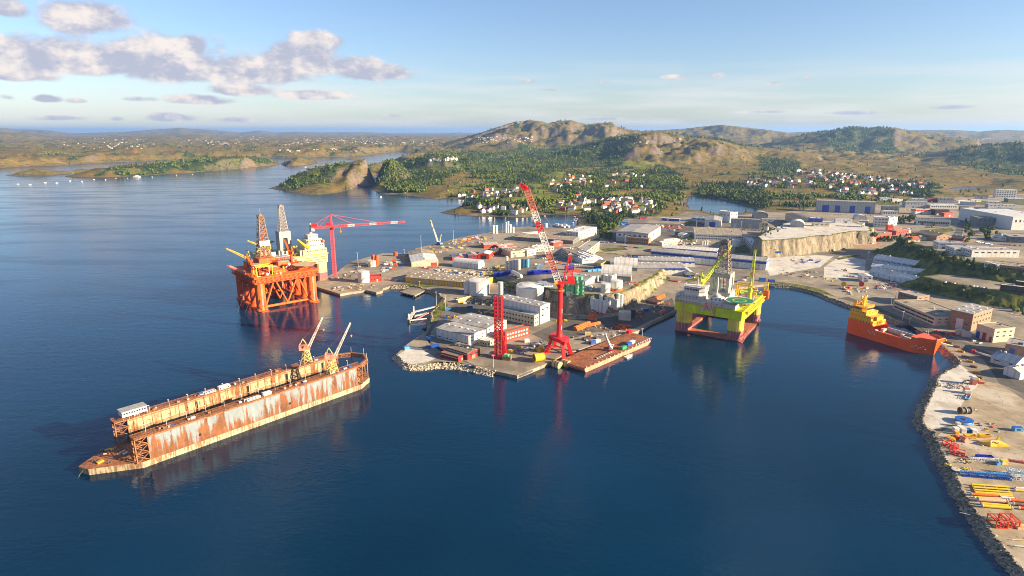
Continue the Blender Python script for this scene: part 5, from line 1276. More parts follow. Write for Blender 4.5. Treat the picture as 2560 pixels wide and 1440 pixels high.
 for x0_, y0_, w_, d_, h_, m_ in ((14,8,13,10,7,M_ORRED),(30,16,14,9,10,M_ORRED2),(2,20,11,14,9,M_ORRED),(46,30,13,14,8,M_ORRED),(4,50,16,12,8,M_ORRED2),(40,50,18,10,9,M_ORRED)):
  panel('deck_module', e, m_, x0_, y0_, ZU, x0_+w_, y0_+d_, ZU+h_); panel('module_roof', e, M_MGREY, x0_+.5, y0_+.5, ZU+h_, x0_+w_-.5, y0_+d_-.5, ZU+h_+.4)
  for k_ in range(4): panel('module_rib', e, M_ORRED2 if m_ is M_ORRED else M_BROWN, x0_+w_*(.1+.25*k_), y0_-.25, ZU, x0_+w_*(.1+.25*k_)+.6, y0_, ZU+h_)
 pipes(e, (4, 4, LX-6, LY-6), ZU, 12, M_PINK, 7); pipes(e, (0, 0, LX, 20), ZU+3, 6, M_ORRED2, 8)
 for k in range(5):
  q = MB(); q.tube((LX*.62+k*2.2,32,ZU+2), (LX*.5+k*2.2,22,ZU+14), .35, 6); q.build('riser', (M_RED, M_PINK)[k % 2], e)
 for c in ((8,-6,ZU+2.4),(LX*.6,2,ZU+9)):
  q = MB(); q.ball(c, 1.9, 12); q.build('radome', M_WHITE, e, True)
 for k, (x, y) in enumerate(((-8,10),(-8,40))):
  q = MB(); q.cone((x-1,y,ZB-4), (x-1,y+7,ZB-4), 1.4, 1.0, 8); q.build('lifeboat', M_ORRED, e)
 # anchor wires at the left corner
 for a in ((-9,30),(-12,14),(-6,6)):
  q = MB(); q.bar((a[0]+6,a[1],ZB), (a[0]-14,a[1]-6,-1), .22); q.build('anchor_wire', M_DGREY, e)
 return e
orange_rig()
# ================================================================ the cream and yellow rig behind it
def cream_rig():
 fr = G(812,706); rz = R(40); LX, LY = 62., 62.
 c, s = math.cos(rz), math.sin(rz)
 e = empty('drilling_rig', (fr.x-LX*c-6, fr.y-LX*s+6, 0), rz, 'cream yellow rig with grey derrick and stepped white quarters behind the orange rig', 'drilling rig')
 for x in (0, LX):
  q = MB(); q.prism([(x-7,-9),(x+7,-9),(x+7,LY+9),(x-7,LY+9)], -6, 1.0); q.build('pontoon', M_PURP, e)
  for y in (0, LY):
   P = [(x-7,y-5),(x-5,y-7),(x+5,y-7),(x+7,y-5),(x+7,y+5),(x+5,y+7),(x-5,y+7),(x-7,y+5)]
   q = MB(); q.prism(P, -2, 14); q.build('column_foot', M_PURP, e)
   q = MB(); q.prism(P, 14, 28); q.build('column', M_CREAM, e)
 q = MB(); q.prism([(-9,-5),(-5,-9),(LX+5,-9),(LX+9,-5),(LX+9,LY+9),(-9,LY+9)], 28, 40); q.build('deck_box', M_CREAM, e)
 ZU = 40
 q = MB(); railing(q, [(-9,LY+9,ZU),(-9,-9,ZU),(LX+9,-9,ZU),(LX+9,LY+9,ZU)], 1.4, 4, .2); q.build('railing', M_YEL2, e)
 # stepped quarters on the right
 for k, (a, b, c0, d, h0, h1) in enumerate(((LX-26,-7,LX+8,24,ZU,ZU+8),(LX-22,-4,LX+6,22,ZU+8,ZU+15),(LX-18,-2,LX+4,18,ZU+15,ZU+21),(LX-14,2,LX,14,ZU+21,ZU+27))):
  q = MB(); q.box(a, b, h0, c0, d, h1); blk = q.build('quarters_tier', M_LGREY if k else M_CREAM, e)
  wins(blk, 9-k, a+1, c0-1, b, h1-2.8, h1-1.4, .55)
  wins(blk, 6, b+1, d-1, c0, h1-2.8, h1-1.4, .5, 'y')
 q = MB(); q.truss((LX-7,8,ZU+27), (LX-7,8,ZU+42), 2.6, .8, 6, .4, .25); q.build('radio_mast', M_LGREY, e)
 q = MB(); q.ball((LX+5,-3,ZU+17.5), 2.2, 12); q.build('radome', M_PINK, e, True)
 helideck(e, 10, LY+2, ZU+13, 13, M_GREEN, M_YELC, M_LGREY)
 dx, dy = LX*.42, 34.
 for sx in (-1, 1):
  q = MB(); q.add([(dx+sx*8,dy-7,ZU),(dx+sx*4.5,dy-7,ZU),(dx+sx*3.0,dy-7,ZU+22),(dx+sx*8,dy-7,ZU+22),(dx+sx*8,dy+7,ZU),(dx+sx*4.5,dy+7,ZU),(dx+sx*3.0,dy+7,ZU+22),(dx+sx*8,dy+7,ZU+22)],
      [(0,1,2,3),(7,6,5,4),(0,3,7,4),(1,5,6,2),(3,2,6,7),(0,4,5,1)]); q.build('derrick_base_leg', M_MGREY, e)
 q = MB(); q.cbox(dx, dy, ZU+22, 16, 14, 9); q.build('derrick_base', M_MGREY, e)
 derrick(e, dx, dy, ZU+31, 104, 11, 5.0, mat('derrick_weathered', (.27,.24,.21), .5, .15, .3, stain=(.2,.13,.09), stain_amt=.3), 8, .7, .36)
 pedestal_crane(e, LX*.72, -4, ZU, 10, R(200), R(40), 20, M_YEL2, M_YEL2)
 pedestal_crane(e, 0, 20, ZU, 10, R(150), R(25), 26, M_YEL2, M_CREAM)
 fittings(e, (-6,-6,LX-28,LY), ZU, 34, (M_LGREY, M_CREAM, M_YEL2, M_MGREY, M_ORRED2, M_WHITE, M_CREAM), 15, 6, 8)
 fittings(e, (LX-24,26,LX+6,LY), ZU, 12, (M_LGREY, M_CREAM, M_YEL2), 16, 6, 6)
 pipes(e, (-4,-6,LX,LY), ZU+1, 8, M_YEL2, 17)
 for k in range(3): panel('deck_stripe', e, M_ORRED2, LX-26, -9.15, 30+k*3.2, LX+5, -8.9, 31+k*3.2)
cream_rig()
# ================================================================ the lime yellow semi-submersible in the middle
def lime_rig():
 fr = G(1858,806,21.); rz = R(-34); LX, LY = 71., 90.
 c, s = math.cos(rz), math.sin(rz)
 e = empty('drilling_rig', (fr.x-LX*c, fr.y-LX*s, 0), rz, 'lime yellow semi-submersible rig with green helideck and two lattice cranes at the quay', 'drilling rig')
 Z0, Z1, Z2 = 9.6, 22.5, 31.5
 # ring pontoon
 for nm, b in (('f',(2,1,LX-2,14)), ('b',(2,LY-15,LX-2,LY-1)), ('l',(1,14,14,LY-15)), ('r',(LX-14,14,LX-1,LY-15))):
  q = MB(); q.box(b[0], b[1], -6, b[2], b[3], 1.6); q.build('pontoon', M_PURP, e)
  q = MB(); q.box(b[0]+.3, b[1]+.3, 1.6, b[2]-.3, b[3]-.3, 1.8); q.build('pontoon_deck', M_PONT, e)
 for x, y in ((9,9),(LX-9,9),(LX-9,LY-9),(9,LY-9)):
  n = 20
  P = [(x+math.copysign(abs(math.cos(t))**.55, math.cos(t))*7.4, y+math.copysign(abs(math.sin(t))**.55, math.sin(t))*7.4) for t in [2*math.pi*(i+.5)/n for i in range(n)]]
  Q = [(x+(a-x)*1.15, y+(b-y)*1.15) for a, b in P]
  q = MB(); q.prism(Q, -5, 3.2, P); q.build('column_foot', M_PURP, e)
  q = MB(); q.prism(P, 3.2, Z0); q.build('column_foot', M_PURP, e)
  q = MB(); q.prism(P, Z0, Z1); col = q.build('column', M_YELCOL, e)
  for k in range(3):
   q = MB(); q.bar((x-3+k*3,y-7.55,1), (x-3+k*3,y-7.55,Z1), .14); q.build('draught_scale', M_WHITE, col)
 # boat landing stairs at the front right foot
 q = MB(); q.truss((LX-2,-1,0), (LX+5,5,13), 4.0, 1.5, 5, .4, .3); q.build('boat_landing', M_PINK, e)
 q = MB()
 q.prism([(0,2),(2,0),(LX-2,0),(LX,2),(LX,LY-2),(LX-2,LY),(2,LY),(0,LY-2)], Z1, Z2); q.build('deck_box', M_YEL, e)
 for k, z in enumerate((Z1+1.2, Z1+5.4)):
  panel('rub_rail', e, M_YEL2, LX-.1, 3, z, LX+.5, LY-3, z+.6)
 q = MB(); railing(q, [(0,LY,Z2),(0,0,Z2),(LX,0,Z2),(LX,LY,Z2)], 1.4, 3, .18); q.build('railing', M_YEL2, e)
 panel('side_gangway', e, M_YEL2, LX, 4, Z2-1, LX+3, LY-6, Z2-.5)
 for k in range(12): panel('gangway_bracket', e, M_YEL2, LX, 6+k*5.6, Z2-4, LX+2.4, 6.6+k*5.6, Z2-1)
 # grey upper hull with portholes
 q = MB(); q.prism([(.5,.6),(LX-9,.6),(LX-9,16),(.5,16)], Z2, Z2+5.2); h = q.build('quarters_base', M_LGREY, e)
 for k in range(8): panel('porthole', h, M_GLASS, 3+k*3.2, .48, Z2+1.6, 4+k*3.2, .62, Z2+2.6)
 for k in range(4): panel('porthole', h, M_GLASS, 33+k*5, .48, Z2+2.6, 34.2+k*5, .62, Z2+3.8)
 q = MB(); q.box(1.5, 2.6, Z2+5.2, 30, 16, Z2+8.8); b2 = q.build('quarters_tier', M_LGREY, e); wins(b2, 6, 3, 24, 2.6, Z2+6.4, Z2+7.5, .28)
 q = MB(); q.prism([(9,3.5),(24,3.5),(29,7),(29,16),(9,16)], Z2+8.8, Z2+12.8); br = q.build('bridge', M_WHITE, e)
 q = MB(); q.prism([(8.2,2.6),(24.4,2.6),(30,6.4),(30,17),(8.2,17)], Z2+12.8, Z2+17.4); bt = q.build('bridge', M_WHITE, e); wins(bt, 9, 9.5, 24, 2.6, Z2+14, Z2+15.8, .7); wins(bt, 4, 8, 16, 30, Z2+14, Z2+15.8, .6, 'y')
 q = MB(); q.box(7.8, 2.2, Z2+17.4, 30.4, 17.4, Z2+17.9); q.build('bridge_roof', M_WHITE, bt)
 q = MB(); railing(q, [(8,17,Z2+17.9),(8,2.4,Z2+17.9),(30,2.4,Z2+17.9),(30,17,Z2+17.9)], 1.3, 2.5, .16); q.build('roof_railing', M_LGREY, bt)
 q = MB(); q.truss((20,10,Z2+17.9), (20,10,Z2+27), 1.6, .6, 5, .25, .2); q.build('radio_mast', M_LGREY, bt)
 q = MB(); q.ball((2.5,3,Z2+7.6), 2.3, 14); q.build('radome', M_WHITE, e, True)
 q = MB(); q.prism([(36,3),(47,3),(50,7),(47,12),(36,12),(34,7)], Z2+5.2, Z2+10); q.build('winch_house', M_WHITE, e)
 for k in range(3): panel('port', e, M_GLASS, 37+k*4, 2.85, Z2+7, 38.4+k*4, 3.1, Z2+8.4)
 q = MB(); q.lathe([(4.6,Z2+10),(4.2,Z2+11.4),(2.6,Z2+12.6),(.4,Z2+13)], 16, 41, 8); q.build('dome_tank', M_LGREY, e, True)
 q = MB(); q.tube((40,12,Z2+8), (40,12,Z2+28), .75, 8); q.build('exhaust_stack', M_WHITE, e)
 helideck(e, LX-7, 7, Z2+9.5, 13.5, M_GREEN, M_YELC, M_WHITE)
 # free fall lifeboats on slanted davits
 for k in (0, 1):
  x = 32.5+k*5.4
  q = MB(); n = 8
  a, b = Vector((x,-2.6,Z2-3.0)), Vector((x,3.4,Z2+5.5)); d = (b-a).normalized()
  for t0, t1, r0, r1 in ((0,.16,.5,1.35),(.16,.8,1.35,1.45),(.8,1,1.45,.7)): q.cone(a.lerp(b,t0), a.lerp(b,t1), r0, r1, 10)
  lb = q.build('lifeboat', M_LIFE, e)
  q = MB()
  for sx in (-1.9, 1.9): q.bar(a+Vector((sx,-.8,-2)), b+Vector((sx,.8,2)), .4); q.bar(b+Vector((sx,.8,2)), (x+sx,4,Z2+1), .35)
  for t in (0., .5, 1.): q.bar(a.lerp(b,t)+Vector((-1.9,0,-1.7)), a.lerp(b,t)+Vector((1.9,0,-1.7)), .3)
  q.build('lifeboat_davit', M_WHITE, e)
 # drill floor and derrick
 dx, dy = 36., 42.
 q = MB(); q.cbox(dx, dy, Z2, 24, 24, 9); q.build('drill_floor', M_LGREY, e)
 q = MB()
 for sx in (-1, 1):
  for sy in (-1, 1): q.box(dx+sx*8.2-1.6, dy+sy*8.2-1.6, Z2+9, dx+sx*8.2+1.6, dy+sy*8.2+1.6, Z2+24)
 q.build('derrick_column', M_LGREY, e)
 panel('wind_wall', e, M_LGREY, dx-7, dy-8.6, Z2+9, dx+1.5, dy-8.2, Z2+22); panel('wind_wall', e, M_MGREY, dx+8.2, dy-7, Z2+9, dx+8.6, dy+7, Z2+24)
 q = MB(); q.cbox(dx, dy, Z2+24, 20, 18, 4.5); q.build('monkey_board', M_MGREY, e)
 derrick(e, dx, dy, Z2+28.5, 92, 13.5, 7.5, mat('derrick_weathered', (.27,.24,.21), .5, .15, .3, stain=(.2,.13,.09), stain_amt=.3), 7, .8, .42)
 q = MB(); q.cbox(dx, dy, 89, 6, 6, 5); q.build('top_drive_house', M_DGREY, e)
 for k in (-2.5, 2.5):
  q = MB(); q.tube((dx+k,dy-3,Z2+9), (dx+k*.6,dy-3,89), .4, 6); q.build('drill_pipe_stand', M_MGREY, e)
 # cranes
 pedestal_crane(e, 22, 20, Z2+8, 12, R(52)-rz*0, R(50), 46, M_YEL, M_YEL, 1.9, 3.0)
 pedestal_crane(e, LX-4, 34, Z2, 14, R(95), R(80), 40, M_YEL, M_YEL, 2.2, 3.4)
 # orange pipe handling gantry
 q = MB()
 for x in (LX-22, LX-8):
  q.bar((x,52,Z2), (x,52,Z2+15), 1.1); q.bar((x,60,Z2), (x,60,Z2+15), 1.1)
 q.bar((LX-22,52,Z2+15), (LX-8,52,Z2+15), 1.2); q.bar((LX-22,60,Z2+15), (LX-8,60,Z2+15), 1.2); q.bar((LX-22,52,Z2+6), (LX-8,60,Z2+15), .8)
 q.build('pipe_gantry', M_YELC, e)
 q = MB(); q.truss((LX+2,LY-8,Z2), (LX+2,LY-8,Z2+14), 4, 3, 4, .45, .3); q.build('side_tower', M_YEL2, e)
 panel('red_locker', e, M_ORRED, LX-1, LY-10, Z2-4, LX+5, LY-4, Z2+5)
 for k in range(4):
  q = MB(); q.cone((LX-12+k*1.0,20+k*5,Z2+2.2), (LX-6+k,22+k*5,Z2+2.2), 2.0, 2.0, 14); q.build('hose_reel', (M_LGREY, M_DGREY)[k % 2], e)
 fittings(e, (4,18,LX-6,LY-4), Z2, 60, (M_LGREY, M_WHITE, M_MGREY, M_LGREY, M_CREAM, M_PINK, M_WHITE, M_BLUEP, M_LGREY, M_YELC, M_BROWN), 25, 5, 6)
 fittings(e, (LX-20,16,LX-2,LY-20), Z2, 26, (M_WHITE, M_LGREY, M_YEL2, M_RED, M_MGREY, M_WHITE), 26, 4, 5)
 fittings(e, (2,18,22,40), Z2, 14, (M_BROWN, M_LGREY, M_WHITE, M_PINK), 27, 6, 8)
 pipes(e, (2,16,LX-4,LY-4), Z2+1, 16, M_WHITE, 28); pipes(e, (LX-24,0,LX,40), Z2+3, 8, M_YEL2, 29)
lime_rig()
# ================================================================ supply ship
def supply_ship():
 st, bw = G(2115,830), G(2318,892); rz = math.atan2(bw.y-st.y, bw.x-st.x); L_ = (bw-st).length
 e = empty('supply_ship', (st.x, st.y, 0), rz, 'orange supply ship with yellow wheelhouse and open cargo deck moored by the road', 'ship', None, (1, 1.08, 1.26))
 B_ = 10.6; yc = 9.6   # half beam, centre line
 def sec(t):
  """(half width at water, half width at deck, deck height) along the ship"""
  if t < .06: w = .80+.2*t/.06
  elif t > .80: w = max(.03, 1-((t-.80)/.20)**1.9)
  else: w = 1
  wd = 1 if t < .88 else max(.58, 1-((t-.88)/.15)**2.6)
  if t < .04: wd = .86+.14*t/.04
  z = 12.6 if t < .33 else (12.6-4.0*(min(1,(t-.33)/.05)) if t < .78 else 8.6+4.8*min(1,(t-.78)/.1)**1.3)
  return w*B_, wd*B_, z
 ts = [0,.02,.05,.1,.2,.3,.33,.36,.38,.45,.55,.65,.75,.78,.81,.84,.87,.9,.93,.96,.985,1.0]
 rows = []
 for t in ts:
  w0, w1, z = sec(t); x = t*L_; fl = 0 if t < .8 else ((t-.8)/.2)**2*4.0
  pr = [(w0*.9,-3,0),(w0,0.,0),(w0+(w1-w0)*.35,z*.45,.35),(w1,z,1)]
  rows.append([(x+fl*f, yc-a, zz) for a, zz, f in pr]+[(x+fl*f, yc+a, zz) for a, zz, f in pr[::-1]])
 q = MB(); n = 8
 for r in rows: q.v += r
 for i in range(len(rows)-1):
  for j in range(n-1):
   if j != 3: q.f.append((i*n+j, (i+1)*n+j, (i+1)*n+j+1, i*n+j+1))
 q.f.append(tuple(range(n-1,-1,-1))); q.f.append(tuple((len(rows)-1)*n+j for j in range(n)))
 M_HULL = mat('ship_orange', (.82,.105,.014), .35, .05, .1)
 M_HY = mat('ship_yellow', (.72,.36,.02), .4, .07, .3)
 M_SDECK = mat('ship_deck_brown', (.22,.12,.06), .7, .15, .4)
 hull = q.build('hull', M_HULL, e)
 d = MB(); d.box(.34*L_, yc-B_+.8, 5.0, .80*L_, yc+B_-.8, 5.4); d.build('cargo_deck', M_SDECK, e)
 # decks that close the hull fore and aft
 d = MB(); d.prism([(1,yc-8.8),(.34*L_,yc-10.2),(.34*L_,yc+10.2),(1,yc+8.8)], 11.0, 11.3); d.build('accommodation_deck', M_HULL, e)
 fd = [(t, sec(t)) for t in (.79,.84,.9,.95,.985,1.0)]
 P = [(t*L_+((t-.8)/.2)**2*4.0*(t>.8), yc-s_[1]+.5) for t, s_ in fd]; P2 = [(a, 2*yc-b) for a, b in P[::-1]]
 d = MB(); d.prism(P+P2, 11.4, 12.0); d.build('foredeck', M_HULL, e)
 for sgn in (-1, 1):
  q = MB(); q.box(.36*L_, yc+sgn*(B_-.9)-.5, 5.4, .80*L_, yc+sgn*(B_-.9)+.5, 8.6); q.build('cargo_rail', M_LGREY if sgn > 0 else M_HULL, e)
  for k in range(10):
   x = .38*L_+k*3.6; panel('rail_post', e, M_WHITE, x, yc+sgn*(B_-1.6)-.15, 5.4, x+.4, yc+sgn*(B_-1.6)+.15, 8.4)
 q = MB(); q.cone((L_+3.7,yc-6,13.3), (L_+3.7,yc+6,13.3), .5, .5, 8); q.build('bow_fender', M_HULL, e)
 bl = [((1.0,yc-9.4),(27,yc+9.4),11.3,14.8),((1.0,yc-9.0),(24.5,yc+9.0),14.8,18.0),((1.2,yc-8.6),(18.5,yc+8.6),18.0,20.6)]
 for k, (a, b, z0, z1) in enumerate(bl):
  q = MB(); q.box(a[0], a[1], z0, b[0], b[1], z1); t = q.build('superstructure_tier', M_HY, e)
  wins(t, 7-k, a[0]+2, b[0]-2, a[1], z0+1.2, z0+2.2, .25); wins(t, 7, a[1]+1, b[1]-1, b[0], z0+1.2, z0+2.2, .3, 'y')
 q = MB(); q.prism([(3,yc-8.6),(13,yc-8.6),(16,yc-5),(16,yc+5),(13,yc+8.6),(3,yc+8.6)], 20.6, 23.8); wh = q.build('wheelhouse', M_HY, e)
 wins(wh, 7, 3.5, 12.6, yc-8.6, 21.6, 23.2, .8); wins(wh, 8, yc-5, yc+5, 16, 21.6, 23.2, .8, 'y'); wins(wh, 6, 3.6, 12.6, yc+8.6, 21.6, 23.2, .8)
 q = MB(); q.prism([(2.6,yc-9),(13.4,yc-9),(16.6,yc-5),(16.6,yc+5),(13.4,yc+9),(2.6,yc+9)], 23.8, 24.2); q.build('wheelhouse_roof', M_HY, wh)
 q = MB(); railing(q, [(3,yc+9,24.2),(3,yc-9,24.2),(13,yc-9,24.2),(16,yc-5,24.2),(16,yc+5,24.2),(13,yc+9,24.2)], 1.2, 2, .16); q.build('roof_railing', M_HY, wh)
 q = MB(); q.truss((8,yc,24), (8,yc,31), 4.0, 2.4, 4, .6, .4); q.bar((8,yc-5,27.5), (8,yc+5,27.5), .6); q.bar((8,yc-3.6,30), (8,yc+3.6,30), .6); q.build('mast', M_HY, e)
 for k in (-3.6, 3.6):
  q = MB(); q.ball((8,yc+k,31.2), .9, 10); q.build('radome', M_WHITE, e, True)
 for k, (x, y) in enumerate(((4,yc-5.5),(4,yc+5.5))):
  q = MB(); q.box(x-1.6, y-1.3, 24.2, x+1.6, y+1.3, 27.8); q.build('funnel', M_HY, e)
 for sgn in (-1, 1):
  q = MB(); q.cone((19,yc+sgn*7.6,17.2), (25,yc+sgn*7.6,17.2), 1.1, .8, 10); q.build('rescue_boat', M_HULL, e)
 for k, (x, y, sx, sy, sz, m) in enumerate(((24,yc-4,3,8,3.4,M_HY),(27.2,yc-6.5,2.6,2.6,2.6,M_WHITE),(29,yc+1,3,5,3,M_LGREY),(36,yc-5.6,7,3,1.8,M_ORRED2),(44,yc-6.5,5,2.2,1.2,M_HULL),(52,yc+2,6,2.5,1.5,M_LGREY),(47,yc+4.4,3,2.5,2.2,M_WHITE),(60,yc-6.6,6,1.6,.9,M_HY))):
  panel('deck_gear', e, m, x, y, 11.3 if x < 27 else 5.4, x+sx, y+sy, (11.3 if x < 27 else 5.4)+sz+(3.4 if x < 27 else 0))
 for k in range(4): panel('hull_mark', e, M_WHITE, 24+k*2.2, yc-B_-.06, 6.5-(k % 2)*1.4, 25+k*2.2, yc-B_+.1, 7.3-(k % 2)*1.4)
 for k in range(7):
  x = .80*L_+k*1.7+1; w0, w1, z = sec(x/L_);
  panel('draught_mark', e, M_WHITE, x+1.0, yc-(w0+w1)/2-.35, 4.2+(k % 3)*.9, x+1.7, yc-(w0+w1)/2+.6, 4.7+(k % 3)*.9)
 a = Vector((L_+4.2,yc,11)); inv = Matrix.Rotation(-rz, 4, 'Z')
 qy = inv @ (G(2378,868,QZ)-Vector((st.x,st.y,0)))
 q = MB(); q.bar(a, qy, .3); q.build('mooring_line', M_CREAM, e)
 q = MB(); q.tube((L_*.86,yc+6,10.5), (L_*.86,yc+6,17), .14, 5); q.build('jack_staff', M_WHITE, e)
supply_ship()
# ================================================================ barge on the near quay
def barge():
 b, c = G(1462,922,4), G(1636,847,4); rz = math.atan2(c.y-b.y, c.x-b.x); L_ = (c-b).length; Wd = 30.
 e = empty('deck_barge', (b.x, b.y, 0), rz, 'flat rust brown deck barge with pink red side moored along the near quay', 'barge')
 M_BS = rusty('barge_side_paint', (.62,.23,.16), (.40,.17,.09), .3, scale=.15)
 plan = [(0,0),(L_-7,0),(L_,5),(L_,Wd-3),(L_-4,Wd),(0,Wd)]; low = [(3,.3),(L_-14,.3),(L_-9,5),(L_-9,Wd-3),(L_-12,Wd),(3,Wd)]
 q = MB(); q.prism(low, -1.5, 2.6, plan); q.build('hull', M_BS, e)
 q = MB(); q.prism(plan, 2.6, 4.0); q.build('sheer_strake', M_BS, e)
 q = MB(); q.prism([(p[0]*.997+.15, p[1]*.99+.15) for p in plan], 4.0, 4.15); q.build('barge_deck', M_DDECK, e)
 for k in range(18):
  x = 3+k*(L_-12)/17; panel('bollard', e, M_PALEST if k % 3 else M_WHITE, x, .4, 4.15, x+.7, 1.0, 4.9)
 for k in range(24):
  x = 26+k*1.25; panel('chain_block', e, (M_DGREY, M_PALEST, M_BROWN)[k % 3], x, 6.5+k*.05, 4.15, x+.9, 8.2+(k%2)*.6+k*.05, 4.9)
 for k in range(22):
  y = L_-30+k*1.3; panel('edge_fender', e, (M_WHITE, M_PALEST, M_MGREY)[k % 3], y, 1.4+(k*.7 % 2), 4.15, y+.8, 2.4+(k*.7 % 2), 5.0)
 q = MB(); q.box(L_-30, .05, 2.2, L_-22, .35, 3.8); q.build('fender_strip', M_CREAM, e)
 return e, rz, b
BARGE, BRZ, BB = barge()
def on_barge(x, y, z=4.15):
 c, s = math.cos(BRZ), math.sin(BRZ); return Vector((BB.x+x*c-y*s, BB.y+x*s+y*c, z))
# ================================================================ cranes on the quay
def lattice_sections(e, p0, p1, w0, w1, n, mats_, name, bays=4, ch=.5, br=.32, up=None):
 p0, p1 = Vector(p0), Vector(p1)
 for k in range(n):
  a, b = p0.lerp(p1, k/n), p0.lerp(p1, (k+1)/n)
  q = MB(); q.truss(a, b, w0+(w1-w0)*k/n, w0+(w1-w0)*(k+1)/n, bays, ch, br, up); q.build(name, mats_[k % len(mats_)], e)
def portal_crane():
 feet = [G(1367,882,QZ), G(1410,903,QZ), G(1427,885,QZ), G(1385,868,QZ)]
 c = sum(feet, Vector())/4
 e = empty('portal_crane', c, 0, 'tall red portal crane with red and white lattice jib on the near quay', 'crane')
 ft = [f-c for f in feet]; ZP = 15.5; top = [f*.46 for f in ft]
 for f, t in zip(ft, top):
  q = MB(); q.bar((f.x,f.y,1.8), (t.x*1.35,t.y*1.35,ZP-1.5), 3.0); q.build('leg', M_RED, e)
  q = MB(); q.box(f.x-2.6, f.y-1.0, 0, f.x+2.6, f.y+1.0, 1.9); q.build('bogie', M_RED, e)
 for i in (0, 2):
  q = MB(); q.bar((ft[i].x,ft[i].y,2.4), (ft[(i+3)%4 if i == 0 else 3 if i == 2 else 0].x*1., ft[(i+3)%4 if i == 0 else 3].y, 2.4), 1.0); q.build('sill_beam', M_RED, e)
 q = MB(); P = [(t.x*1.5,t.y*1.5) for t in top]; q.prism(P, ZP-2.0, ZP+1.5); q.build('portal_top', M_RED, e)
 q = MB(); q.bar((top[0].x*1.6,top[0].y*1.6,ZP-.4), (top[3].x*1.6,top[3].y*1.6,ZP-.4), 3.4); q.bar((top[1].x*1.6,top[1].y*1.6,ZP-.4), (top[2].x*1.6,top[2].y*1.6,ZP-.4), 3.4); q.build('portal_beam', M_RED, e)
 q = MB(); q.lathe([(3.4,ZP+1.5),(2.7,ZP+5),(2.5,ZP+10),(2.4,64),(3.0,65),(3.6,66.4)], 20); q.build('column', M_RED, e)
 q = MB(); q.cyl(0,0,66.4,67.6,4.2,20); q.cyl(0,0,60,60.4,3.8,16); q.build('slewing_ring', M_RED, e)
 q = MB(); railing(q, [(3.8*math.cos(t),3.8*math.sin(t),60.4) for t in [i*math.pi/5 for i in range(11)]], 1.3, 2, .2); q.build('gallery', M_YELC, e)
 for k, z in enumerate((24., 40.)): panel('service_hatch', e, M_REDW, 1.6, -2.3, z, 2.4, -1.9, z+4)
 # slewing top: counterweight to the right, jib to the left
 q = MB(); q.box(-3,-3.2,67.6,13,3.2,70.2); q.build('slewing_platform', M_RED, e)
 q = MB(); q.box(6.5,-3,70.2,12.6,3,74); q.build('machinery_house', M_RED, e)
 panel('cab', e, M_YELC, -5.4, -3.6, 67.6, -2.6, -1.4, 70.4)
 apex = Vector((8.5,0,94))
 for s in (-1, 1):
  q = MB(); q.bar((2.5,s*2.6,70), apex+Vector((-.5,s*.8,0)), .7); q.build('mast_leg', M_RED, e)
  q = MB(); q.bar((11.5,s*2.6,70), apex+Vector((.3,s*.8,0)), .7); q.build('mast_leg', M_RED, e)
 q = MB()
 for z in (76, 82, 88):
  f = (z-70)/24; a = Vector((2.5,-2.6,70)).lerp(apex, f); b = Vector((11.5,-2.6,70)).lerp(apex, f); a2 = Vector((a.x,-a.y,a.z)); b2 = Vector((b.x,-b.y,b.z))
  for s_, t_ in ((a,b),(b,b2),(b2,a2),(a2,a)): q.bar(s_, t_, .4)
  q.bar(a, Vector((11.5,-2.6,70)).lerp(apex, f+.24), .35); q.bar(b, Vector((2.5,-2.6,70)).lerp(apex, f+.24), .35)
 q.build('mast_bracing', M_RED, e)
 tip = Vector((-33, 0, ZY(455, c.y)-QZ))
 base = Vector((-1.5, 0, 68.6))
 elbow = base.lerp(tip, .92)
 for s in (-1, 1):
  pass
 lattice_sections(e, base, elbow, 5.2, 5.0, 9, (M_REDW, M_PINK, M_PINK, M_REDW, M_REDW, M_RED), 'jib_section', 4, .75, .46)
 q = MB(); q.truss(elbow, tip+Vector((-3,0,-2)), 4.6, 2.4, 3, .6, .4); q.bar(elbow, tip+Vector((-3.5,0,-1)), 2.4); q.build('jib_head', M_RED, e)
 q = MB()
 for s in (-.8, .8): q.bar(apex+Vector((0,s,0)), base.lerp(tip, .95)+Vector((0,s,0)), .16); q.bar(apex+Vector((0,s,0)), base.lerp(tip, .55)+Vector((0,s,2)), .16)
 q.build('stay', M_PINK, e)
 ht = tip+Vector((-4.5,0,-2))
 q = MB(); q.bar(ht, (ht.x,0,ht.z-9), .2); q.bar((ht.x,0,ht.z-11), (ht.x,0,ht.z-9), 1.2); q.build('hook_block', M_RED, e)
portal_crane()
def lattice_tower():
 g = GP(1247,893)
 e = empty('lattice_tower', g, R(-12), 'tall bright red lattice tower standing on a red base beside the accommodation module', 'tower')
 for sx in (-1, 1):
  for sy in (-1, 1):
   q = MB(); q.bar((sx*3,sy*3,2), (sx*3,sy*3,58), .8); q.build('chord', M_RED, e)
 for a, b in (((-3,-3),(3,-3)),((3,-3),(3,3)),((3,3),(-3,3)),((-3,3),(-3,-3))):
  q = MB()
  for k in range(16):
   z = 2+k*3.5; q.bar((*a,z), (*b,z+3.5), .45); q.bar((*b,z), (*a,z+3.5), .45); q.bar((*a,z+3.5), (*b,z+3.5), .45)
  q.build('bracing', M_RED, e)
 q = MB(); q.bar((0,-3.1,2), (0,-3.1,58), .6); q.build('ladder_rail', M_PINK, e)
 q = MB(); q.bar((2,-1,30), (8,-2,2), .9); q.bar((5,1,2), (5,1,20), 2.2); q.bar((7.2,1,2), (7.2,1,18), .5); q.build('back_stay', M_RED, e)
 q = MB(); q.box(-6,-4,0,4,4,2); q.box(-8,-1.5,0,-6,1.5,1.4); q.build('base_frame', M_RED, e)
lattice_tower()
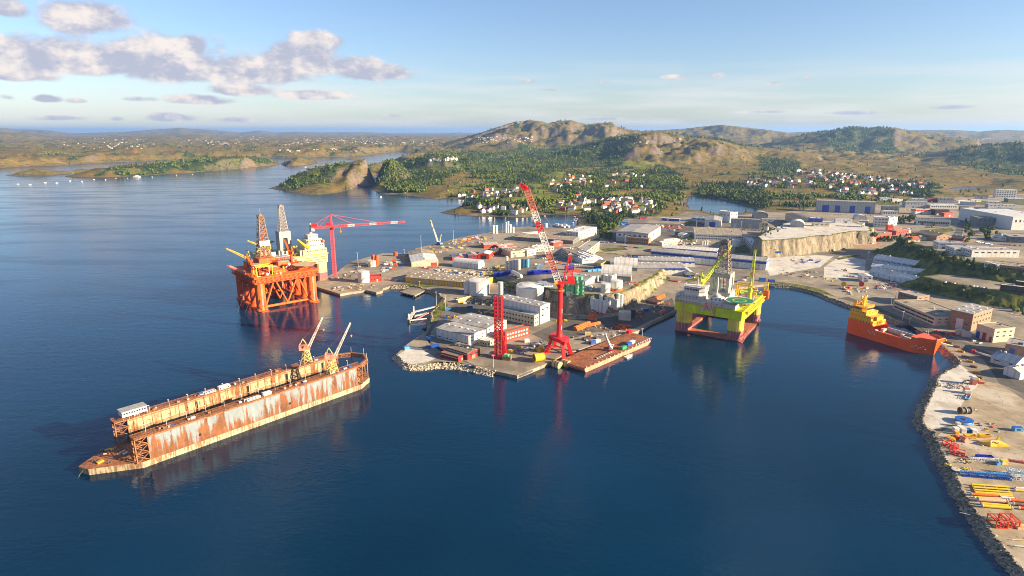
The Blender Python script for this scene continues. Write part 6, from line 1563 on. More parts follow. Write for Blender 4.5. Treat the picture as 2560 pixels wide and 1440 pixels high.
def tower_crane():
 g = GP(838,697)
 e = empty('tower_crane', g, 0, 'red and white hammerhead tower crane beside the cream rig', 'crane')
 M_TC = mat('tower_crane_pink_red', (.66,.09,.10), .5, .1)
 q = MB(); q.box(-4,-4,0,4,4,1.6); q.build('base', M_PALEST, e)
 zj = ZY(567, g.y)-g.z
 lattice_sections(e, (0,0,1.6), (0,0,zj-4), 4.2, 3.6, 6, (M_TC,), 'mast_section', 5, .5, .34)
 q = MB(); q.cyl(0,0,zj-4,zj-2.4,2.6,14); q.build('slewing_ring', M_TC, e)
 az = R(8); u = Vector((math.cos(az),math.sin(az),0))
 q = MB(); q.bar(Vector((0,0,zj-2.4)), Vector((0,0,zj+2)), 3.0); q.build('slewing_head', M_TC, e)
 panel('cab', e, M_RED, 1.4, -3.2, zj-3.2, 4.0, -1.2, zj-.4)
 tip = u*100+Vector((0,0,zj+5)); root = u*2+Vector((0,0,zj+.5))
 lattice_sections(e, root, tip, 2.8, 2.2, 10, (M_TC, M_TC, M_REDW), 'jib_section', 5, .42, .3)
 back = -u*27+Vector((0,0,zj-.6));
 q = MB(); q.truss(Vector((0,0,zj)), back, 2.6, 2.4, 8, .4, .3); q.build('counter_jib', M_TC, e)
 q = MB(); q.bar(back+u*1+Vector((0,0,3.2)), back+u*8+Vector((0,0,3.2)), 3.0, 3.0); q.build('winch_house', M_RED, e)
 q = MB(); q.bar(back+u*2-Vector((0,0,5)), back+u*2-Vector((0,0,.8)), 3.4); q.build('counterweight', M_WHITE, e)
 q = MB(); q.bar(-u*8+Vector((0,0,zj+4)), -u*1+Vector((0,0,zj+4.2)), 3.4, 3.4); q.build('motor_house', M_RED, e)
 apex = Vector((0,0,zj+17))
 q = MB(); q.truss(Vector((0,0,zj+2)), apex, 2.6, .8, 5, .4, .28); q.build('cat_head', M_TC, e)
 q = MB(); q.bar(apex, root.lerp(tip,.62)+Vector((0,0,1.5)), .42); q.bar(apex, root.lerp(tip,.28)+Vector((0,0,1.5)), .42); q.bar(apex, back+Vector((0,0,1)), .42); q.bar(apex, -u*16+Vector((0,0,zj+1)), .3); q.build('tie_bar', M_TC, e)
 h = root.lerp(tip, .10)
 q = MB(); q.bar(h, h-Vector((0,0,7)), .2); q.cone(h-Vector((0,0,9.5)), h-Vector((0,0,7)), .4, 1.2, 8); q.build('hook_block', M_YELC, e)
tower_crane()
def crawler_crane():
 g = GP(1098,612)
 e = empty('crawler_crane', g, R(130), 'dark blue crawler crane with long pale lattice boom at the far quay edge', 'crane')
 for s in (-1, 1):
  q = MB(); q.yprism([(-4.5,0),(4.5,0),(5.2,.8),(4.5,1.7),(-4.5,1.7),(-5.2,.8)], s*2.8-.7, s*2.8+.7); q.build('track', M_DGREY, e)
 q = MB(); q.box(-6,-2.4,1.7,4,2.4,5.0); q.build('house', M_BLUEP, e); panel('cab', e, M_BLUEP, 3, -3.2, 1.9, 5.4, -1.4, 4.8); panel('counterweight', e, M_LBLUE, -8.2, -3, 1.9, -6, 3, 4.6)
 tip = Vector((27,0,42))
 q = MB(); q.truss((3.5,0,2.6), tip, 2.2, 1.4, 14, .5, .32); q.build('boom', M_PALEST, e)
 q = MB(); q.bar(tip-Vector((4,0,5)), tip, 1.8); q.build('boom_head', M_YEL2, e)
 q = MB(); q.truss((-2,0,5), (-7,0,20), 1.6, 1.0, 6, .35, .24); q.build('gantry_mast', M_PALEST, e)
 q = MB(); q.bar((-7,0,20), tip, .18); q.bar((-7,0,20), (-6,0,5), .18); q.bar(tip, tip-Vector((0,0,30)), .14); q.build('stay', M_DGREY, e)
crawler_crane()
def mobile_crane():
 e = empty('mobile_crane', on_barge(56, 12), BRZ+R(25), 'white telescopic mobile crane with raised boom on the barge deck', 'crane')
 q = MB(); q.box(-6,-1.5,.9,6,1.5,1.9); q.build('carrier', M_RED, e); panel('driver_cab', e, M_WHITE, 4.6, -1.4, 1.9, 6.6, 1.4, 3.3)
 for x in (-4.6,-3,2.4,4.4):
  for s in (-1.45, 1.45):
   q = MB(); q.cone((x,s-.3,.65), (x,s+.3,.65), .65, .65, 10); q.build('wheel', M_DGREY, e)
 q = MB(); q.box(-4.5,-1.4,1.9,0,1.4,3.8); q.build('crane_house', M_WHITE, e)
 q = MB(); q.bar((-3,0,3.2), (-12,2,14), 1.7); q.build('boom', M_WHITE, e); q = MB(); q.bar((-12,2,14), (-17,3,21), 1.1); q.build('boom', M_WHITE, e)
 for x in (-5,5):
  for s in (-1, 1):
   q = MB(); q.bar((x,s*1.4,1.2), (x,s*4,1.0), .5); q.bar((x,s*4,0), (x,s*4,1.2), .6); q.build('outrigger', M_RED, e)
mobile_crane()
# ================================================================ tanks and silos
M_TANK = mat('tank_white', (.60,.59,.56), .4, .05, .08, stain=(.50,.40,.28), stain_amt=.12, streak=True)
M_GSILO = mat('silo_green', (.10,.42,.20), .4, .1, .1, stain=(.45,.55,.35), stain_amt=.25, stain_scale=.15)
M_BSILO = mat('silo_blue', (.10,.33,.50), .4, .1, .2); M_SSILO = mat('silo_silver', (.48,.50,.50), .35, .08, .2, metal=.2)
def tank(label, px, py, rpx, hp, m=M_TANK, name='storage_tank', cat='tank', roof=.12, band=None, group=None, rail=True, n=28):
 g = GP(px, py); k = (g-Vector((0,0,H))).dot(Vector((0,CP,-SP)))/F
 r = rpx*k; g = g+Vector((0,r,0)); h = hpix(g-Vector((0,r,0)), py, hp)
 e = empty(name, g, 0, label, cat, group)
 q = MB(); q.lathe([(r,-1.5),(r,h)], n); q.build('shell', m, e, False)
 q = MB(); q.lathe([(r*1.01,h),(r*1.01,h+.25),(r*.6,h+r*roof*.75),(.1,h+r*roof)], n); q.build('roof', m, e)
 if rail:
  q = MB(); P = [(r*.98*math.cos(t),r*.98*math.sin(t),h+.2) for t in np.linspace(0, 2*math.pi, 17)]; railing(q, P, 1.1, 3, .12); q.build('railing', M_LAMP, e)
  q = MB();
  for i in range(14):
   t = -1.9+i*.09; z = h*i/14; q.bar((r*1.03*math.cos(t),r*1.03*math.sin(t),z), (r*1.03*math.cos(t+.09),r*1.03*math.sin(t+.09),z+h/14), .7, .15)
  q.build('stair', M_LAMP, e)
 if band:
  q = MB(); q.lathe([(r*1.006,-.5),(r*1.006,h*band[1])], n); q.build('band', band[0], e)
 return e
tank('large white oil tank in front of the ochre warehouse', 1197, 741, 26, 34)
tank('smaller white tank half hidden left of the large white oil tank', 1168, 736, 9, 30)
tank('widest white tank with shallow dome roof behind the tall white hall', 1326, 768, 35, 45, roof=.16)
tank('slim pale green silver tank between the two big white tanks', 1251, 741, 7, 34, M_SSILO, rail=False)
tank('white tank on the tip of the west quay', 907, 708, 14, 26)
tank('squat beige tank beside the two orange cylinders', 928, 668, 10, 13, mat('tank_beige', (.62,.55,.42), .5, .06))
tank('white round tank at the plateau edge, left of the orange banded one', 1515, 732, 12, 20)
tank('white round tank with an orange band at its foot', 1543, 729, 15, 24, band=(M_ORRED2, .28))
for i, (px, py, hp) in enumerate(((1514,707,19),(1522,708,17),(1530,709,19),(1537,708,21),(1519,703,17))):
 tank('white cylinder tank in the tight cluster behind the two round tanks', px, py, 5, hp, name='cylinder_tank', roof=.25, group='cluster of white cylinders on the plateau', rail=False, n=16)
for i, (px, py) in enumerate(((1411,734),(1420,736),(1431,738),(1442,738),(1455,737),(1416,727),(1428,727),(1440,727),(1452,727))):
 tank('tall green silo in the green battery on the cliff edge', px, py, 5.6, 34, M_GSILO, 'silo', 'silo', .2, group='green silos on the cliff edge', rail=False, n=18)
tank('small silver tank at the foot of the green silos', 1421, 741, 5, 11, M_SSILO, rail=False, n=14)
for i, (px, py, hp) in enumerate(((1480,777,30),(1487,779,30),(1494,783,33),(1502,785,34),(1511,787,33),(1515,779,33),(1502,775,38))):
 tank('white silo in the front group below the cliff', px, py, 5, hp, M_TANK, 'silo', 'silo', .3, band=(M_ORRED, .1), group='front white silos below the cliff', rail=False, n=16)
for i, (px, py, hp) in enumerate(((1523,771,27),(1529,774,28),(1535,777,27),(1541,779,28))):
 tank('white silo in the rear group below the cliff', px, py, 4, hp, M_TANK, 'silo', 'silo', .3, band=(M_ORRED, .12), group='rear white silos below the cliff', rail=False, n=16)
for i, (px, py, hp) in enumerate(((1545,770,34),(1553,772,34))):
 tank('tall silver silo right of the rear white silos', px, py, 5, hp, M_SSILO, 'silo', 'silo', .25, group='tall silver silos below the cliff', rail=False, n=16)
tank('tall thin white silo, leftmost of the mixed silo row', 1267, 676, 3.6, 34, M_TANK, 'silo', 'silo', .3, rail=False, n=14)
for i, px in enumerate((1276, 1283)): tank('silver grey silo next to the thin white silo', px, 676, 4.2, 24, M_SSILO, 'silo', 'silo', .25, group='silver silos in the mixed row', rail=False, n=14)
for i, px in enumerate((1290, 1297)): tank('white silo in the middle of the mixed silo row', px, 675, 4.2, 25, M_TANK, 'silo', 'silo', .25, group='white silos in the mixed row', rail=False, n=14)
for i, px in enumerate((1305, 1312, 1319)): tank('light blue silo at the right end of the mixed row', px, 669, 4.2, 20, M_BSILO, 'silo', 'silo', .25, group='blue silos in the mixed row', rail=False, n=14)
for i, px in enumerate((1233.5, 1241)): tank('white silo, one of a pair at the far quay edge', px, 584, 3.6, 20, M_TANK, 'silo', 'silo', .2, group='pair of white silos at the far quay', rail=False, n=14)
for i, (px, hp) in enumerate(((1265, 26), (1270, 28), (1276, 20), (1283, 14))): tank('white silo in the stepped plant at the far quay', px, 582, 2.9, hp, M_TANK, 'silo', 'silo', .2, group='stepped white silo plant at the far quay', rail=False, n=12)
for i, px in enumerate((932.5, 942)): tank('tall orange cylinder tank on the west quay', px, 662+i*1.5, 4.2, 24, M_ORRED, 'cylinder_tank', 'tank', .2, group='pair of orange cylinders on the west quay', rail=False, n=14)
tank('short orange drum standing near the far edge of the west quay', 988, 641, 5.5, 10, M_ORRED, 'drum_tank', 'tank', .1, rail=False, n=14)
tank('white tank beside the rearmost striped hall', 1843, 617, 10, 15)
for i, px in enumerate((1756, 1762, 1768)): tank('small silver silo behind the rearmost striped hall', px, 613, 3.2, 9, M_SSILO, 'silo', 'silo', .2, group='three silver silos behind the striped halls', rail=False, n=12)
tank('small white tank near the marina gravel heap', 1365, 568, 4, 9, rail=False, n=14)
tank('white hydrogen bottle shaped tank at the estate road', 1919, 578, 2.6, 10, M_TANK, 'cylinder_tank', 'tank', .4, rail=False, n=12)
def lying_vessel(label, a, b, rpx, m=M_TANK):
 pa, pb = GP(*a), GP(*b); k = (pa-Vector((0,0,H))).dot(Vector((0,CP,-SP)))/F; r = rpx*k
 e = empty('pressure_vessel', pa, 0, label, 'vessel'); d = pb-pa; u = d.normalized(); z = Vector((0,0,r+1))
 q = MB(); q.cone(z, d+z, r, r, 16); q.cone(z-u*r*.6, z, r*.45, r, 16); q.cone(d+z, d+z+u*r*.6, r, r*.45, 16); q.build('shell', m, e)
 for t in (.2, .8):
  q = MB(); q.bar(d*t-Vector((0,0,.5)), d*t+Vector((0,0,1.4)), r*1.6); q.build('saddle', M_PALEST, e)
lying_vessel('long white pressure vessel lying on the upper yard', (1281,686), (1302,698), 5)
lying_vessel('pink red pressure vessel lying near the lime rig', (1649,787), (1660,782), 4, M_PINK)
# ================================================================ mooring jetty, piers, tubes
def jetty():
 g = G(1030,790,2.5)
 e = empty('mooring_jetty', (g.x, g.y, 0), 0, 'weathered timber and concrete mooring jetty with cross walkways', 'jetty')
 P = [G(a, b, 2.5)-Vector((g.x, g.y, 0)) for a, b in ((1022,800),(1034,780),(1078,768),(1090,766),(1036,790),(1070,782),(1024,801),(1066,796))]
 def walk(a, b, w, m, nm='walkway'):
  q = MB(); q.bar(a, b, w, .8); q.build(nm, m, e)
 walk(P[0], P[1], 4.2, M_PALEST); walk(P[1], P[3], 3.4, M_PALEST); walk(P[4], P[5], 3.0, M_PALEST); walk(P[6], P[7], 1.8, M_WHITE); walk(P[0]+Vector((8,3,0)), P[5], 1.4, M_PINK, 'gangway')
 for i in (0, 1, 4, 6, 3):
  q = MB(); p = P[i]; q.cyl(p.x, p.y, -4, 3.2, 1.3, 8); q.build('pile', M_BROWN, e)
 for i in (0, 1):
  q = MB(); p = P[i]; q.cyl(p.x, p.y, 2.9, 9.5, .9, 8); q.build('mooring_post', M_REDW, e)
jetty()
def pier(label, pts, z=QZ-.05):
 P = [G(a, b, z) for a, b in pts]; c = sum(P, Vector())/len(P)
 e = empty('pier', (c.x, c.y, 0), 0, label, 'pier')
 q = MB(); q.prism([(p.x-c.x, p.y-c.y) for p in P], z-1.4, z); q.build('deck', M_YARD, e)
 n = len(P)
 for i in range(n):
  for t in (0.1, .5, .9):
   p = P[i].lerp(P[(i+1) % n], t)-c; q = MB(); q.cyl(p.x*.95, p.y*.95, -4, z-1.3, .6, 8); q.build('pile', M_BROWN, e)
 return e
pier('small concrete pier on dark piles in front of the ochre warehouse', [(1000,729),(1037,739),(1062,726),(1030,717)])
for i, (px, py) in enumerate(((1392,917),(1414,914))):
 g = G(px, py, 0); e = empty('floating_fender', (g.x, g.y, 0), R(46), 'white ringed floating fender drum between quay and barge', 'fender', 'pair of floating fender drums')
 q = MB(); n = 18
 q.cone((0,-4,2), (0,4,2), 3.6, 3.6, n); q.build('drum', M_CREAM, e)
 for y in (-3.2, 0, 3.2):
  q = MB(); q.cone((0,y-.35,2), (0,y+.35,2), 3.75, 3.75, n); q.build('hoop', M_BROWN, e)
def tyres():
 """a row of tyre fenders hung on the quay face, one object each"""
 a, b = G(1296,941,1.6), G(1376,907,1.6); me = None
 d = (b-a).normalized(); nrm = Vector((d.y, -d.x, 0))
 for k in range(24):
  p = a.lerp(b, (k+.5)/24)+nrm*.35
  if me is None:
   q = MB(); q.lathe([(.45,-.25),(.95,-.25),(1.05,0),(.95,.25),(.45,.25)], 10); o = q.build('tyre_fender', M_DGREY); me = o.data
  else: o = link(bpy.data.objects.new('tyre_fender', me))
  o.location = p; o.rotation_euler = (math.pi/2, 0, math.atan2(d.y, d.x)); o.scale = (1.2, 1.2, 1)
  tag(o, 'black tyre fender hanging on the near quay face', 'fender', 'tyre fenders along the near quay')
tyres()
# ================================================================ lamp masts
def mast_proto():
 pass
MASTS = [(935,640,668,'near the orange cylinders'),(1053,590,622,'behind the crawler crane'),(895.5,632,668,'on the west quay road'),(1011,624,641,'by the orange drum'),(1134,577,604,'at the far quay edge'),
 (1257,560,583,'between the silo pair and the stepped plant'),(1050,703,726,'on the small pier'),(1091,730,763,'at the wooden jetty'),(1114,738,772,'in the grass by the revetment'),(1427,630,659,'in front of the L shaped office'),
 (1562,588,614,'at the brown brick annex'),(1740,545,573,'in the storage lot'),(1852,553,575,'beside the grey double gable hall'),(2227,743,764,'left of the cream office'),(2256,779,799,'on the ship road near the cream office'),(2272,795,818,'at the small pier beside the ship'),
 (2238,728,750,'behind the glass roofed floor'),(2526,783,800,'on the bank above the brown hall'),(1233,888,918,'on the near revetment'),(1605,822,842,'at the quay end of the barge'),(2169,630,648,'beside the rear long shed'),(1983,528,552,'in front of the very long factory')]
for px, pt, pb, where in MASTS:
 g = GP(px, pb); h = hpix(g, pb, pb-pt)
 e = empty('lamp_mast', g, 0, 'slender grey lamp mast '+where, 'lamp mast', 'lamp masts around the base')
 q = MB(); q.cone((0,0,0), (0,0,h), .30, .16, 6); q.build('pole', M_LAMP, e)
 q = MB(); q.box(-1.3,-.35,h-.3,1.3,.35,h+.25); q.build('lamp_head', M_LAMP, e)
# ================================================================ containers and loose gear
def container_mesh(m):
 q = MB(); Lc, Wc, Hc = 6.06, 2.44, 2.6
 q.box(0,0,.15,Lc,Wc,Hc-.1)
 for x in (0, Lc):
  for y in (0, Wc): q.box(x-.12, y-.12, 0, x+.12, y+.12, Hc)
 for k in range(9):
  x = .5+k*.63; q.box(x, -.06, .3, x+.28, Wc+.06, Hc-.25)
 q.box(-.05,-.05,Hc-.12,Lc+.05,Wc+.05,Hc)
 me = bpy.data.meshes.new('shipping_container'); me.from_pydata(q.v, [], q.f); me.materials.append(m); return me
CM = {}
def container(px, py, m, label, rz=0., s=(1,1,1), group=None, at=None, z=0):
 if m.name not in CM: CM[m.name] = container_mesh(m)
 g = at or GP(px, py)
 o = link(bpy.data.objects.new('shipping_container', CM[m.name])); o.location = g+Vector((0,0,z)); o.rotation_euler = (0,0,rz); o.scale = s
 return tag(o, label, 'container', group)
rn = random.Random(21)
ROYAL = mat('royal_blue_paint', (.015,.03,.36), .4, .12, .3)
def block(px0, py0, nx, ny, nz, m, label, group, rz=0., step=(6.5,3.2), drop=.25):
 o = GP(px0, py0); c, s = math.cos(rz), math.sin(rz)
 for i in range(nx):
  for j in range(ny):
   for k in range(nz):
    if k and rn.random() < drop: break
    x, y = i*step[0], j*step[1]
    p = Vector((o.x+x*c-y*s, o.y+x*s+y*c, 0)); hz = [b.ray_cast(Vector((p.x,p.y,200)), Vector((0,0,-1))) for b in GROUNDS]; p.z = max([h[0].z for h in hz if h[0]] or [QZ])
    container(0, 0, m, label, rz+rn.uniform(-.03,.03), (1,1,1), group, p, k*2.62)
block(1335,688,5,3,2,ROYAL,'royal blue container in the large stack near the jib','royal blue stack on the upper yard', R(4))
block(1238,693,4,3,2,ROYAL,'royal blue container in the stack left of the white vessel','royal blue stack left of the vessel', R(12))
block(1318,688,2,2,2,ROYAL,'royal blue container in the small stack beside the big one','small royal blue stack', R(4))
block(1413,676,2,2,2,ROYAL,'royal blue container beside the red containers on the plateau','royal blue pair on the plateau', R(4))
block(1421,682,3,2,1,M_ORRED,'orange red container in the row on the plateau','orange red row on the plateau', R(10))
block(1470,680,3,2,1,M_LBLUE,'light blue container near the arched halls','light blue containers near the arched halls', R(25), (8,4))
block(1490,672,4,2,1,M_BLUEP,'blue container behind the arched halls','blue containers behind the arched halls', R(25), (8,4))
block(1063,848,1,2,1,M_LBLUE,'light blue waste container on the near spit','light blue waste containers on the spit', R(-40), (7,6))
container(1012,876,M_LBLUE,'pale blue tank container at the tip of the near spit',R(30),(.8,1.2,1.1))
container(1065,872,M_BLUEP,'left one of two blue containers by the dark red barracks',R(12),(1,1.1,1)); container(1078,870,M_BLUEP,'right one of two blue containers by the dark red barracks',R(14),(1.3,1.1,1))
container(1113,777,M_LBLUE,'small light blue container on the asphalt by the jetty',R(0)); container(1168,770,M_BLUEP,'bright blue container beside the white heaps',R(-10),(1.1,1.2,1))
container(1335,868,M_WHITE,'white container left of the portal crane',R(35),(1.2,1.1,1)); container(1312,857,M_WHITE,'white tank container near the red module',R(20),(.8,1.2,1.2))
for i, (x, y, m, t) in enumerate(((62,3.2,mat('container_green',(.03,.30,.12),.45,.1),'green container at the outer edge of the barge'),(74,5.5,M_BLUEP,'blue container at the outer edge of the barge'),(81,6.5,M_WHITE,'white container with a red tank on it on the barge'))):
 container(0,0,m,t,BRZ,(1.15,1.1,1.15),None,on_barge(x,y))
for i, (px, py, m, t, rz) in enumerate(((1490,858,M_WHITE,'white site container behind the mobile crane',R(38)),(1478,862,M_BLUEP,'blue site container left of the white one behind the mobile crane',R(38)),(1460,852,M_DGREY,'dark container by the quay edge behind the barge',R(20)),(1463,838,M_CREAM,'small cream tracked machine on the asphalt',R(0)))):
 container(px, py, m, t, rz, (1,1.1,1.1))
container(1547,802,M_LGREY,'grey two storey cabin with small windows below the white silos',R(-8),(2.1,3.0,3.8)); container(1576,794,M_DGREY,'dark cabin standing right of the grey two storey cabin',R(-8),(.9,2.6,3.4))
container(1470,800,M_PINK,'lower rusty red crate below the white silos',R(-20),(1.5,2,1.2)); container(1470,800,M_ORRED2,'upper rusty red crate below the white silos',R(-22),(1.4,1.9,1.2),z=3.2)
container(1610,780,M_BLUEP,'blue machine skid in the shade near the lime rig',R(10),(.9,1.3,1.4))
container(2390,838,M_LGREY,'left half of the white banded container pair by the cream box hall',R(-18),(1.3,1.6,2.2)); container(2406,843,M_LGREY,'right half of the white banded container pair by the cream box hall',R(-18),(1.2,1.6,2.2))
container(2380,838,M_RED,'small round red bin beside the white container pair',0,(.5,1,1))
for i, (px, py) in enumerate(((1899,702),(1922,706))): container(px, py, M_BLUEP, 'blue container at the shore behind the lime rig', R(-3), (1.3,1.2,1.5), 'two blue containers behind the lime rig')
container(1940,633,M_BLUEP,'lone dark blue container on the gravel lot',R(0),(1.4,1.2,1.1))
container(1595,621,mat('container_green',(.03,.30,.12)),'lone green container on the yard by the sawtooth hall',R(5),(1.6,1.2,1))
# --- small stores spread over the outer yards (one object each, told apart only by their pile)
def scatter(poly, n, mats_, label, group, cat='crate', name='storage_crate', smin=1.5, smax=4.5, hmax=2.6, seed=1, tubes=0.):
 r = random.Random(seed); P = [GP(a, b) for a, b in poly]; xs = [p.x for p in P]; ys = [p.y for p in P]; pl = [(p.x, p.y) for p in P]; k = 0; t = 0
 while k < n and t < n*30:
  t += 1; x, y = r.uniform(min(xs), max(xs)), r.uniform(min(ys), max(ys))
  if not inside(pl, np.array([x]), np.array([y]))[0]: continue
  hz = [b.ray_cast(Vector((x,y,200)), Vector((0,0,-1))) for b in GROUNDS]; z = max([h[0].z for h in hz if h[0]] or [-99])
  if z < 0: continue
  m = mats_[k % len(mats_)]; a, b, c = r.uniform(smin, smax), r.uniform(smin, smax)*.7, r.uniform(.8, hmax)
  if r.random() < tubes:
   key = 'tub'+m.name
   if key not in UNIT:
    q = MB(); q.lathe([(.5,0),(.5,.9),(.35,1)], 12); me = bpy.data.meshes.new('drum'); me.from_pydata(q.v, [], q.f); me.materials.append(m); UNIT[key] = me
   o = link(bpy.data.objects.new('storage_drum', UNIT[key])); o.scale = (a, a, c)
   o.location = (x,y,z); tag(o, label.replace('crate', 'drum').replace('basket', 'drum'), 'drum', group)
  else:
   v = (k*7+seed) % 3; nm = (name, 'pallet_stack', 'steel_bin')[v]; key = nm+m.name
   if key not in UNIT:
    q = MB()
    if v == 1:
     for z in range(3): q.box(-.5,-.5,.34*z+.1,.5,.5,.34*z+.34); q.box(-.42,-.48,.34*z,-.30,.48,.34*z+.1); q.box(.30,-.48,.34*z,.42,.48,.34*z+.1)
    elif v == 2:
     q.box(-.5,-.5,.06,.5,.5,.14); q.box(-.5,-.5,.14,.5,-.44,.9); q.box(-.5,.44,.14,.5,.5,.9); q.box(-.5,-.44,.14,-.44,.44,.9); q.box(.44,-.44,.14,.5,.44,.9); q.box(-.3,-.3,.14,.25,.3,.7)
    else:
     q.box(-.5,-.5,.06,.5,.5,.94)
     for sx in (-.5,.5):
      for sy in (-.5,.5): q.box(sx-.04,sy-.04,0,sx+.04,sy+.04,1)
     q.box(-.53,-.53,.9,.53,.53,1.0)
    me = bpy.data.meshes.new('crate'); me.from_pydata(q.v, [], q.f); me.materials.append(m); UNIT[key] = me
   lb = label if v == 0 else label.replace('crate', ('', 'pallet stack', 'open bin')[v]).replace('basket', ('', 'pallet stack', 'open bin')[v]); o = link(bpy.data.objects.new(nm, UNIT[key])); o.location = (x,y,z); o.rotation_euler = (0,0,r.choice((0,1.57))+r.uniform(-.15,.15)); o.scale = (a,b,c)
   tag(o, lb, (cat, 'pallets', 'bin')[v], group)
  k += 1
scatter([(1117,610),(1140,598),(1190,590),(1232,597),(1215,612),(1165,622),(1125,626)], 60, (M_YELC, M_WHITE, M_YELC, M_CREAM, M_BLUEP, M_WHITE, M_ORRED), 'small offshore basket in the yellow and white pile at the far quay', 'baskets stored at the far quay', 'basket', 'offshore_basket', 2, 6, 2.6, 2)
scatter([(1090,672),(1160,678),(1215,680),(1210,690),(1140,684),(1090,678)], 60, (M_WHITE, M_PALEST, M_CREAM, M_WHITE, M_YELC, M_BLUEP), 'pale crate in the open store behind the ochre warehouse', 'crates behind the ochre warehouse', 'crate', 'storage_crate', 1.5, 5, 2.2, 3, .2)
scatter([(1208,668),(1255,665),(1262,678),(1215,682)], 24, (M_PALEST, M_YELC, M_BROWN, M_CREAM), 'brown or pale crate between the tunnel tent and the silos', 'crates by the tunnel tent', 'crate', 'storage_crate', 1.5, 5, 1.8, 4)
scatter([(1045,668),(1100,668),(1100,672),(1045,675)], 10, (M_RED, M_WHITE, M_BLUEP), 'small crate in front of the beige gable warehouse', 'crates before the beige warehouse', 'crate', 'storage_crate', 2, 4, 2.5, 5)
scatter([(1548,642),(1592,640),(1605,655),(1560,662)], 40, (M_BLUEP, M_WHITE, M_LBLUE, M_BLUEP, M_ORRED, M_WHITE), 'crate in the dense blue and white store behind the arched halls', 'blue and white store', 'crate', 'storage_crate', 2, 5, 2.6, 6, .2)
scatter([(1548,553),(1575,552),(1580,562),(1550,563)], 14, (M_BLUEP, M_LBLUE), 'blue pipe rack in the store at the lake road', 'blue racks at the lake road', 'rack', 'pipe_rack', 4, 9, 3, 7)
scatter([(1605,562),(1660,562),(1660,570),(1605,572)], 16, (M_WHITE, M_YELC, M_WHITE), 'white or yellow buoy crate at the storage lot', 'buoy crates', 'crate', 'storage_crate', 2.5, 6, 3, 8, .5)
scatter([(1663,563),(1720,560),(1730,575),(1670,580)], 24, (M_RED, M_BLUEP, M_ORRED, M_WHITE, M_YELC, M_DRED if 'M_DRED' in globals() else M_PINK), 'mixed crate in the yard left of the white gable hall', 'mixed yard left of the gable hall', 'crate', 'storage_crate', 2.5, 7, 3.2, 9)
scatter([(1655,600),(1720,596),(1790,604),(1760,612),(1660,618)], 36, (M_WHITE, M_WHITE, M_PALEST, M_CREAM), 'white crate in the strip behind the striped halls', 'crates behind the striped halls', 'crate', 'storage_crate', 2.5, 6, 2.8, 10)
scatter([(1455,712),(1500,722),(1490,730),(1460,724)], 20, (M_LGREY, M_WHITE, M_LBLUE, M_PALEST), 'pale machine crate between green silos and round tanks', 'crates between the tanks', 'crate', 'storage_crate', 1.5, 4, 2.4, 11)
scatter([(1565,704),(1600,708),(1590,716),(1565,712)], 14, (M_RED, M_WHITE, M_ORRED, M_BROWN), 'red or white crate at the plateau edge', 'crates at the plateau edge', 'crate', 'storage_crate', 1.5, 3.5, 2, 12)
scatter([(1290,868),(1360,852),(1372,866),(1300,886)], 46, (M_DGREY, M_PALEST, M_DGREY, M_BLUEP, M_YELC, M_BROWN, M_PALEST), 'dark crate in the heap left of the portal crane', 'dark stores left of the portal crane', 'crate', 'storage_crate', 1, 3.5, 1.7, 13, .2)
scatter([(1385,800),(1440,790),(1450,798),(1395,806)], 9, (M_YEL2, M_YELC, M_DGREY), 'yellow machine crate at the foot of the cliff', 'yellow stores at the cliff foot', 'crate', 'storage_crate', 1.5, 4, 2, 14)
scatter([(1470,815),(1560,818),(1560,840),(1440,860),(1430,845)], 34, (M_PALEST, M_BROWN, M_CREAM, M_WHITE, M_YELC, M_ORRED), 'small crate on the asphalt beside the barge', 'crates beside the barge', 'crate', 'storage_crate', .8, 2.6, 1.3, 15, .2)
scatter([(1145,745),(1240,752),(1235,765),(1150,760)], 30, (M_CREAM, M_PALEST, M_WHITE, M_YELC), 'sand coloured crate in the heap left of the tall white hall', 'heap left of the tall white hall', 'crate', 'storage_crate', 1.5, 4.5, 2, 16)
scatter([(1096,790),(1150,788),(1150,796),(1100,798)], 16, (M_BLUEP, M_YELC, M_BROWN, M_DGREY), 'mixed scrap crate on the grass by the jetty', 'scrap by the jetty', 'crate', 'storage_crate', 1, 4, 1.8, 17)
scatter([(1190,778),(1236,780),(1236,785),(1190,785)], 12, (M_YELC, M_CREAM), 'yellow crate in a row behind the white long hall', 'yellow row behind the long hall', 'crate', 'storage_crate', 1.5, 4, 2, 18)
scatter([(870,712),(945,712),(940,722),(850,730),(820,722)], 26, (M_PALEST, M_CREAM, M_YELC, M_WHITE, M_BROWN), 'small crate on the tip of the west quay', 'crates on the west quay tip', 'crate', 'storage_crate', 1, 3.5, 1.6, 19)
scatter([(945,662),(1000,650),(1015,668),(960,684)], 22, (M_WHITE, M_LGREY, M_BLUEP, M_LGREY, M_ORRED), 'grey or white container crate on the west quay yard', 'container crates on the west quay', 'crate', 'storage_crate', 3, 8, 3.4, 20)
scatter([(880,665),(915,655),(925,660),(890,690),(850,700)], 18, (M_DGREY, M_BLUEP, M_WHITE, M_BROWN), 'dark crate along the west quay road', 'crates along the west quay road', 'crate', 'storage_crate', 1.5, 4, 2, 22)
scatter([(1005,636),(1030,634),(1030,642),(1000,646)], 10, (M_YELC, M_BROWN, M_PALEST), 'yellow frame crate at the far edge of the west quay', 'yellow frames on the west quay', 'crate', 'storage_crate', 2, 6, 1.8, 23)
scatter([(2100,720),(2165,718),(2180,726),(2120,738)], 30, (M_MGREY, M_RED, M_YELC, M_WHITE, M_PALEST), 'machine crate in the cable yard above the supply ship', 'cable yard crates', 'crate', 'storage_crate', 1.2, 4.5, 2.4, 24, .3)
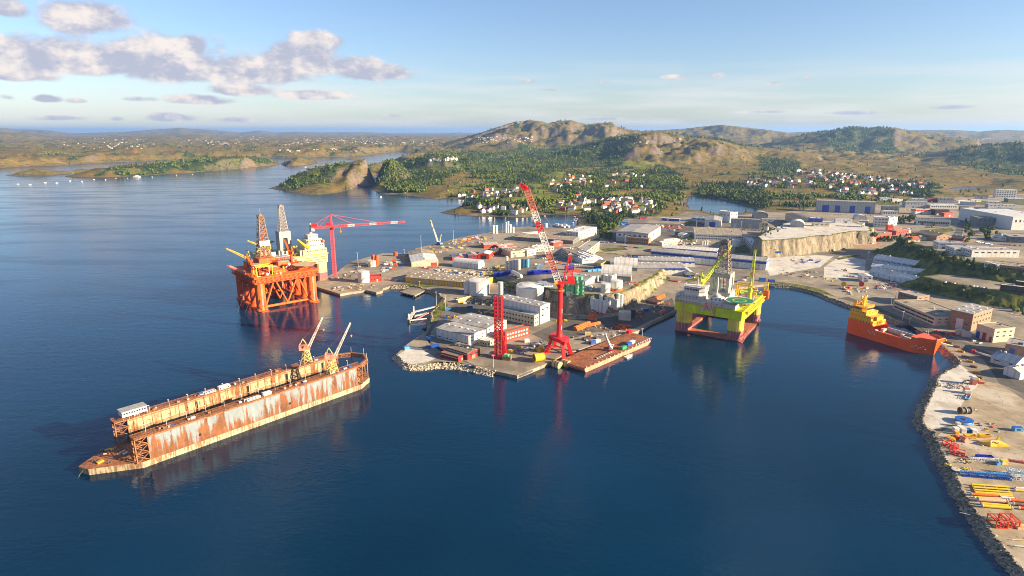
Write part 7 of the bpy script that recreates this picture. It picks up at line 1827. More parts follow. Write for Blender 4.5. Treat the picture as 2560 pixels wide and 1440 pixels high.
scatter([(2185,710),(2240,708),(2242,716),(2190,720)], 18, (M_WHITE, M_LGREY, M_RED), 'white vehicle sized crate beside the flat shed', 'crates beside the flat shed', 'crate', 'storage_crate', 1.8, 4.5, 2, 25)
scatter([(1200,636),(1240,634),(1240,642),(1200,645)], 10, (M_PALEST, M_CREAM), 'pale crate in front of the dark red shed', 'crates before the dark red shed', 'crate', 'storage_crate', 1.5, 4, 2, 26)
scatter([(1130,630),(1200,628),(1200,640),(1130,642)], 16, (M_BLUEP, M_YELC, M_ORRED, M_WHITE), 'coloured crate between the red sheds', 'crates between the red sheds', 'crate', 'storage_crate', 2, 5, 2.4, 27)
# --- pipes and steel on the near quay
def bundle(label, a, b, n, r, m, name='pipe', cat='pipe', group=None, layers=2):
 pa, pb = GP(*a), GP(*b); d = pb-pa; nrm = Vector((-d.y, d.x, 0)).normalized()
 for k in range(n):
  row, col = divmod(k, (n+layers-1)//layers)
  q = MB(); o = nrm*(col*2.1*r+row*r)+Vector((0,0,r+row*1.8*r)); q.cone(o, d+o, r, r, 10); ob = q.build(name, m, None, loc=pa); tag(ob, label, cat, group)
bundle('orange steel pile in the large stack at the edge of the asphalt', (1442,828), (1478,814), 8, .8, M_ORRED2, 'steel_pile', 'pipe', 'large orange pipe stack', 3)
bundle('orange steel pile right of the large stack', (1472,817), (1502,810), 4, .7, M_ORRED2, 'steel_pile', 'pipe', 'orange pipe stack beside the large one')
bundle('rust red pile in the stack near the barge end', (1537,821), (1565,826), 4, .6, M_ORRED, 'steel_pile', 'pipe', 'rust red pipe stack')
bundle('long orange pile near the barge end', (1545,815), (1580,818), 5, .5, M_ORRED2, 'steel_pile', 'pipe', 'long orange pipe stack')
bundle('salmon coloured beam on the yard beside the cliff', (1674,702), (1696,706), 5, .6, M_PINK, 'steel_beam', 'beam', 'salmon beams beside the cliff', 1)
bundle('orange frame leg stacked below the plateau', (1643,752), (1663,742), 8, .7, M_ORRED2, 'frame_leg', 'frame', 'orange frames below the plateau', 3)
bundle('brown drum roll lying below the plateau', (1615,755), (1645,762), 4, 1.6, M_BROWN, 'steel_roll', 'roll', 'brown rolls below the plateau', 1)
bundle('cream timber pole in the log pile left of the tall white hall', (1146,758), (1182,748), 9, .7, M_CREAM, 'timber_pole', 'pole', 'cream pole pile', 3)
bundle('white chopped pipe in the rack on the upper yard slope', (1345,706), (1362,718), 6, .9, M_WHITE, 'rack_pipe', 'pipe', 'white pipes on the slope', 1)
bundle('black pipe in the rack at the quay edge behind the barge', (1490,848), (1520,843), 6, .5, M_DGREY, 'rack_pipe', 'pipe', 'black pipes behind the barge')
# yellow drum on the near quay
g = GP(1335,905); e = empty('cable_drum', g, R(24), 'big yellow cylinder drum lying on the near quay', 'drum')
q = MB(); q.cone((0,0,3.9), (9.5,0,3.9), 3.7, 3.7, 24); q.build('shell', M_YELC, e); q = MB(); q.cone((-.4,0,3.9), (-.02,0,3.9), 1.3, 1.3, 16); q.build('hub', M_DGREY, e)
for x in (0., 9.2):
 q = MB(); q.cone((x,0,3.9), (x+.3,0,3.9), 3.9, 3.9, 24); q.build('rim', M_YELC, e)
def machine(label, px, py, m1, m2, rz, s, name, cat):
 e = empty(name, GP(px, py), rz, label, cat)
 q = MB(); q.box(-3*s,-2*s,0,3*s,2*s,2.4*s); q.build('body', m1, e); q = MB(); q.box(-2.2*s,-1.4*s,2.4*s,1.2*s,1.4*s,4.0*s); q.build('top', m2, e)
 q = MB(); railing(q, [(-3*s,-2*s,2.4*s),(3*s,-2*s,2.4*s),(3*s,2*s,2.4*s)], 1.2, 1.5, .18); q.build('railing', m2, e)
machine('brown winch skid with green top beside the red lattice tower', 1268, 899, M_BROWN, M_GSILO, R(-15), 1.3, 'winch_skid', 'winch')
machine('grey skid left of the red lattice tower', 1232, 889, M_PALEST, M_MGREY, R(-15), 1.0, 'winch_skid', 'winch')
machine('yellow winch machine behind the red tower base', 1276, 882, M_YELC, M_YELC, R(-15), .8, 'winch_skid', 'winch')
machine('yellow hydraulic machine left of the portal crane legs', 1352, 878, M_YELC, M_YELC, R(30), 1.1, 'hydraulic_unit', 'machine')
machine('red winch unit on the rear end of the barge', 1572, 836, M_RED, M_RED, R(46), 1.1, 'winch_skid', 'winch')
machine('red frame winch right of the red winch unit on the barge', 1582, 842, M_RED, M_ORRED, R(46), 1.0, 'winch_skid', 'winch')
def loader(label, px, py, m, rz):
 e = empty('wheel_loader', GP(px, py), rz, label, 'loader')
 q = MB(); q.box(-3,-1.2,1.0,1.5,1.2,2.6); q.build('body', m, e); q = MB(); q.box(-1.2,-1,2.6,.6,1,4.2); q.build('cab', m, e)
 for x in (-2,1.2):
  for s in (-1.3, 1.3):
   q = MB(); q.cone((x,s-.35,.9), (x,s+.35,.9), .9, .9, 10); q.build('wheel', M_DGREY, e)
 q = MB(); q.bar((1.2,0,2), (4,0,2.6), .6); q.box(3.6,-1.5,1.6,5,1.5,3.0); q.build('bucket', m, e)
loader('yellow wheel loader on the gravel lot left of the long sheds', 2112, 678, M_YELC, R(150))
loader('small yellow loader beside the white gable hall', 1772, 571, M_YELC, R(10))
loader('orange loader near the grey double gable hall', 1757, 560, M_YELC, R(80))
scatter([(1560,790),(1630,760),(1680,735),(1690,760),(1600,800)], 22, (M_BROWN, M_DGREY, M_ORRED, M_PALEST), 'dark crate on the shaded asphalt left of the lime rig', 'crates left of the lime rig', 'crate', 'storage_crate', 1.5, 5, 2.2, 31, .2)
scatter([(1690,690),(1740,700),(1800,710),(1860,704),(1900,698),(1760,682)], 26, (M_PALEST, M_BROWN, M_WHITE, M_ORRED, M_BLUEP), 'crate on the yard behind the lime rig', 'crates behind the lime rig', 'crate', 'storage_crate', 1.5, 6, 2.4, 32, .2)
scatter([(1940,690),(2010,700),(2060,712),(2100,700),(2060,680),(1960,676)], 22, (M_PALEST, M_BROWN, M_MGREY, M_YELC), 'scrap crate on the gravel lot above the shore', 'crates above the shore', 'crate', 'storage_crate', 1.5, 5, 1.8, 33, .2)
scatter([(1960,650),(2040,646),(2060,656),(1980,664)], 12, (M_PALEST, M_BROWN, M_WHITE, M_BLUEP), 'crate on the lot below the gravel plateau', 'crates below the gravel plateau', 'crate', 'storage_crate', 2, 7, 2, 34)
scatter([(1350,650),(1400,655),(1400,672),(1330,672)], 20, (M_WHITE, M_PALEST, M_ORRED, M_LBLUE), 'crate on the yard before the L shaped office', 'crates before the L shaped office', 'crate', 'storage_crate', 2, 5, 2.4, 35, .2)
scatter([(1110,605),(1060,622),(1100,640),(1140,622)], 16, (M_BROWN, M_WHITE, M_YELC), 'crate by the crawler crane', 'crates by the crawler crane', 'crate', 'storage_crate', 2, 5, 2, 36)
# ================================================================ the storage yard on the right shore
def prop(name, label, cat, px, py, rz=0., group=None): return empty(name, GP(px, py), rz, label, cat, group)
def frame_box(mb, x0, y0, z0, x1, y1, z1, w, diag=True):
 C = [(x0,y0),(x1,y0),(x1,y1),(x0,y1)]
 for z in (z0, z1):
  for i in range(4): mb.bar((*C[i],z), (*C[(i+1)%4],z), w)
 for i in range(4):
  mb.bar((*C[i],z0), (*C[i],z1), w)
  if diag: mb.bar((*C[i],z0), (*C[(i+1)%4],z1), w*.7)
def yard():
 Y2 = lambda a, b: (2200+a/5.142, 880+b/5.142)
 Y3 = lambda a, b: (2200+a/4.5, 1120+b/4.5)
 # stacks near the road
 e = prop('cargo_unit', 'tall brown cargo unit with white lid at the top of the storage yard', 'container', *Y2(1180,425), R(-15))
 q = MB(); q.box(0,0,0,3.2,4.5,5); q.build('body', M_PINK, e); q = MB(); q.box(-.1,-.1,5,3.3,4.6,7); q.build('lid', M_WHITE, e)
 e = prop('pump_skid', 'yellow pump skid beside the tall brown cargo unit', 'machine', *Y2(1250,390), R(-15)); q = MB(); q.box(0,0,0,2.6,3,2); q.build('body', M_YELC, e); q = MB(); q.cyl(1.2,1.5,2,3.2,.8,10); q.build('motor', M_YEL2, e)
 e = prop('crate', 'low red brown crate right of the yellow pump skid', 'crate', *Y2(1280,410), R(-15)); q = MB(); q.box(0,0,0,3.4,2.6,1.6); q.build('body', M_ORRED, e); q = MB(); q.box(-.1,-.1,1.6,3.5,2.7,1.8); q.build('lid', M_PINK, e)
 e = prop('cargo_unit', 'stacked red and white cargo unit above the pale blue gangway', 'container', *Y2(1095,545), R(-12)); q = MB(); q.box(0,0,0,3.8,5,3); q.build('body', M_WHITE, e); q = MB(); q.box(.2,2,3,3.6,5,4.6); q.build('upper_box', M_PINK, e)
 e = prop('crate', 'small orange crate in front of the stacked cargo unit', 'crate', *Y2(1105,580), R(-10)); q = MB(); q.box(0,0,0,3,2.4,2.2); q.build('body', M_ORRED2, e); q = MB(); q.box(-.1,-.1,2.2,3.1,2.5,2.4); q.build('lid', M_BROWN, e)
 e = prop('gangway', 'pale blue folded gangway lying on the yard edge', 'gangway', *Y2(1145,625), R(48)); q = MB(); q.box(0,0,.4,11,2.6,.8); q.build('deck', M_LBLUE, e); q = MB(); railing(q, [(0,0,.8),(11,0,.8)], 1, 1.5, .14); railing(q, [(0,2.6,.8),(11,2.6,.8)], 1, 1.5, .14); q.build('railing', M_WHITE, e)
 panel('deck_mat', e, M_BLUEP, 4, .4, .8, 9, 2.2, .95)
 # black reel
 e = prop('cable_reel', 'black cable reel on edge with pale middle band', 'reel', *Y2(1020,795), R(4))
 q = MB(); q.cone((0,0,2.6), (7.6,0,2.6), 2.2, 2.2, 20); q.build('drum', M_DGREY, e)
 for x in (0., 3.5, 7.3):
  q = MB(); q.cone((x,0,2.6), (x+.35,0,2.6), 2.7, 2.7, 20); q.build('flange', M_PALEST if x == 3.5 else M_BROWN, e)
 e = prop('steel_bits', 'rusty steel scrap piece right of the black reel', 'scrap', *Y2(1190,745)); q = MB(); q.bar((0,0,.3), (3,.4,.3), .5); q.build('bar', M_PALEST, e); q = MB(); q.bar((1,-.6,.3), (2,1,.6), .4); q.build('stub', M_BROWN, e)
 # blue ring carousel
 e = prop('hose_carousel', 'blue and white ring shaped hose carousel lying flat', 'carousel', *Y2(1076,905))
 q = MB(); q.lathe([(2.2,.3),(5.4,.3),(5.4,.7),(2.2,.7)], 32); q.build('lower_ring', M_LBLUE, e); q = MB(); q.lathe([(2.4,.7),(4.4,.7),(4.6,2.1),(2.3,2.1)], 32); q.build('hose_coil', M_WHITE, e); q = MB(); q.lathe([(1.7,.2),(5.7,2.1),(5.7,2.5),(1.7,2.5)], 32); q.build('upper_ring', M_BLUEP, e)
 q = MB(); q.cyl(0,0,.2,2.9,1.3,14); q.build('hub', M_DGREY, e)
 # boxes
 for a, b, s, m, t in ((955,1040,(3.2,3.0,3.4),M_WHITE,'left white box of the group below the blue carousel'),(1050,1045,(3.2,5.5,3.2),M_WHITE,'long white box in the middle of the group below the carousel'),(985,965,(2.8,2.4,3),M_LGREY,'grey white box behind the left white box'),
        (1118,1045,(3.6,3.2,2.6),M_BLUEP,'dark blue box next to the white boxes'),(1188,1055,(3.6,3.4,2.8),M_WHITE,'right white box next to the dark blue box'),(968,1065,(2.6,2.0,2.2),M_YELC,'small yellow box under the left white box')):
  e = prop('equipment_box', t, 'box', *Y2(a,b), R(-2)); q = MB(); q.box(0,0,.15,s[0],s[1],s[2]); q.build('body', m, e)
  q = MB()
  for k in range(4): q.box(.3+k*(s[0]-.6)/4, -.06, .4, .3+k*(s[0]-.6)/4+.25, 0, s[2]-.3)
  q.box(-.06,-.06,s[2]-.12,s[0]+.06,s[1]+.06,s[2]+.04); q.build('ribs', m, e)
 for a, b, t in ((1102,1115,'left yellow open steel trough'),(1284,1108,'right yellow open steel trough')):
  e = prop('steel_trough', t, 'trough', *Y2(a,b), R(-6))
  q = MB(); q.add([(0,.6,0),(7,.6,0),(7,2.4,0),(0,2.4,0),(-.3,-.2,2.4),(7.3,-.2,2.4),(7.3,3.2,2.4),(-.3,3.2,2.4),(.2,.2,2.4),(6.8,.2,2.4),(6.8,2.8,2.4),(.2,2.8,2.4),(.4,.9,.4),(6.6,.9,.4),(6.6,2.1,.4),(.4,2.1,.4)],
     [(3,2,1,0),(0,1,5,4),(1,2,6,5),(2,3,7,6),(3,0,4,7),(4,5,9,8),(5,6,10,9),(6,7,11,10),(7,4,8,11),(8,9,13,12),(9,10,14,13),(10,11,15,14),(11,8,12,15),(12,13,14,15)]); q.build('shell', M_YELC, e)
  q = MB(); q.bar((0,-.3,1.2), (7,-.3,1.2), .25); q.build('rib', M_YELC, e)
 e = prop('spider_frame', 'yellow spider shaped lifting frame near the rocks', 'frame', *Y2(903,1140)); q = MB()
 for k in range(6): q.bar((0,0,2.4), (2.3*math.cos(k*1.047), 2.3*math.sin(k*1.047), 2.2), .35)
 q.build('arms', M_YEL2, e); q = MB(); frame_box(q, -1.8,-1.8,0,1.8,1.8,2.2,.35); q.build('base', M_YELC, e)
 e = prop('cable_drum', 'red cable drum with pale end beside the yellow trough', 'drum', *Y2(1048,1140), R(-70)); q = MB(); q.cone((0,0,1.8), (3,0,1.8), 1.7, 1.7, 18); q.build('drum', M_PINK, e); q = MB(); q.cone((-.2,0,1.8), (0,0,1.8), 1.5, 1.5, 18); q.build('end', M_PALEST, e)
 e = prop('winch_block', 'red and yellow winch block left of the red cable drum', 'winch', *Y2(975,1130)); q = MB(); q.box(0,0,0,2.6,2.6,2.2); q.build('body', M_ORRED, e); q = MB(); q.cyl(1.3,1.3,2.2,3,1,10); q.build('cap', M_PINK, e)
 e = prop('plough_grab', 'large yellow plough shaped grab with flared wings', 'plough', *Y2(1450,1195), R(-10))
 q = MB(); q.add([(-8,1,.2),(-3,-3.4,.2),(1,-2.6,.2),(0,2,.2),(-8,1.6,1.2),(-3,-2.6,2.6),(1,-1.8,2.6),(0,2.6,2.6)], [(3,2,1,0),(4,5,6,7),(0,1,5,4),(1,2,6,5),(2,3,7,6),(3,0,4,7)]); q.build('left_wing', M_YELC, e)
 q = MB(); q.add([(0,-2.6,.2),(9,-1.8,.2),(4,2.4,.2),(0,2,.2),(0,-1.8,2.6),(9,-1.6,1.0),(4,3.0,2.9),(0,2.6,2.6)], [(3,2,1,0),(4,5,6,7),(0,1,5,4),(1,2,6,5),(2,3,7,6),(3,0,4,7)]); q.build('right_wing', M_YELC, e)
 q = MB(); q.add([(3,2,.2),(5.5,2,.2),(5,4,.2),(3.6,4,.2),(3.6,2.6,5),(4.6,2.6,5.6),(4.6,3.6,5),(3.8,3.6,5)], [(3,2,1,0),(4,5,6,7),(0,1,5,4),(1,2,6,5),(2,3,7,6),(3,0,4,7)]); q.build('fin', M_YEL2, e)
 q = MB(); q.path([(-3,-2.2,2.6),(-2.4,-1.4,3.4),(1.6,-1.2,3.4),(2.4,-2.2,2.6)], .45, 8); q.build('tow_bar', M_REDW, e)
 e = prop('steel_plate', 'small grey steel plate on the ground left of the plough grab', 'plate', *Y2(1240,1180), R(-60)); q = MB(); q.box(0,0,0,3.8,.8,.5); q.build('plate', M_PALEST, e); q = MB(); q.box(.4,.1,.5,3.4,.3,.9); q.build('rib', M_LGREY, e)
 e = prop('tool_bin', 'blue half open bin at the right edge of the yard', 'bin', *Y2(1728,1025), R(-4)); q = MB(); q.box(0,0,0,6,3.4,2.6); q.build('body', M_LBLUE, e); panel('opening', e, M_DGREY, 1.6, -.06, .8, 4, .1, 2.3); panel('lid', e, M_BLUEP, 0, .6, 2.6, 6, 3.4, 2.8)
 # red truss sections lying by the rocks
 for k, (a, b, ln, rz, t) in enumerate(((830,1180,8,-75,'upper red truss section lying beside the rocks'),(890,1290,8,-40,'lower red truss section lying beside the rocks'))):
  e = prop('truss_section', t, 'truss', *Y2(a,b), R(rz)); q = MB(); frame_box(q, 0,-2.2,.4,ln,2.2,3.0,.35); q.build('frame', M_RED, e); q = MB(); frame_box(q, ln*.33,-2.2,.4,ln*.66,2.2,3.0,.3); q.build('mid_frame', M_RED, e)
 e = prop('skip_bin', 'royal blue open frame skip behind the white lattice boom', 'bin', *Y2(1252,1380), R(-6)); q = MB(); q.box(0,0,.1,9.5,2.8,.5); q.box(0,0,.5,9.5,.25,2.2); q.box(0,2.55,.5,9.5,2.8,2.2); q.box(0,.25,.5,.25,2.55,2.2); q.box(9.25,.25,.5,9.5,2.55,2.2); q.build('body', ROYAL, e)
 for k in range(5): panel('rib', e, ROYAL, .3+k*2.1, -.12, .2, .7+k*2.1, 0, 2.3)
 def boom(label, a, b, w, m, name='lattice_boom', bays=10):
  pa, pb = GP(*a), GP(*b); e = empty(name, pa, 0, label, 'boom'); d = pb-pa
  q = MB(); q.truss(Vector((0,0,w/2+.3)), d+Vector((0,0,w/2+.3)), w, w, bays, .32, .22); q.build('lattice', m, e)
  q = MB(); q.bar(Vector((0,0,.15)), Vector((0,0,.35)), w*1.2); q.build('end_plate', m, e)
 boom('white lattice boom lying across the yard', Y2(1130,1390), Y2(1530,1415), 1.6, M_WHITE)
 boom('pink red narrow boom at the right edge of the yard', Y2(1640,1400), Y2(1900,1440), 1.1, M_PINK)
 boom('upper blue lattice boom in the middle of the yard', Y3(905,285), Y3(1400,315), 1.3, M_LBLUE)
 boom('lower blue lattice boom with pale braces in the middle of the yard', Y3(950,315), Y3(1470,360), 2.0, M_BLUEP)
 boom('white and blue lattice section at the right edge of the yard', Y3(1400,290), Y3(1680,340), 3.4, mat('pale_blue_steel', (.45,.60,.68), .45, .12), bays=6)
 boom('white lattice section in front of the blue one at the right edge', Y3(1470,350), Y3(1700,370), 2.4, M_WHITE, bays=5)
 e = prop('machine_cap', 'light blue machine cap between the white boom and cream block', 'machine', *Y3(1325,190)); q = MB(); q.box(-1.2,-1,0,1.2,1,1.8); q.build('body', M_LBLUE, e); q = MB(); q.cyl(0,0,1.8,2.5,.8,10); q.build('dome', M_LBLUE, e)
 e = prop('saddle_block', 'cream saddle block supporting the pink boom', 'block', *Y3(1390,180)); q = MB(); q.box(-1.8,-1.2,0,1.8,1.2,2.4); q.build('body', M_CREAM, e); q = MB(); q.box(-1.9,-1.3,2.4,1.9,1.3,2.8); q.build('cap', M_YEL2, e)
 e = prop('rope_coil', 'yellow rope coil at the top of the rocks', 'coil', *Y3(762,200)); q = MB(); q.lathe([(.9,0),(2.0,.2),(2.1,.9),(1.3,1.4),(.8,1.2)], 18); q.build('coil', M_YEL2, e); q = MB(); q.cyl(0,0,0,1.1,.6,10); q.build('core', M_BROWN, e)
 e = prop('cable_reel', 'pale grey disc shaped reel lying flat beside the rocks', 'reel', *Y3(860,250)); q = MB(); q.lathe([(2.7,.4),(2.7,.7),(.4,.75)], 24); q.build('upper_flange', M_LGREY, e); q = MB(); q.lathe([(1.8,-.2),(1.8,.4)], 18); q.build('core', M_PALEST, e)
 e = prop('chain_heap', 'bright yellow chain heap right of the pale grey reel', 'heap', *Y3(985,265)); r = random.Random(4)
 for k in range(22):
  q = MB(); p = Vector((r.gauss(0,1.9), r.gauss(0,1.0)+1.4, .2+abs(r.gauss(0,.35)))); q.bar(p, p+Vector((r.uniform(-1.4,1.4), r.uniform(-.8,.8), r.uniform(-.1,.7))), .42); q.build('link', (M_YEL2, M_YELC)[k % 2], e)
 e = prop('net_heap', 'yellow and brown net heap at the end of the white boom', 'heap', *Y2(1080,1425))
 for k in range(16):
  q = MB(); p = Vector((r.gauss(0,1.6), r.gauss(0,1.2)+1, .2)); q.bar(p, p+Vector((r.uniform(-1.5,1.5), r.uniform(-1,1), r.uniform(.1,.9))), .4); q.build('float', (M_YEL2, M_BROWN, M_WHITE)[k % 3], e)
 def pipe(label, a, b, r_, m, group=None, ends=True):
  pa, pb = GP(*Y3(*a)), GP(*Y3(*b)); e = empty('steel_pipe', pa, 0, label, 'pipe', group); d = pb-pa; u = d.normalized()
  q = MB(); q.cone((0,0,r_+.25), d+Vector((0,0,r_+.25)), r_, r_, 12); q.build('barrel', m, e)
  for t in (0, 1):
   c = d*t+Vector((0,0,r_+.25)); q = MB(); q.cone(c-u*.25, c+u*.25, r_*1.15, r_*1.15, 12); q.build('collar', M_PALEST, e)
 # yellow frame ladder of parallel tubes
 e0 = GP(*Y3(1035,430)); pts = [((1030,425),(1440,455)),((1045,455),(1455,485)),((1055,485),(1470,515)),((1065,512),(1480,540)),((1070,530),(1490,558))]
 e = empty('tube_rack', e0, 0, 'large rack of parallel bright yellow tubes', 'rack')
 for a, b in pts:
  pa, pb = GP(*Y3(*a))-e0, GP(*Y3(*b))-e0; q = MB(); q.cone(pa+Vector((0,0,1.0)), pb+Vector((0,0,1.0)), .55, .55, 10); q.build('tube', M_YEL2, e)
 for t in (.02, .35, .68, .98):
  p0 = GP(*Y3(*pts[0][0])).lerp(GP(*Y3(*pts[0][1])), t)-e0; p1 = GP(*Y3(*pts[-1][0])).lerp(GP(*Y3(*pts[-1][1])), t)-e0
  q = MB(); q.bar(p0+Vector((0,0,.3)), p1+Vector((0,0,.3)), .5); q.build('cross_beam', M_YELC, e)
 pipe('pinkish pipe with white end in front of the tube rack', (1025,535), (1340,560), .8, M_ORRED2); pipe('thin yellow pipe under the pinkish pipe', (1060,568), (1350,582), .6, M_YEL2)
 pipe('thick salmon pipe in the pipe row', (1100,600), (1420,622), 1.15, mat('salmon_pipe', (.66,.36,.24), .5, .1)); pipe('upper one of the two long yellow pipes in the front row', (1135,640), (1455,668), .75, M_YEL2); pipe('lower one of the two long yellow pipes in the front row', (1150,668), (1480,695), .85, M_YEL2)
 pipe('white wrapped pipe end behind the thick salmon pipe', (1360,570), (1520,585), .7, M_WHITE); pipe('orange brown pipe at the right edge, topmost of its rack', (1520,490), (1700,500), .8, M_YELC); pipe('brown pipe at the right edge below the topmost one', (1450,600), (1700,620), .9, M_ORRED2)
 pipe('dull brown pipe at the right edge, second from below', (1500,645), (1700,668), .9, M_BROWN); pipe('rusty pipe at the right edge, lowest of its rack', (1560,690), (1720,705), .8, M_ORRED); pipe('short grey pipe above the brown rack', (1525,465), (1690,470), .7, M_PALEST)
 pipe('thin dark pole lying near the rocks', (830,340), (920,440), .2, M_DGREY); pipe('thin white pole on the lower rocks', (895,735), (1000,760), .25, M_WHITE); pipe('pale pole at the lower right of the yard', (1510,1110), (1700,1130), .35, M_PALEST); pipe('thin yellow pole right of the red module', (1490,1040), (1690,1050), .25, M_YEL2)
 for k, (a, b, t) in enumerate(((1300,905,'left half of the red lattice module near the bottom right corner'),(1430,900,'right half of the red lattice module near the bottom right corner'))):
  e = prop('lattice_module', t, 'frame', *Y3(a,b), R(-4)); q = MB(); frame_box(q, 0,0,.2,6,7,4.2,.42); q.build('frame', M_ORRED, e); q = MB()
  for j in range(4): q.bar((j*1.9,0,.2), (j*1.9,0,4.2), .35); q.bar((j*1.9,0,4.2), (j*1.9+.6,7,4.2), .35)
  q.build('grid', M_RED, e)
 e = prop('mat_stack', 'pinkish flat mat at the right edge below the red module', 'mat', *Y3(1550,920)); q = MB(); q.box(0,0,0,6,4,.7); q.build('stack', mat('salmon_pipe', (.66,.36,.24)), e); q = MB(); q.box(.3,.3,.7,5.5,3.6,1.0); q.build('top_mat', M_CREAM, e)
 # rusty chain of fenders along the shore road
 for k, (px, py) in enumerate(((2392,868),(2402,880),(2413,893),(2425,905),(2434,918),(2442,932),(2447,945),(2358,850),(2372,858))):
  e = prop('pontoon_link', 'rusty orange pontoon link in the row along the shore road', 'pontoon', px, py, R(-55), 'pontoon links along the shore road'); q = MB(); frame_box(q, -2.6,-.9,.2,2.6,.9,1.3,.35, False); q.build('frame', M_YELC if k % 2 else M_BROWN, e)
  q = MB(); q.box(-2.2,-.6,.3,2.2,.6,1.0); q.build('float', M_BROWN, e)
 for k, (px, py, m) in enumerate(((2462,1078,M_YELC),(2474,1062,M_WHITE),(2482,1070,M_RED),(2455,1066,M_BLUEP),(2470,1074,M_PALEST),(2486,1060,M_BROWN),(2446,1058,M_BROWN),(2490,1078,M_LGREY))):
  e = prop('scrap_piece', 'small scrap piece in the litter right of the white boxes', 'scrap', px, py, k*.7, 'scrap litter right of the white boxes'); q = MB(); q.bar((0,0,.3), (2.2,0,.5), .7); q.build('bar', m, e); q = MB(); q.bar((.6,-.5,.3), (1,.9,.8), .4); q.build('stub', M_BROWN, e)
 e = prop('conveyor_arm', 'white conveyor arm with a red drum on the asphalt by the blue roofed house', 'machine', 2437, 882, R(-62)); q = MB(); q.truss((0,0,1), (17,0,1), 1.0, 1.0, 8, .3, .2); q.build('arm', M_WHITE, e); q = MB(); q.cyl(-1.2,0,0,2.6,1.8,14); q.build('drum', M_RED, e)
 for k, (px, py, m, t) in enumerate(((2153,716,M_RED,'red cable reel on edge in the cable yard'),(2109,716,M_YELC,'yellow cable reel on edge in the cable yard'),(1880,692,M_PINK,'pink reel on edge behind the lime rig'))):
  e = prop('cable_reel', t, 'reel', px, py, R(60)); q = MB(); q.cone((0,0,3.2), (2.6,0,3.2), 2.0, 2.0, 18); q.build('drum', M_BROWN, e)
  for x in (-.2, 2.6):
   q = MB(); q.cone((x,0,3.2), (x+.25,0,3.2), 3.2, 3.2, 20); q.build('flange', m, e)
yard()
# ================================================================ revetments of quarry stone
def rock_mesh(seed, sub=1):
 r = random.Random(seed); bm = bmesh.new(); bmesh.ops.create_icosphere(bm, subdivisions=1, radius=1)
 for v in bm.verts: v.co = v.co*r.uniform(.72, 1.2); v.co.z *= .75
 me = bpy.data.meshes.new('boulder'); bm.to_mesh(me); bm.free(); return me
M_STONE = mat('quarry_stone', (.33,.28,.20), .9, .35, .35, stain=(.13,.11,.08), stain_amt=.35, stain_scale=.5, bump=.4)
M_STONEW = mat('quarry_stone_pale', (.50,.44,.34), .9, .3, .35, stain=(.2,.17,.12), stain_amt=.3, stain_scale=.5, bump=.4)
ROCKS = [rock_mesh(k) for k in range(5)]
for k, me in enumerate(ROCKS): me.materials.append(M_STONEW if k % 2 else M_STONE)
def revetment(pts, width, nper, size, indiv, seed, name='revetment', pale=.5):
 P = [G(a, b, QZ) for a, b in pts]; r = random.Random(seed)
 V = []; Fc = []
 for i, p in enumerate(P):
  d = (P[min(i+1, len(P)-1)]-P[max(i-1, 0)]).normalized(); o = Vector((d.y, -d.x, 0))
  V += [p-o*1.0+Vector((0,0,-.05)), p+o*width*.5+Vector((0,0,-2.0)), p+o*width+Vector((0,0,-4.2))]
 for i in range(len(P)-1):
  for j in (0, 1): Fc.append((i*3+j, (i+1)*3+j, (i+1)*3+j+1, i*3+j+1))
 q = MB(); q.add(V, [f[::-1] for f in Fc]); root = q.build(name, M_STONE); tag(root, kind='structure')
 mass = MB(); k = 0
 for a, b in zip(P[:-1], P[1:]):
  d = (b-a); L_ = d.length; u = d.normalized(); o = Vector((u.y, -u.x, 0)); n = int(L_*nper)
  for _ in range(n):
   t, w = r.random(), r.random(); s = size*r.uniform(.55, 1.35)*(1.15 if w > .5 else .9)
   p = a+u*(L_*t)+o*(w*width*1.02-.8)+Vector((0,0,-4.2*w+.35))
   me = ROCKS[r.randrange(5)]
   if k < indiv:
    ob = bpy.data.objects.new('boulder', me); ob.location = p; ob.scale = (s, s*r.uniform(.7,1.1), s*r.uniform(.7,1)); ob.rotation_euler = (r.uniform(0,.5), r.uniform(0,.5), r.uniform(0,6.3)); link(ob, root); k += 1
   else:
    M_ = Matrix.Translation(p) @ Matrix.Rotation(r.uniform(0,6.3), 4, 'Z') @ Matrix.Rotation(r.uniform(0,.6), 4, 'X') @ Matrix.Diagonal((s, s*r.uniform(.7,1.1), s*r.uniform(.7,1), 1))
    mass.add([M_ @ v.co for v in me.vertices], [tuple(f.vertices) for f in me.polygons])
 if mass.v: tag(mass.build('boulder_mass', M_STONEW if seed % 2 else M_STONE, root), kind='stuff')
revetment([(2402,906),(2396,914),(2350,938),(2342,950),(2343,962),(2330,985),(2322,1004),(2312,1020),(2306,1048),(2312,1066),(2336,1082),(2342,1105),(2350,1125),(2366,1155),(2388,1185),(2404,1225),(2447,1290),(2508,1370),(2553,1420),(2585,1456)], 7, 5.0, 1.05, 300, 2)
revetment([(993,884),(1004,900),(1024,913),(1060,913),(1099,908),(1141,910),(1169,914),(1239,928)], 7, 4.2, 1.0, 0, 3)
revetment([(977,715),(1010,714),(1035,714),(1065,722),(1094,731),(1112,747),(1108,760),(1093,767),(1079,782),(1080,803),(1067,817)], 7, 3.0, 1.3, 0, 4)
revetment([(1925,709),(1980,715),(2040,728),(2068,741),(2128,764),(2193,779),(2251,808)], 7, 3.0, 1.2, 0, 6)
revetment([(2302,820),(2350,860),(2386,890),(2402,906)], 7, 4.0, 1.0, 0, 8)
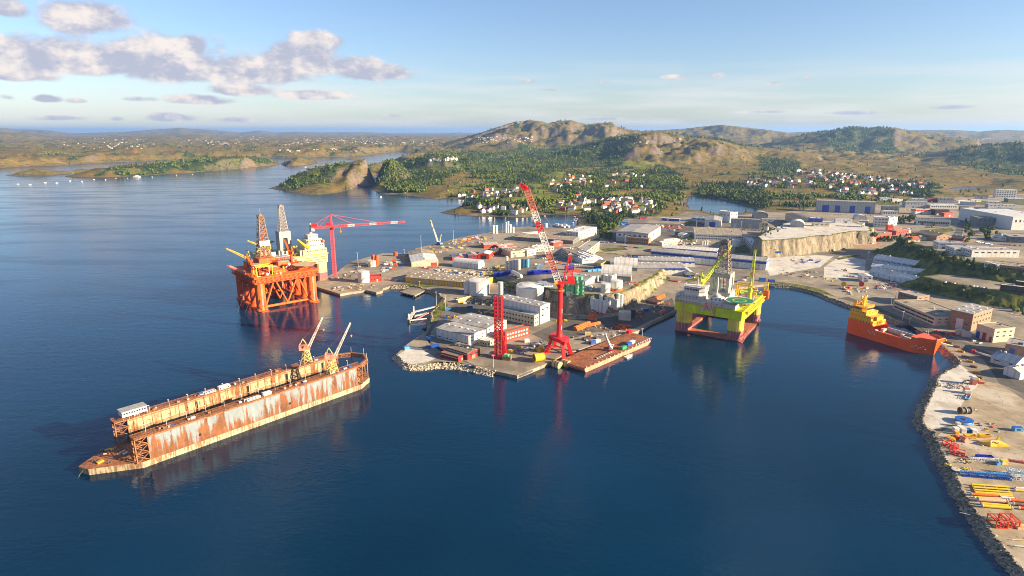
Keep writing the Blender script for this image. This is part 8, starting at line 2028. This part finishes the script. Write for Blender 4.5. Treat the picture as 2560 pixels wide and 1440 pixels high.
# loose row of boulders across the gravel fill
def boulder_rows():
 r = random.Random(12); e = empty('boulder_row', GP(2370,965), 0, 'row of loose pale boulders across the gravel fill', 'rocks'); base = e.location.copy()
 for k in range(70):
  t = r.random(); px, py = 2340+t*85+r.uniform(-6,6), 955+10*math.sin(t*3)+r.uniform(-7,9); p = GP(px, py); s = r.uniform(.5, 1.4)
  ob = bpy.data.objects.new('boulder', ROCKS[r.randrange(5)]); ob.location = p-base+Vector((0,0,s*.3)); ob.scale = (s,s*.8,s*.7); ob.rotation_euler = (0,0,r.uniform(0,6)); link(ob, e)
boulder_rows()
# ================================================================ trees
def foliage_material(name, a, b):
 m = bpy.data.materials.new(name); m.use_nodes = True
 nt = m.node_tree; N = nt.nodes; L = nt.links; bs = N['Principled BSDF']; bs.inputs['Roughness'].default_value = .8; bs.inputs['Specular IOR Level'].default_value = .15
 geo = N.new('ShaderNodeNewGeometry'); no = N.new('ShaderNodeTexNoise'); no.inputs['Scale'].default_value = .045; no.inputs['Detail'].default_value = 5; no.inputs['Roughness'].default_value = .7
 L.new(geo.outputs['Position'], no.inputs['Vector'])
 mr = N.new('ShaderNodeMapRange'); L.new(no.outputs[0], mr.inputs[0]); mr.inputs[1].default_value = .35; mr.inputs[2].default_value = .65
 mx = N.new('ShaderNodeMix'); mx.data_type = 'RGBA'; L.new(mr.outputs[0], mx.inputs[0]); mx.inputs[6].default_value = (*a, 1); mx.inputs[7].default_value = (*b, 1)
 L.new(mx.outputs[2], bs.inputs['Base Color'])
 return m
M_LEAF = foliage_material('leaf_green', (.045,.085,.012), (.145,.170,.026))
M_PINE = foliage_material('pine_green', (.020,.044,.015), (.05,.075,.022))
M_TRUNK = mat('bark', (.12,.085,.055), .9, .2, 1.0)
def crown_arrays(kind, n, rnd):
 """leaf-clump triangles through a unit-height crown: (verts, tris)"""
 V = []; T = []
 for k in range(n):
  if kind == 'pine':
   z = .12+.86*rnd.random()**1.15; rad = (1-z)*.30*(.55+.45*rnd.random())+.01
  else:
   z = .22+.76*rnd.random(); q = (z-.6)/.40; rad = .40*math.sqrt(max(.02, 1-q*q))*(.55+.5*rnd.random())
  t = rnd.uniform(0, 6.283); c = Vector((rad*math.cos(t), rad*math.sin(t), z))
  s = (.17 if kind == 'pine' else .20)*rnd.uniform(.6, 1.3)
  a = Vector((rnd.gauss(0,1), rnd.gauss(0,1), rnd.gauss(0,.6))).normalized(); b = a.cross(Vector((rnd.gauss(0,1), rnd.gauss(0,1), rnd.gauss(0,1)))).normalized()
  i = len(V); V += [c+a*s, c-a*s*.5+b*s*.85, c-a*s*.5-b*s*.85]; T.append((i, i+1, i+2))
 # a rough inner body so that the crown is not see-through everywhere
 n0 = len(V); k = 5
 prof = [(.17,.15),(.13,.50),(.0,.97)] if kind == 'pine' else [(.20,.26),(.34,.56),(.03,.92)]
 for r_, z in prof:
  for j in range(k):
   t = 6.283*j/k+rnd.uniform(-.3,.3); rr = r_*rnd.uniform(.75, 1.2); V.append(Vector((rr*math.cos(t), rr*math.sin(t), z+rnd.uniform(-.05,.05))))
 for i in range(len(prof)-1):
  for j in range(k):
   a, b, c, d = n0+i*k+j, n0+i*k+(j+1) % k, n0+(i+1)*k+(j+1) % k, n0+(i+1)*k+j
   T += [(a,b,c), (a,c,d)]
 return np.array([tuple(v) for v in V]), np.array(T)
_h_az = np.linspace(R(-56), R(56), 860); _h_lr = np.linspace(math.log(480), math.log(46000), 560)
_TZ = np.empty(860*560*3, dtype=np.float32); TERRAIN.data.vertices.foreach_get('co', _TZ); _TZ = _TZ.reshape(560, 860, 3)[:, :, 2]
_TW = np.empty(860*560, dtype=np.float32); TERRAIN.data.attributes['wood'].data.foreach_get('value', _TW); _TW = _TW.reshape(560, 860)
def tgrid(A, x, y):
 a = np.clip((np.arctan2(x, y)-_h_az[0])/(_h_az[1]-_h_az[0]), 0, 858.999); q = np.clip((np.log(np.hypot(x, y))-_h_lr[0])/(_h_lr[1]-_h_lr[0]), 0, 558.999)
 i, j = a.astype(int), q.astype(int); f, g = a-i, q-j
 return (A[j,i]*(1-f)+A[j,i+1]*f)*(1-g)+(A[j+1,i]*(1-f)+A[j+1,i+1]*f)*g
def TP(px, py):
 """where the line of sight meets the natural terrain"""
 d = ray(px, py); t = np.geomspace(700, 30000, 1500)/d.y; x, y, z = d.x*t, d.y*t, H+d.z*t
 hit = np.nonzero(z < tgrid(_TZ, x, y))[0]
 if not len(hit): return None
 k = hit[0]; return Vector((x[k], y[k], float(tgrid(_TZ, x[k:k+1], y[k:k+1])[0])))
def woods():
 rng = np.random.default_rng(3); n = 190000
 az = rng.uniform(R(-46), R(46), n); r = np.exp(rng.uniform(math.log(1050), math.log(9000), n)); az[:70000] = rng.uniform(R(-14), R(46), 70000); r[:70000] = np.exp(rng.uniform(math.log(1100), math.log(2900), 70000))
 x, y = r*np.sin(az), r*np.cos(az); z = tgrid(_TZ, x, y); w = tgrid(_TW, x, y)
 near = np.clip((2600-r)/1200, 0, 1)
 keep = (z > 1.2) & (rng.random(n) < np.clip((w-.18)*1.6, 0.02, 1)*.75) & ~inside(SLAB, x, y)
 for p in HOMES:   # gardens: no tree on a house or right in front of it
  u = Vector((p.x, p.y)).normalized(); dx, dy = x-p.x, y-p.y; al = dx*u.x+dy*u.y; ac = np.abs(dx*u.y-dy*u.x)
  keep &= ~((al > -44) & (al < 9) & (ac < 10))
 x, y, z, r = x[keep], y[keep], z[keep], r[keep]; m = len(x)
 if m > 44000: sel = rng.permutation(m)[:44000]; x, y, z, r = x[sel], y[sel], z[sel], r[sel]; m = len(x)
 rd = random.Random(5)
 for kind, name, matr, share in (('leaf', 'broadleaf_wood', M_LEAF, .62), ('pine', 'pine_wood', M_PINE, .38)):
  protos = [crown_arrays(kind, 16 if kind == 'leaf' else 14, rd) for _ in range(6)]
  pick = (fbm(x/220, y/220, 3)+rng.uniform(-.35,.35,m)*.9 > .02) if kind == 'leaf' else ~pick_l
  if kind == 'leaf': pick_l = pick
  X, Y, Z, RR = x[pick], y[pick], z[pick], r[pick]; k = len(X)
  hgt = rng.uniform(5.0, 12.5, k)*(1+np.clip((RR-2500)/5000, 0, .9))*(1.15 if kind == 'pine' else 1.0); wid = hgt*(1.0 if kind == 'leaf' else .9)*rng.uniform(.85,1.25,k); ang = rng.uniform(0, 6.28, k); pi = rng.integers(0, 6, k)
  VV = []; TT = []; off = 0
  for j in range(6):
   s = np.nonzero(pi == j)[0]; v, t = protos[j]
   if not len(s): continue
   c, sn = np.cos(ang[s])[:,None], np.sin(ang[s])[:,None]
   px_ = (v[None,:,0]*c-v[None,:,1]*sn)*wid[s][:,None]+X[s][:,None]; py_ = (v[None,:,0]*sn+v[None,:,1]*c)*wid[s][:,None]+Y[s][:,None]; pz_ = v[None,:,2]*hgt[s][:,None]+Z[s][:,None]-.8
   VV.append(np.stack([px_,py_,pz_],-1).reshape(-1,3)); TT.append((t[None]+(np.arange(len(s))*len(v))[:,None,None]).reshape(-1,3)+off); off += len(s)*len(v)
  o = mesh_np(name, np.concatenate(VV), np.concatenate(TT), matr); tag(o, kind='stuff')
HOMES = []
TREEP = {}
def tree_proto(kind, i):
 if (kind, i) in TREEP: return TREEP[(kind, i)]
 rd = random.Random(100+i+(50 if kind == 'pine' else 0)); v, t = crown_arrays(kind, 110 if kind == 'leaf' else 90, rd)
 # smaller leaf clumps for the near trees
 me = bpy.data.meshes.new('crown');
 c = v[:330 if kind == 'leaf' else 270].reshape(-1,3,3); ce = c.mean(1, keepdims=True); v[:len(c)*3] = (ce+(c-ce)*.62).reshape(-1,3)
 me.from_pydata([tuple(p) for p in v], [], [tuple(f) for f in t]); me.materials.append(M_LEAF if kind == 'leaf' else M_PINE)
 q = MB(); q.cone((0,0,-.05), (0,0,.42 if kind == 'leaf' else .8), .032, .016, 6)
 for k in range(4):
  a = k*1.6; q.cone((0,0,.25+.05*k), (.17*math.cos(a),.17*math.sin(a),.45+.06*k), .014, .006, 5)
 tm = bpy.data.meshes.new('trunk'); tm.from_pydata(q.v, [], q.f); tm.materials.append(M_TRUNK)
 TREEP[(kind, i)] = (me, tm); return TREEP[(kind, i)]
def tree(p, h, kind, label, group, rd):
 me, tm = tree_proto(kind, rd.randrange(4))
 e = empty('pine_tree' if kind == 'pine' else 'broadleaf_tree', p, rd.uniform(0,6.28), label, 'tree', group, (h*rd.uniform(.85,1.2), h*rd.uniform(.85,1.2), h))
 link(bpy.data.objects.new('trunk', tm), e); link(bpy.data.objects.new('crown', me), e)
def grove(poly, n, label, group, seed, pine=.25, hmin=6, hmax=11):
 rd = random.Random(seed); xs = [p[0] for p in poly]; ys = [p[1] for p in poly]; k = 0; t = 0
 pl = [(float(a), float(b)) for a, b in poly]
 while k < n and t < n*40:
  t += 1; px, py = rd.uniform(min(xs), max(xs)), rd.uniform(min(ys), max(ys))
  if not inside(pl, np.array([px]), np.array([py]))[0]: continue
  p = GP(px, py); q = TP(px, py)
  if q is not None and (q-Vector((0,0,H))).length < (p-Vector((0,0,H))).length: p = q
  kind = 'pine' if rd.random() < pine else 'leaf'
  tree(p-Vector((0,0,.2)), rd.uniform(hmin, hmax)*(1.2 if kind == 'pine' else 1), kind, label if kind == 'leaf' else label.replace('broadleaf', 'pine'), group, rd); k += 1
grove([(1498,560),(1530,556),(1550,562),(1530,590),(1505,600)], 34, 'broadleaf tree in the grove left of the big grey hall', 'grove by the big grey hall', 1)
grove([(1496,594),(1528,592),(1525,600),(1500,604)], 6, 'broadleaf tree in front of the white office block', 'trees by the white office block', 2)
grove([(1700,590),(1735,598),(1730,605),(1690,604)], 9, 'small broadleaf tree left of the long white office', 'trees by the long white office', 3, 0, 4, 7)
grove([(2245,548),(2290,545),(2288,562),(2250,566)], 22, 'broadleaf tree in the grove right of the stepped white office', 'grove right of the stepped office', 4)
grove([(2182,590),(2240,600),(2235,606),(2185,604)], 18, 'broadleaf tree in the row below the red station', 'row below the red station', 5, .1, 6, 10)
grove([(2240,600),(2285,592),(2290,604),(2250,616)], 20, 'broadleaf tree at the top of the wooded bank', 'trees at the top of the bank', 6, .1, 6, 10)
grove([(2250,618),(2330,628),(2400,650),(2470,662),(2500,690),(2400,672),(2290,650)], 60, 'broadleaf tree on the dark slope of the wooded bank', 'trees on the wooded bank', 7, .2, 5, 9)
grove([(2412,545),(2428,540),(2430,600),(2412,610)], 18, 'broadleaf tree in the row along the estate road', 'row along the estate road', 8, .1, 6, 10)
grove([(2450,578),(2480,574),(2500,592),(2460,600)], 16, 'broadleaf tree in the clump before the blue grey factory', 'clump before the factory', 9)
grove([(2300,558),(2375,566),(2370,572),(2300,566)], 14, 'low broadleaf tree along the wide flat white building', 'row along the flat building', 10, 0, 4, 6)
grove([(1908,560),(1950,565),(1960,582),(1900,592)], 22, 'broadleaf tree on the shaded side of the gravel plateau', 'trees beside the gravel plateau', 11, .1, 3, 5)
grove([(2260,720),(2340,728),(2480,760),(2560,790),(2560,775),(2440,735),(2300,708)], 34, 'broadleaf shrub tree on the rocky bank above the cream office', 'shrub trees on the rocky bank', 12, .15, 3, 6)
grove([(1230,700),(1300,722),(1370,742),(1360,750),(1280,735),(1235,712)], 18, 'low broadleaf bush tree on the slope below the upper yard', 'bushes on the slope below the upper yard', 13, 0, 2.5, 4.5)
grove([(2165,500),(2220,512),(2280,512),(2270,500),(2190,490)], 20, 'broadleaf tree behind the very long factory', 'trees behind the long factory', 14)
# ================================================================ houses
def house_meshes(Lx, Ly, h, rs, wm, rm):
 q = MB(); q.xprism([(-Ly/2,-2.5),(Ly/2,-2.5),(Ly/2,h),(0,h+rs),(-Ly/2,h)], -Lx/2, Lx/2)
 a = bpy.data.meshes.new('house'); a.from_pydata(q.v, [], q.f); a.materials.append(wm)
 k = rs/(Ly/2); o = .5; q = MB(); q.xprism([(-Ly/2-o,h-o*k),(0,h+rs),(Ly/2+o,h-o*k),(Ly/2+o,h-o*k+.35),(0,h+rs+.35),(-Ly/2-o,h-o*k+.35)], -Lx/2-o, Lx/2+o)
 b = bpy.data.meshes.new('roof'); b.from_pydata(q.v, [], q.f); b.materials.append(rm)
 q = MB()
 for s in (-1, 1):
  for x in (-.3, .05, .36): q.box(Lx*x-.6, s*Ly/2-.06, 1.0, Lx*x+.6, s*Ly/2+.06, 2.4)
 for s in (-1, 1): q.box(s*Lx/2-.06, -1.4, h*.45, s*Lx/2+.06, 1.4, h*.45+1.5)
 c = bpy.data.meshes.new('windows'); c.from_pydata(q.v, [], q.f); c.materials.append(M_GLASS)
 return a, b, c
HW = {'white': mat('house_white', (.78,.76,.72), .6, .06), 'red': mat('house_red', (.42,.07,.04), .7, .1), 'yellow': mat('house_yellow', (.62,.48,.22), .7, .1), 'grey': mat('house_grey', (.35,.35,.34), .7, .1), 'brown': mat('house_brown', (.22,.13,.08), .8, .15)}
HR = [RF['dark'], RF['red'], RF['grey'], mat('roof_charcoal', (.10,.095,.09), .8, .15), mat('roof_brown_tile', (.20,.11,.07), .8, .15)]
HM = {}
def houses(poly, n, where, group, seed, cols=('white','white','white','red','yellow','white','grey','white'), big=1.2):
 rd = random.Random(seed); pl = [(float(a), float(b)) for a, b in poly]; xs = [p[0] for p in pl]; ys = [p[1] for p in pl]; k = 0; t = 0; done = []
 while k < n and t < n*60:
  t += 1; px, py = rd.uniform(min(xs), max(xs)), rd.uniform(min(ys), max(ys))
  if not inside(pl, np.array([px]), np.array([py]))[0]: continue
  p = TP(px, py)
  if p is None or p.z < 1.2 or inside(SLAB, np.array([p.x]), np.array([p.y]))[0]: continue
  if any((p-d).length < 13 for d in done): continue
  done.append(p); HOMES.append(p); c = cols[rd.randrange(len(cols))]; v = rd.randrange(2); r_ = rd.randrange(5); key = (c, v, r_)
  if key not in HM: HM[key] = house_meshes(10+3*v, 8, 4.2+1.2*v, 3.0, HW[c], HR[r_])
  a, b, _ = HM[key]; o = link(bpy.data.objects.new('house', a)); o.location = p; o.rotation_euler = (0,0,rd.choice((R(20),R(110),R(65),R(155)))+rd.uniform(-.2,.2)); o.scale = (big,)*3
  rdesc = ('dark', 'red tiled', 'grey', 'charcoal', 'brown tiled')[r_]
  tag(o, f'{c} house with {rdesc} roof {where}', 'house', group); link(bpy.data.objects.new('roof', b), o)
  k += 1
houses([(1130,485),(1210,472),(1300,470),(1290,500),(1200,505),(1140,500)], 22, 'on the wooded shore left of the jib head', 'houses on the wooded shore', 1)
houses([(1190,520),(1300,518),(1345,528),(1300,540),(1200,538)], 12, 'on the low spit by the inlet', 'houses on the spit', 2)
houses([(1360,440),(1460,440),(1470,475),(1380,480),(1350,465)], 22, 'on the green slope behind the inlet', 'houses on the green slope', 3)
houses([(1470,440),(1560,430),(1690,445),(1640,470),(1480,470)], 16, 'among the fields below the moor', 'houses among the fields', 4)
houses([(1500,500),(1560,495),(1640,505),(1640,530),(1560,535),(1505,530)], 42, 'in the dense village above the lake road', 'houses in the village above the lake road', 5, big=1.2)
houses([(1380,490),(1480,485),(1490,530),(1400,535)], 16, 'among the trees behind the marina', 'houses behind the marina', 6)
houses([(1985,428),(2080,428),(2230,448),(2325,460),(2320,470),(2200,468),(2090,460),(1980,436)], 90, 'in the estate under the moor', 'houses in the estate under the moor', 7, ('white','white','white','white','grey','white','brown','red'), 1.25)
houses([(1860,452),(1960,446),(2050,460),(2000,470),(1870,466)], 40, 'in the left part of the estate', 'houses in the left estate', 8, ('white','white','white','grey','brown','white'), 1.25)
houses([(2060,466),(2250,474),(2280,486),(2100,486)], 26, 'at the lower estate edge', 'houses at the lower edge of the estate', 9)
houses([(1060,402),(1140,396),(1150,400),(1080,406)], 14, 'in a far row above the channel', 'far row of houses above the channel', 10, ('white',))
def far_town():
 """the towns across the sound: hundreds of specks, one mass"""
 rng = np.random.default_rng(8); q = MB()
 spots = [((160,338),(540,372),60),((520,340),(800,362),70),((800,345),(1080,362),90),((1180,345),(1330,365),60),((700,372),(930,380),20),((1560,345),(1700,360),20),((2450,345),(2560,352),10)]
 for (x0,y0),(x1,y1),n in spots:
  c = rng.uniform(0, 1, (6, 2))
  for k in range(n):
   cc = c[k % 6]; px = x0+(x1-x0)*np.clip(cc[0]+rng.normal(0,.10),0,1); py = y0+(y1-y0)*np.clip(cc[1]+rng.normal(0,.16),0,1)
   p = TP(px, py)
   if p is None or p.z < 2: continue
   s = rng.uniform(5, 10); a = s*rng.uniform(1, 2.2); h = s*.8; z = p.z
   q.xprism([(p.y-s/2,z-3),(p.y+s/2,z-3),(p.y+s/2,z+h*.7),(p.y,z+h),(p.y-s/2,z+h*.7)], p.x-a/2, p.x+a/2)
 tag(q.build('distant_town', mat('distant_house', (.55,.50,.45), .7, .4, .004)), kind='stuff')
far_town()
woods()
# ================================================================ boats
def boat(px, py, L_, label, rz, group=None, hullm=None, cab=True):
 g = G(px, py, 0); e = empty('small_boat', g, rz, label, 'boat', group)
 q = MB(); b = L_*.16
 q.add([(-L_/2,-b,.1),(L_*.25,-b,.1),(L_/2,0,.2),(L_*.25,b,.1),(-L_/2,b,.1),(-L_/2,-b*1.1,L_*.13),(L_*.25,-b*1.2,L_*.14),(L_*.56,0,L_*.18),(L_*.25,b*1.2,L_*.14),(-L_/2,b*1.1,L_*.13)],
    [(4,3,2,1,0),(5,6,7,8,9),(0,1,6,5),(1,2,7,6),(2,3,8,7),(3,4,9,8),(4,0,5,9)]); q.build('hull', hullm or M_WHITE, e)
 if cab:
  q = MB(); q.box(-L_*.2,-b*.75,L_*.13,L_*.16,b*.75,L_*.28); q.build('cabin', M_WHITE, e)
for i, (px, py) in enumerate(((45,461),(75,462),(113,457),(142,458),(175,453),(205,454),(235,449),(264,450),(290,446),(319,446),(380,443),(440,438),(480,436))):
 boat(px, py, 9, 'tiny white boat in the far line of boats left of the island', R(10+i*13), 'line of boats off the island')
boat(343, 443, 30, 'larger white ferry with pale cabin off the island', R(5))
for i, (px, py, rz) in enumerate(((1392,566,150),(1401,568,150),(1412,567,150))): boat(px, py, 22, 'white motor yacht at the marina beside the gravel heap', R(rz), 'yachts at the marina')
for i, (px, py, rz) in enumerate(((1443,549,20),(1440,554,20),(1438,544,10),(1433,559,30))): boat(px, py, 9, 'small dark hulled boat at the marina jetties', R(rz), 'small boats at the marina', M_BLUEP if i % 2 else M_DGREY)
boat(1224, 546, 13, 'lone white boat off the low spit', R(40)); boat(952, 493, 10, 'lone white boat off the wooded headland', R(60)); boat(1572, 893, 11, 'white open workboat lying along the barge side', BRZ, cab=False); boat(764, 418, 12, 'lone white boat in the far channel', R(20))
boat(1362, 541, 9, 'small white boat at the boathouse in the inlet', R(80)); boat(878, 473, 8, 'small white boat by the headland cove', R(15))
def buoy(px, py, label):
 g = G(px, py, 0); e = empty('mooring_buoy', g, 0, label, 'buoy'); q = MB(); q.lathe([(.6,-.4),(1.3,.3),(1.2,1.0),(.4,1.5)], 12); q.build('float', M_YELC, e); q = MB(); q.cyl(0,0,1.5,2.6,.15,6); q.build('staff', M_DGREY, e)
# ================================================================ cars
def car_mesh(m):
 q = MB(); q.xprism([(-.88,.35),(.88,.35),(.9,.8),(.84,.98),(-.84,.98),(-.9,.8)], -2.15, 2.15); q.add([(-1.5,-.78,.98),(1.0,-.78,.98),(1.0,.78,.98),(-1.5,.78,.98),(-1.2,-.66,1.5),(.35,-.66,1.5),(.35,.66,1.5),(-1.2,.66,1.5)], [(4,5,6,7),(0,1,5,4),(1,2,6,5),(2,3,7,6),(3,0,4,7)])
 for x in (-1.35, 1.35):
  for s in (-.86, .86): q.cone((x,s-.1,.33), (x,s+.1,.33), .34, .34, 8)
 me = bpy.data.meshes.new('parked_car'); me.from_pydata(q.v, [], q.f); me.materials.append(m); return me
CARS = [car_mesh(mat('car_'+n, c, .3, .04, spec=.5)) for n, c in (('white',(.75,.75,.75)),('silver',(.45,.46,.47)),('black',(.02,.02,.022)),('red',(.40,.02,.02)),('blue',(.03,.07,.25)),('grey',(.14,.145,.15)))]
def cars(rows, where, group, seed):
 rd = random.Random(seed)
 for (a, b, n) in rows:
  pa, pb = GP(*a), GP(*b); d = pb-pa; rz = math.atan2(d.y, d.x)+math.pi/2
  for k in range(n):
   if rd.random() < .2: continue
   c = rd.randrange(6); o = link(bpy.data.objects.new('parked_car', CARS[c])); p = pa.lerp(pb, (k+.5)/n); o.location = p; o.rotation_euler = (0,0,rz+rd.uniform(-.06,.06)+(math.pi if rd.random() < .4 else 0))
   tag(o, f"{('white','silver','black','red','blue','grey')[c]} car parked {where}", 'car', group)
cars([((1450,606),(1490,597),14),((1500,606),(1540,608),12)], 'in front of the white office block', 'cars by the white office block', 1)
cars([((1826,574),(1900,577),16)], 'before the grey double gable hall', 'cars before the double gable hall', 2)
cars([((2192,716),(2240,714),12),((2190,722),(2240,720),10)], 'beside the flat shed at the cable yard', 'cars beside the flat shed', 3)
cars([((2300,568),(2370,572),16),((2230,574),(2280,572),10)], 'along the wide flat white building', 'cars by the flat building', 4)
cars([((2060,535),(2180,540),18)], 'in front of the very long factory', 'cars before the long factory', 5)
cars([((2360,706),(2470,722),14)], 'on the parking terrace', 'cars on the parking terrace', 6)
cars([((2440,605),(2480,612),9),((2500,612),(2560,616),9)], 'on the estate lot at the right', 'cars on the estate lot', 7)
cars([((2395,528),(2440,528),10),((2260,525),(2320,526),12)], 'by the stores of the upper estate', 'cars by the upper stores', 8)
cars([((1190,920),(1160,914),5),((1105,884),(1095,878),3)], 'beside the dark red barracks', 'cars by the barracks', 9)
cars([((2340,828),(2370,838),6),((2430,852),(2470,866),5)], 'at the brown hall and cream box hall', 'cars at the brown hall', 10)
cars([((1405,662),(1450,664),9),((1330,648),(1390,645),10)], 'around the L shaped offices', 'cars around the L shaped offices', 11)
cars([((1545,615),(1600,620),14),((1690,612),(1735,610),10),((1930,575),(1965,572),9)], 'along the road past the long white office', 'cars along the white office road', 12)
cars([((2090,565),(2160,568),16),((2250,540),(2285,542),8)], 'at the site offices before the long factory', 'cars at the site offices', 13)
cars([((2300,512),(2380,514),14),((2440,540),(2520,541),12),((2330,545),(2375,548),9)], 'between the stores on the upper road', 'cars between the upper stores', 14)
cars([((1100,700),(1150,704),6),((960,700),(1000,702),6),((1180,660),(1195,658),4)], 'around the ochre warehouse', 'cars around the ochre warehouse', 15)
cars([((2190,700),(2240,703),7),((2100,690),(2150,693),7),((2240,690),(2290,694),7)], 'beside the three long sheds', 'cars beside the long sheds', 16)
# ================================================================ air
def build_haze():
 m = bpy.data.materials.new('haze_air'); m.use_nodes = True
 nt = m.node_tree; nt.nodes.clear()
 out = nt.nodes.new('ShaderNodeOutputMaterial'); pv = nt.nodes.new('ShaderNodeVolumePrincipled')
 pv.inputs['Color'].default_value = (.28, .50, .95, 1); pv.inputs['Density'].default_value = HAZE_D
 pv.inputs['Anisotropy'].default_value = 0.25
 nt.links.new(pv.outputs[0], out.inputs['Volume'])
 mb = MB(); mb.box(-75000, -5000, -10, 75000, 75000, 420)
 o = mb.build('haze', m); tag(o, kind='stuff')
HAZE_D = 0.000031
build_haze()
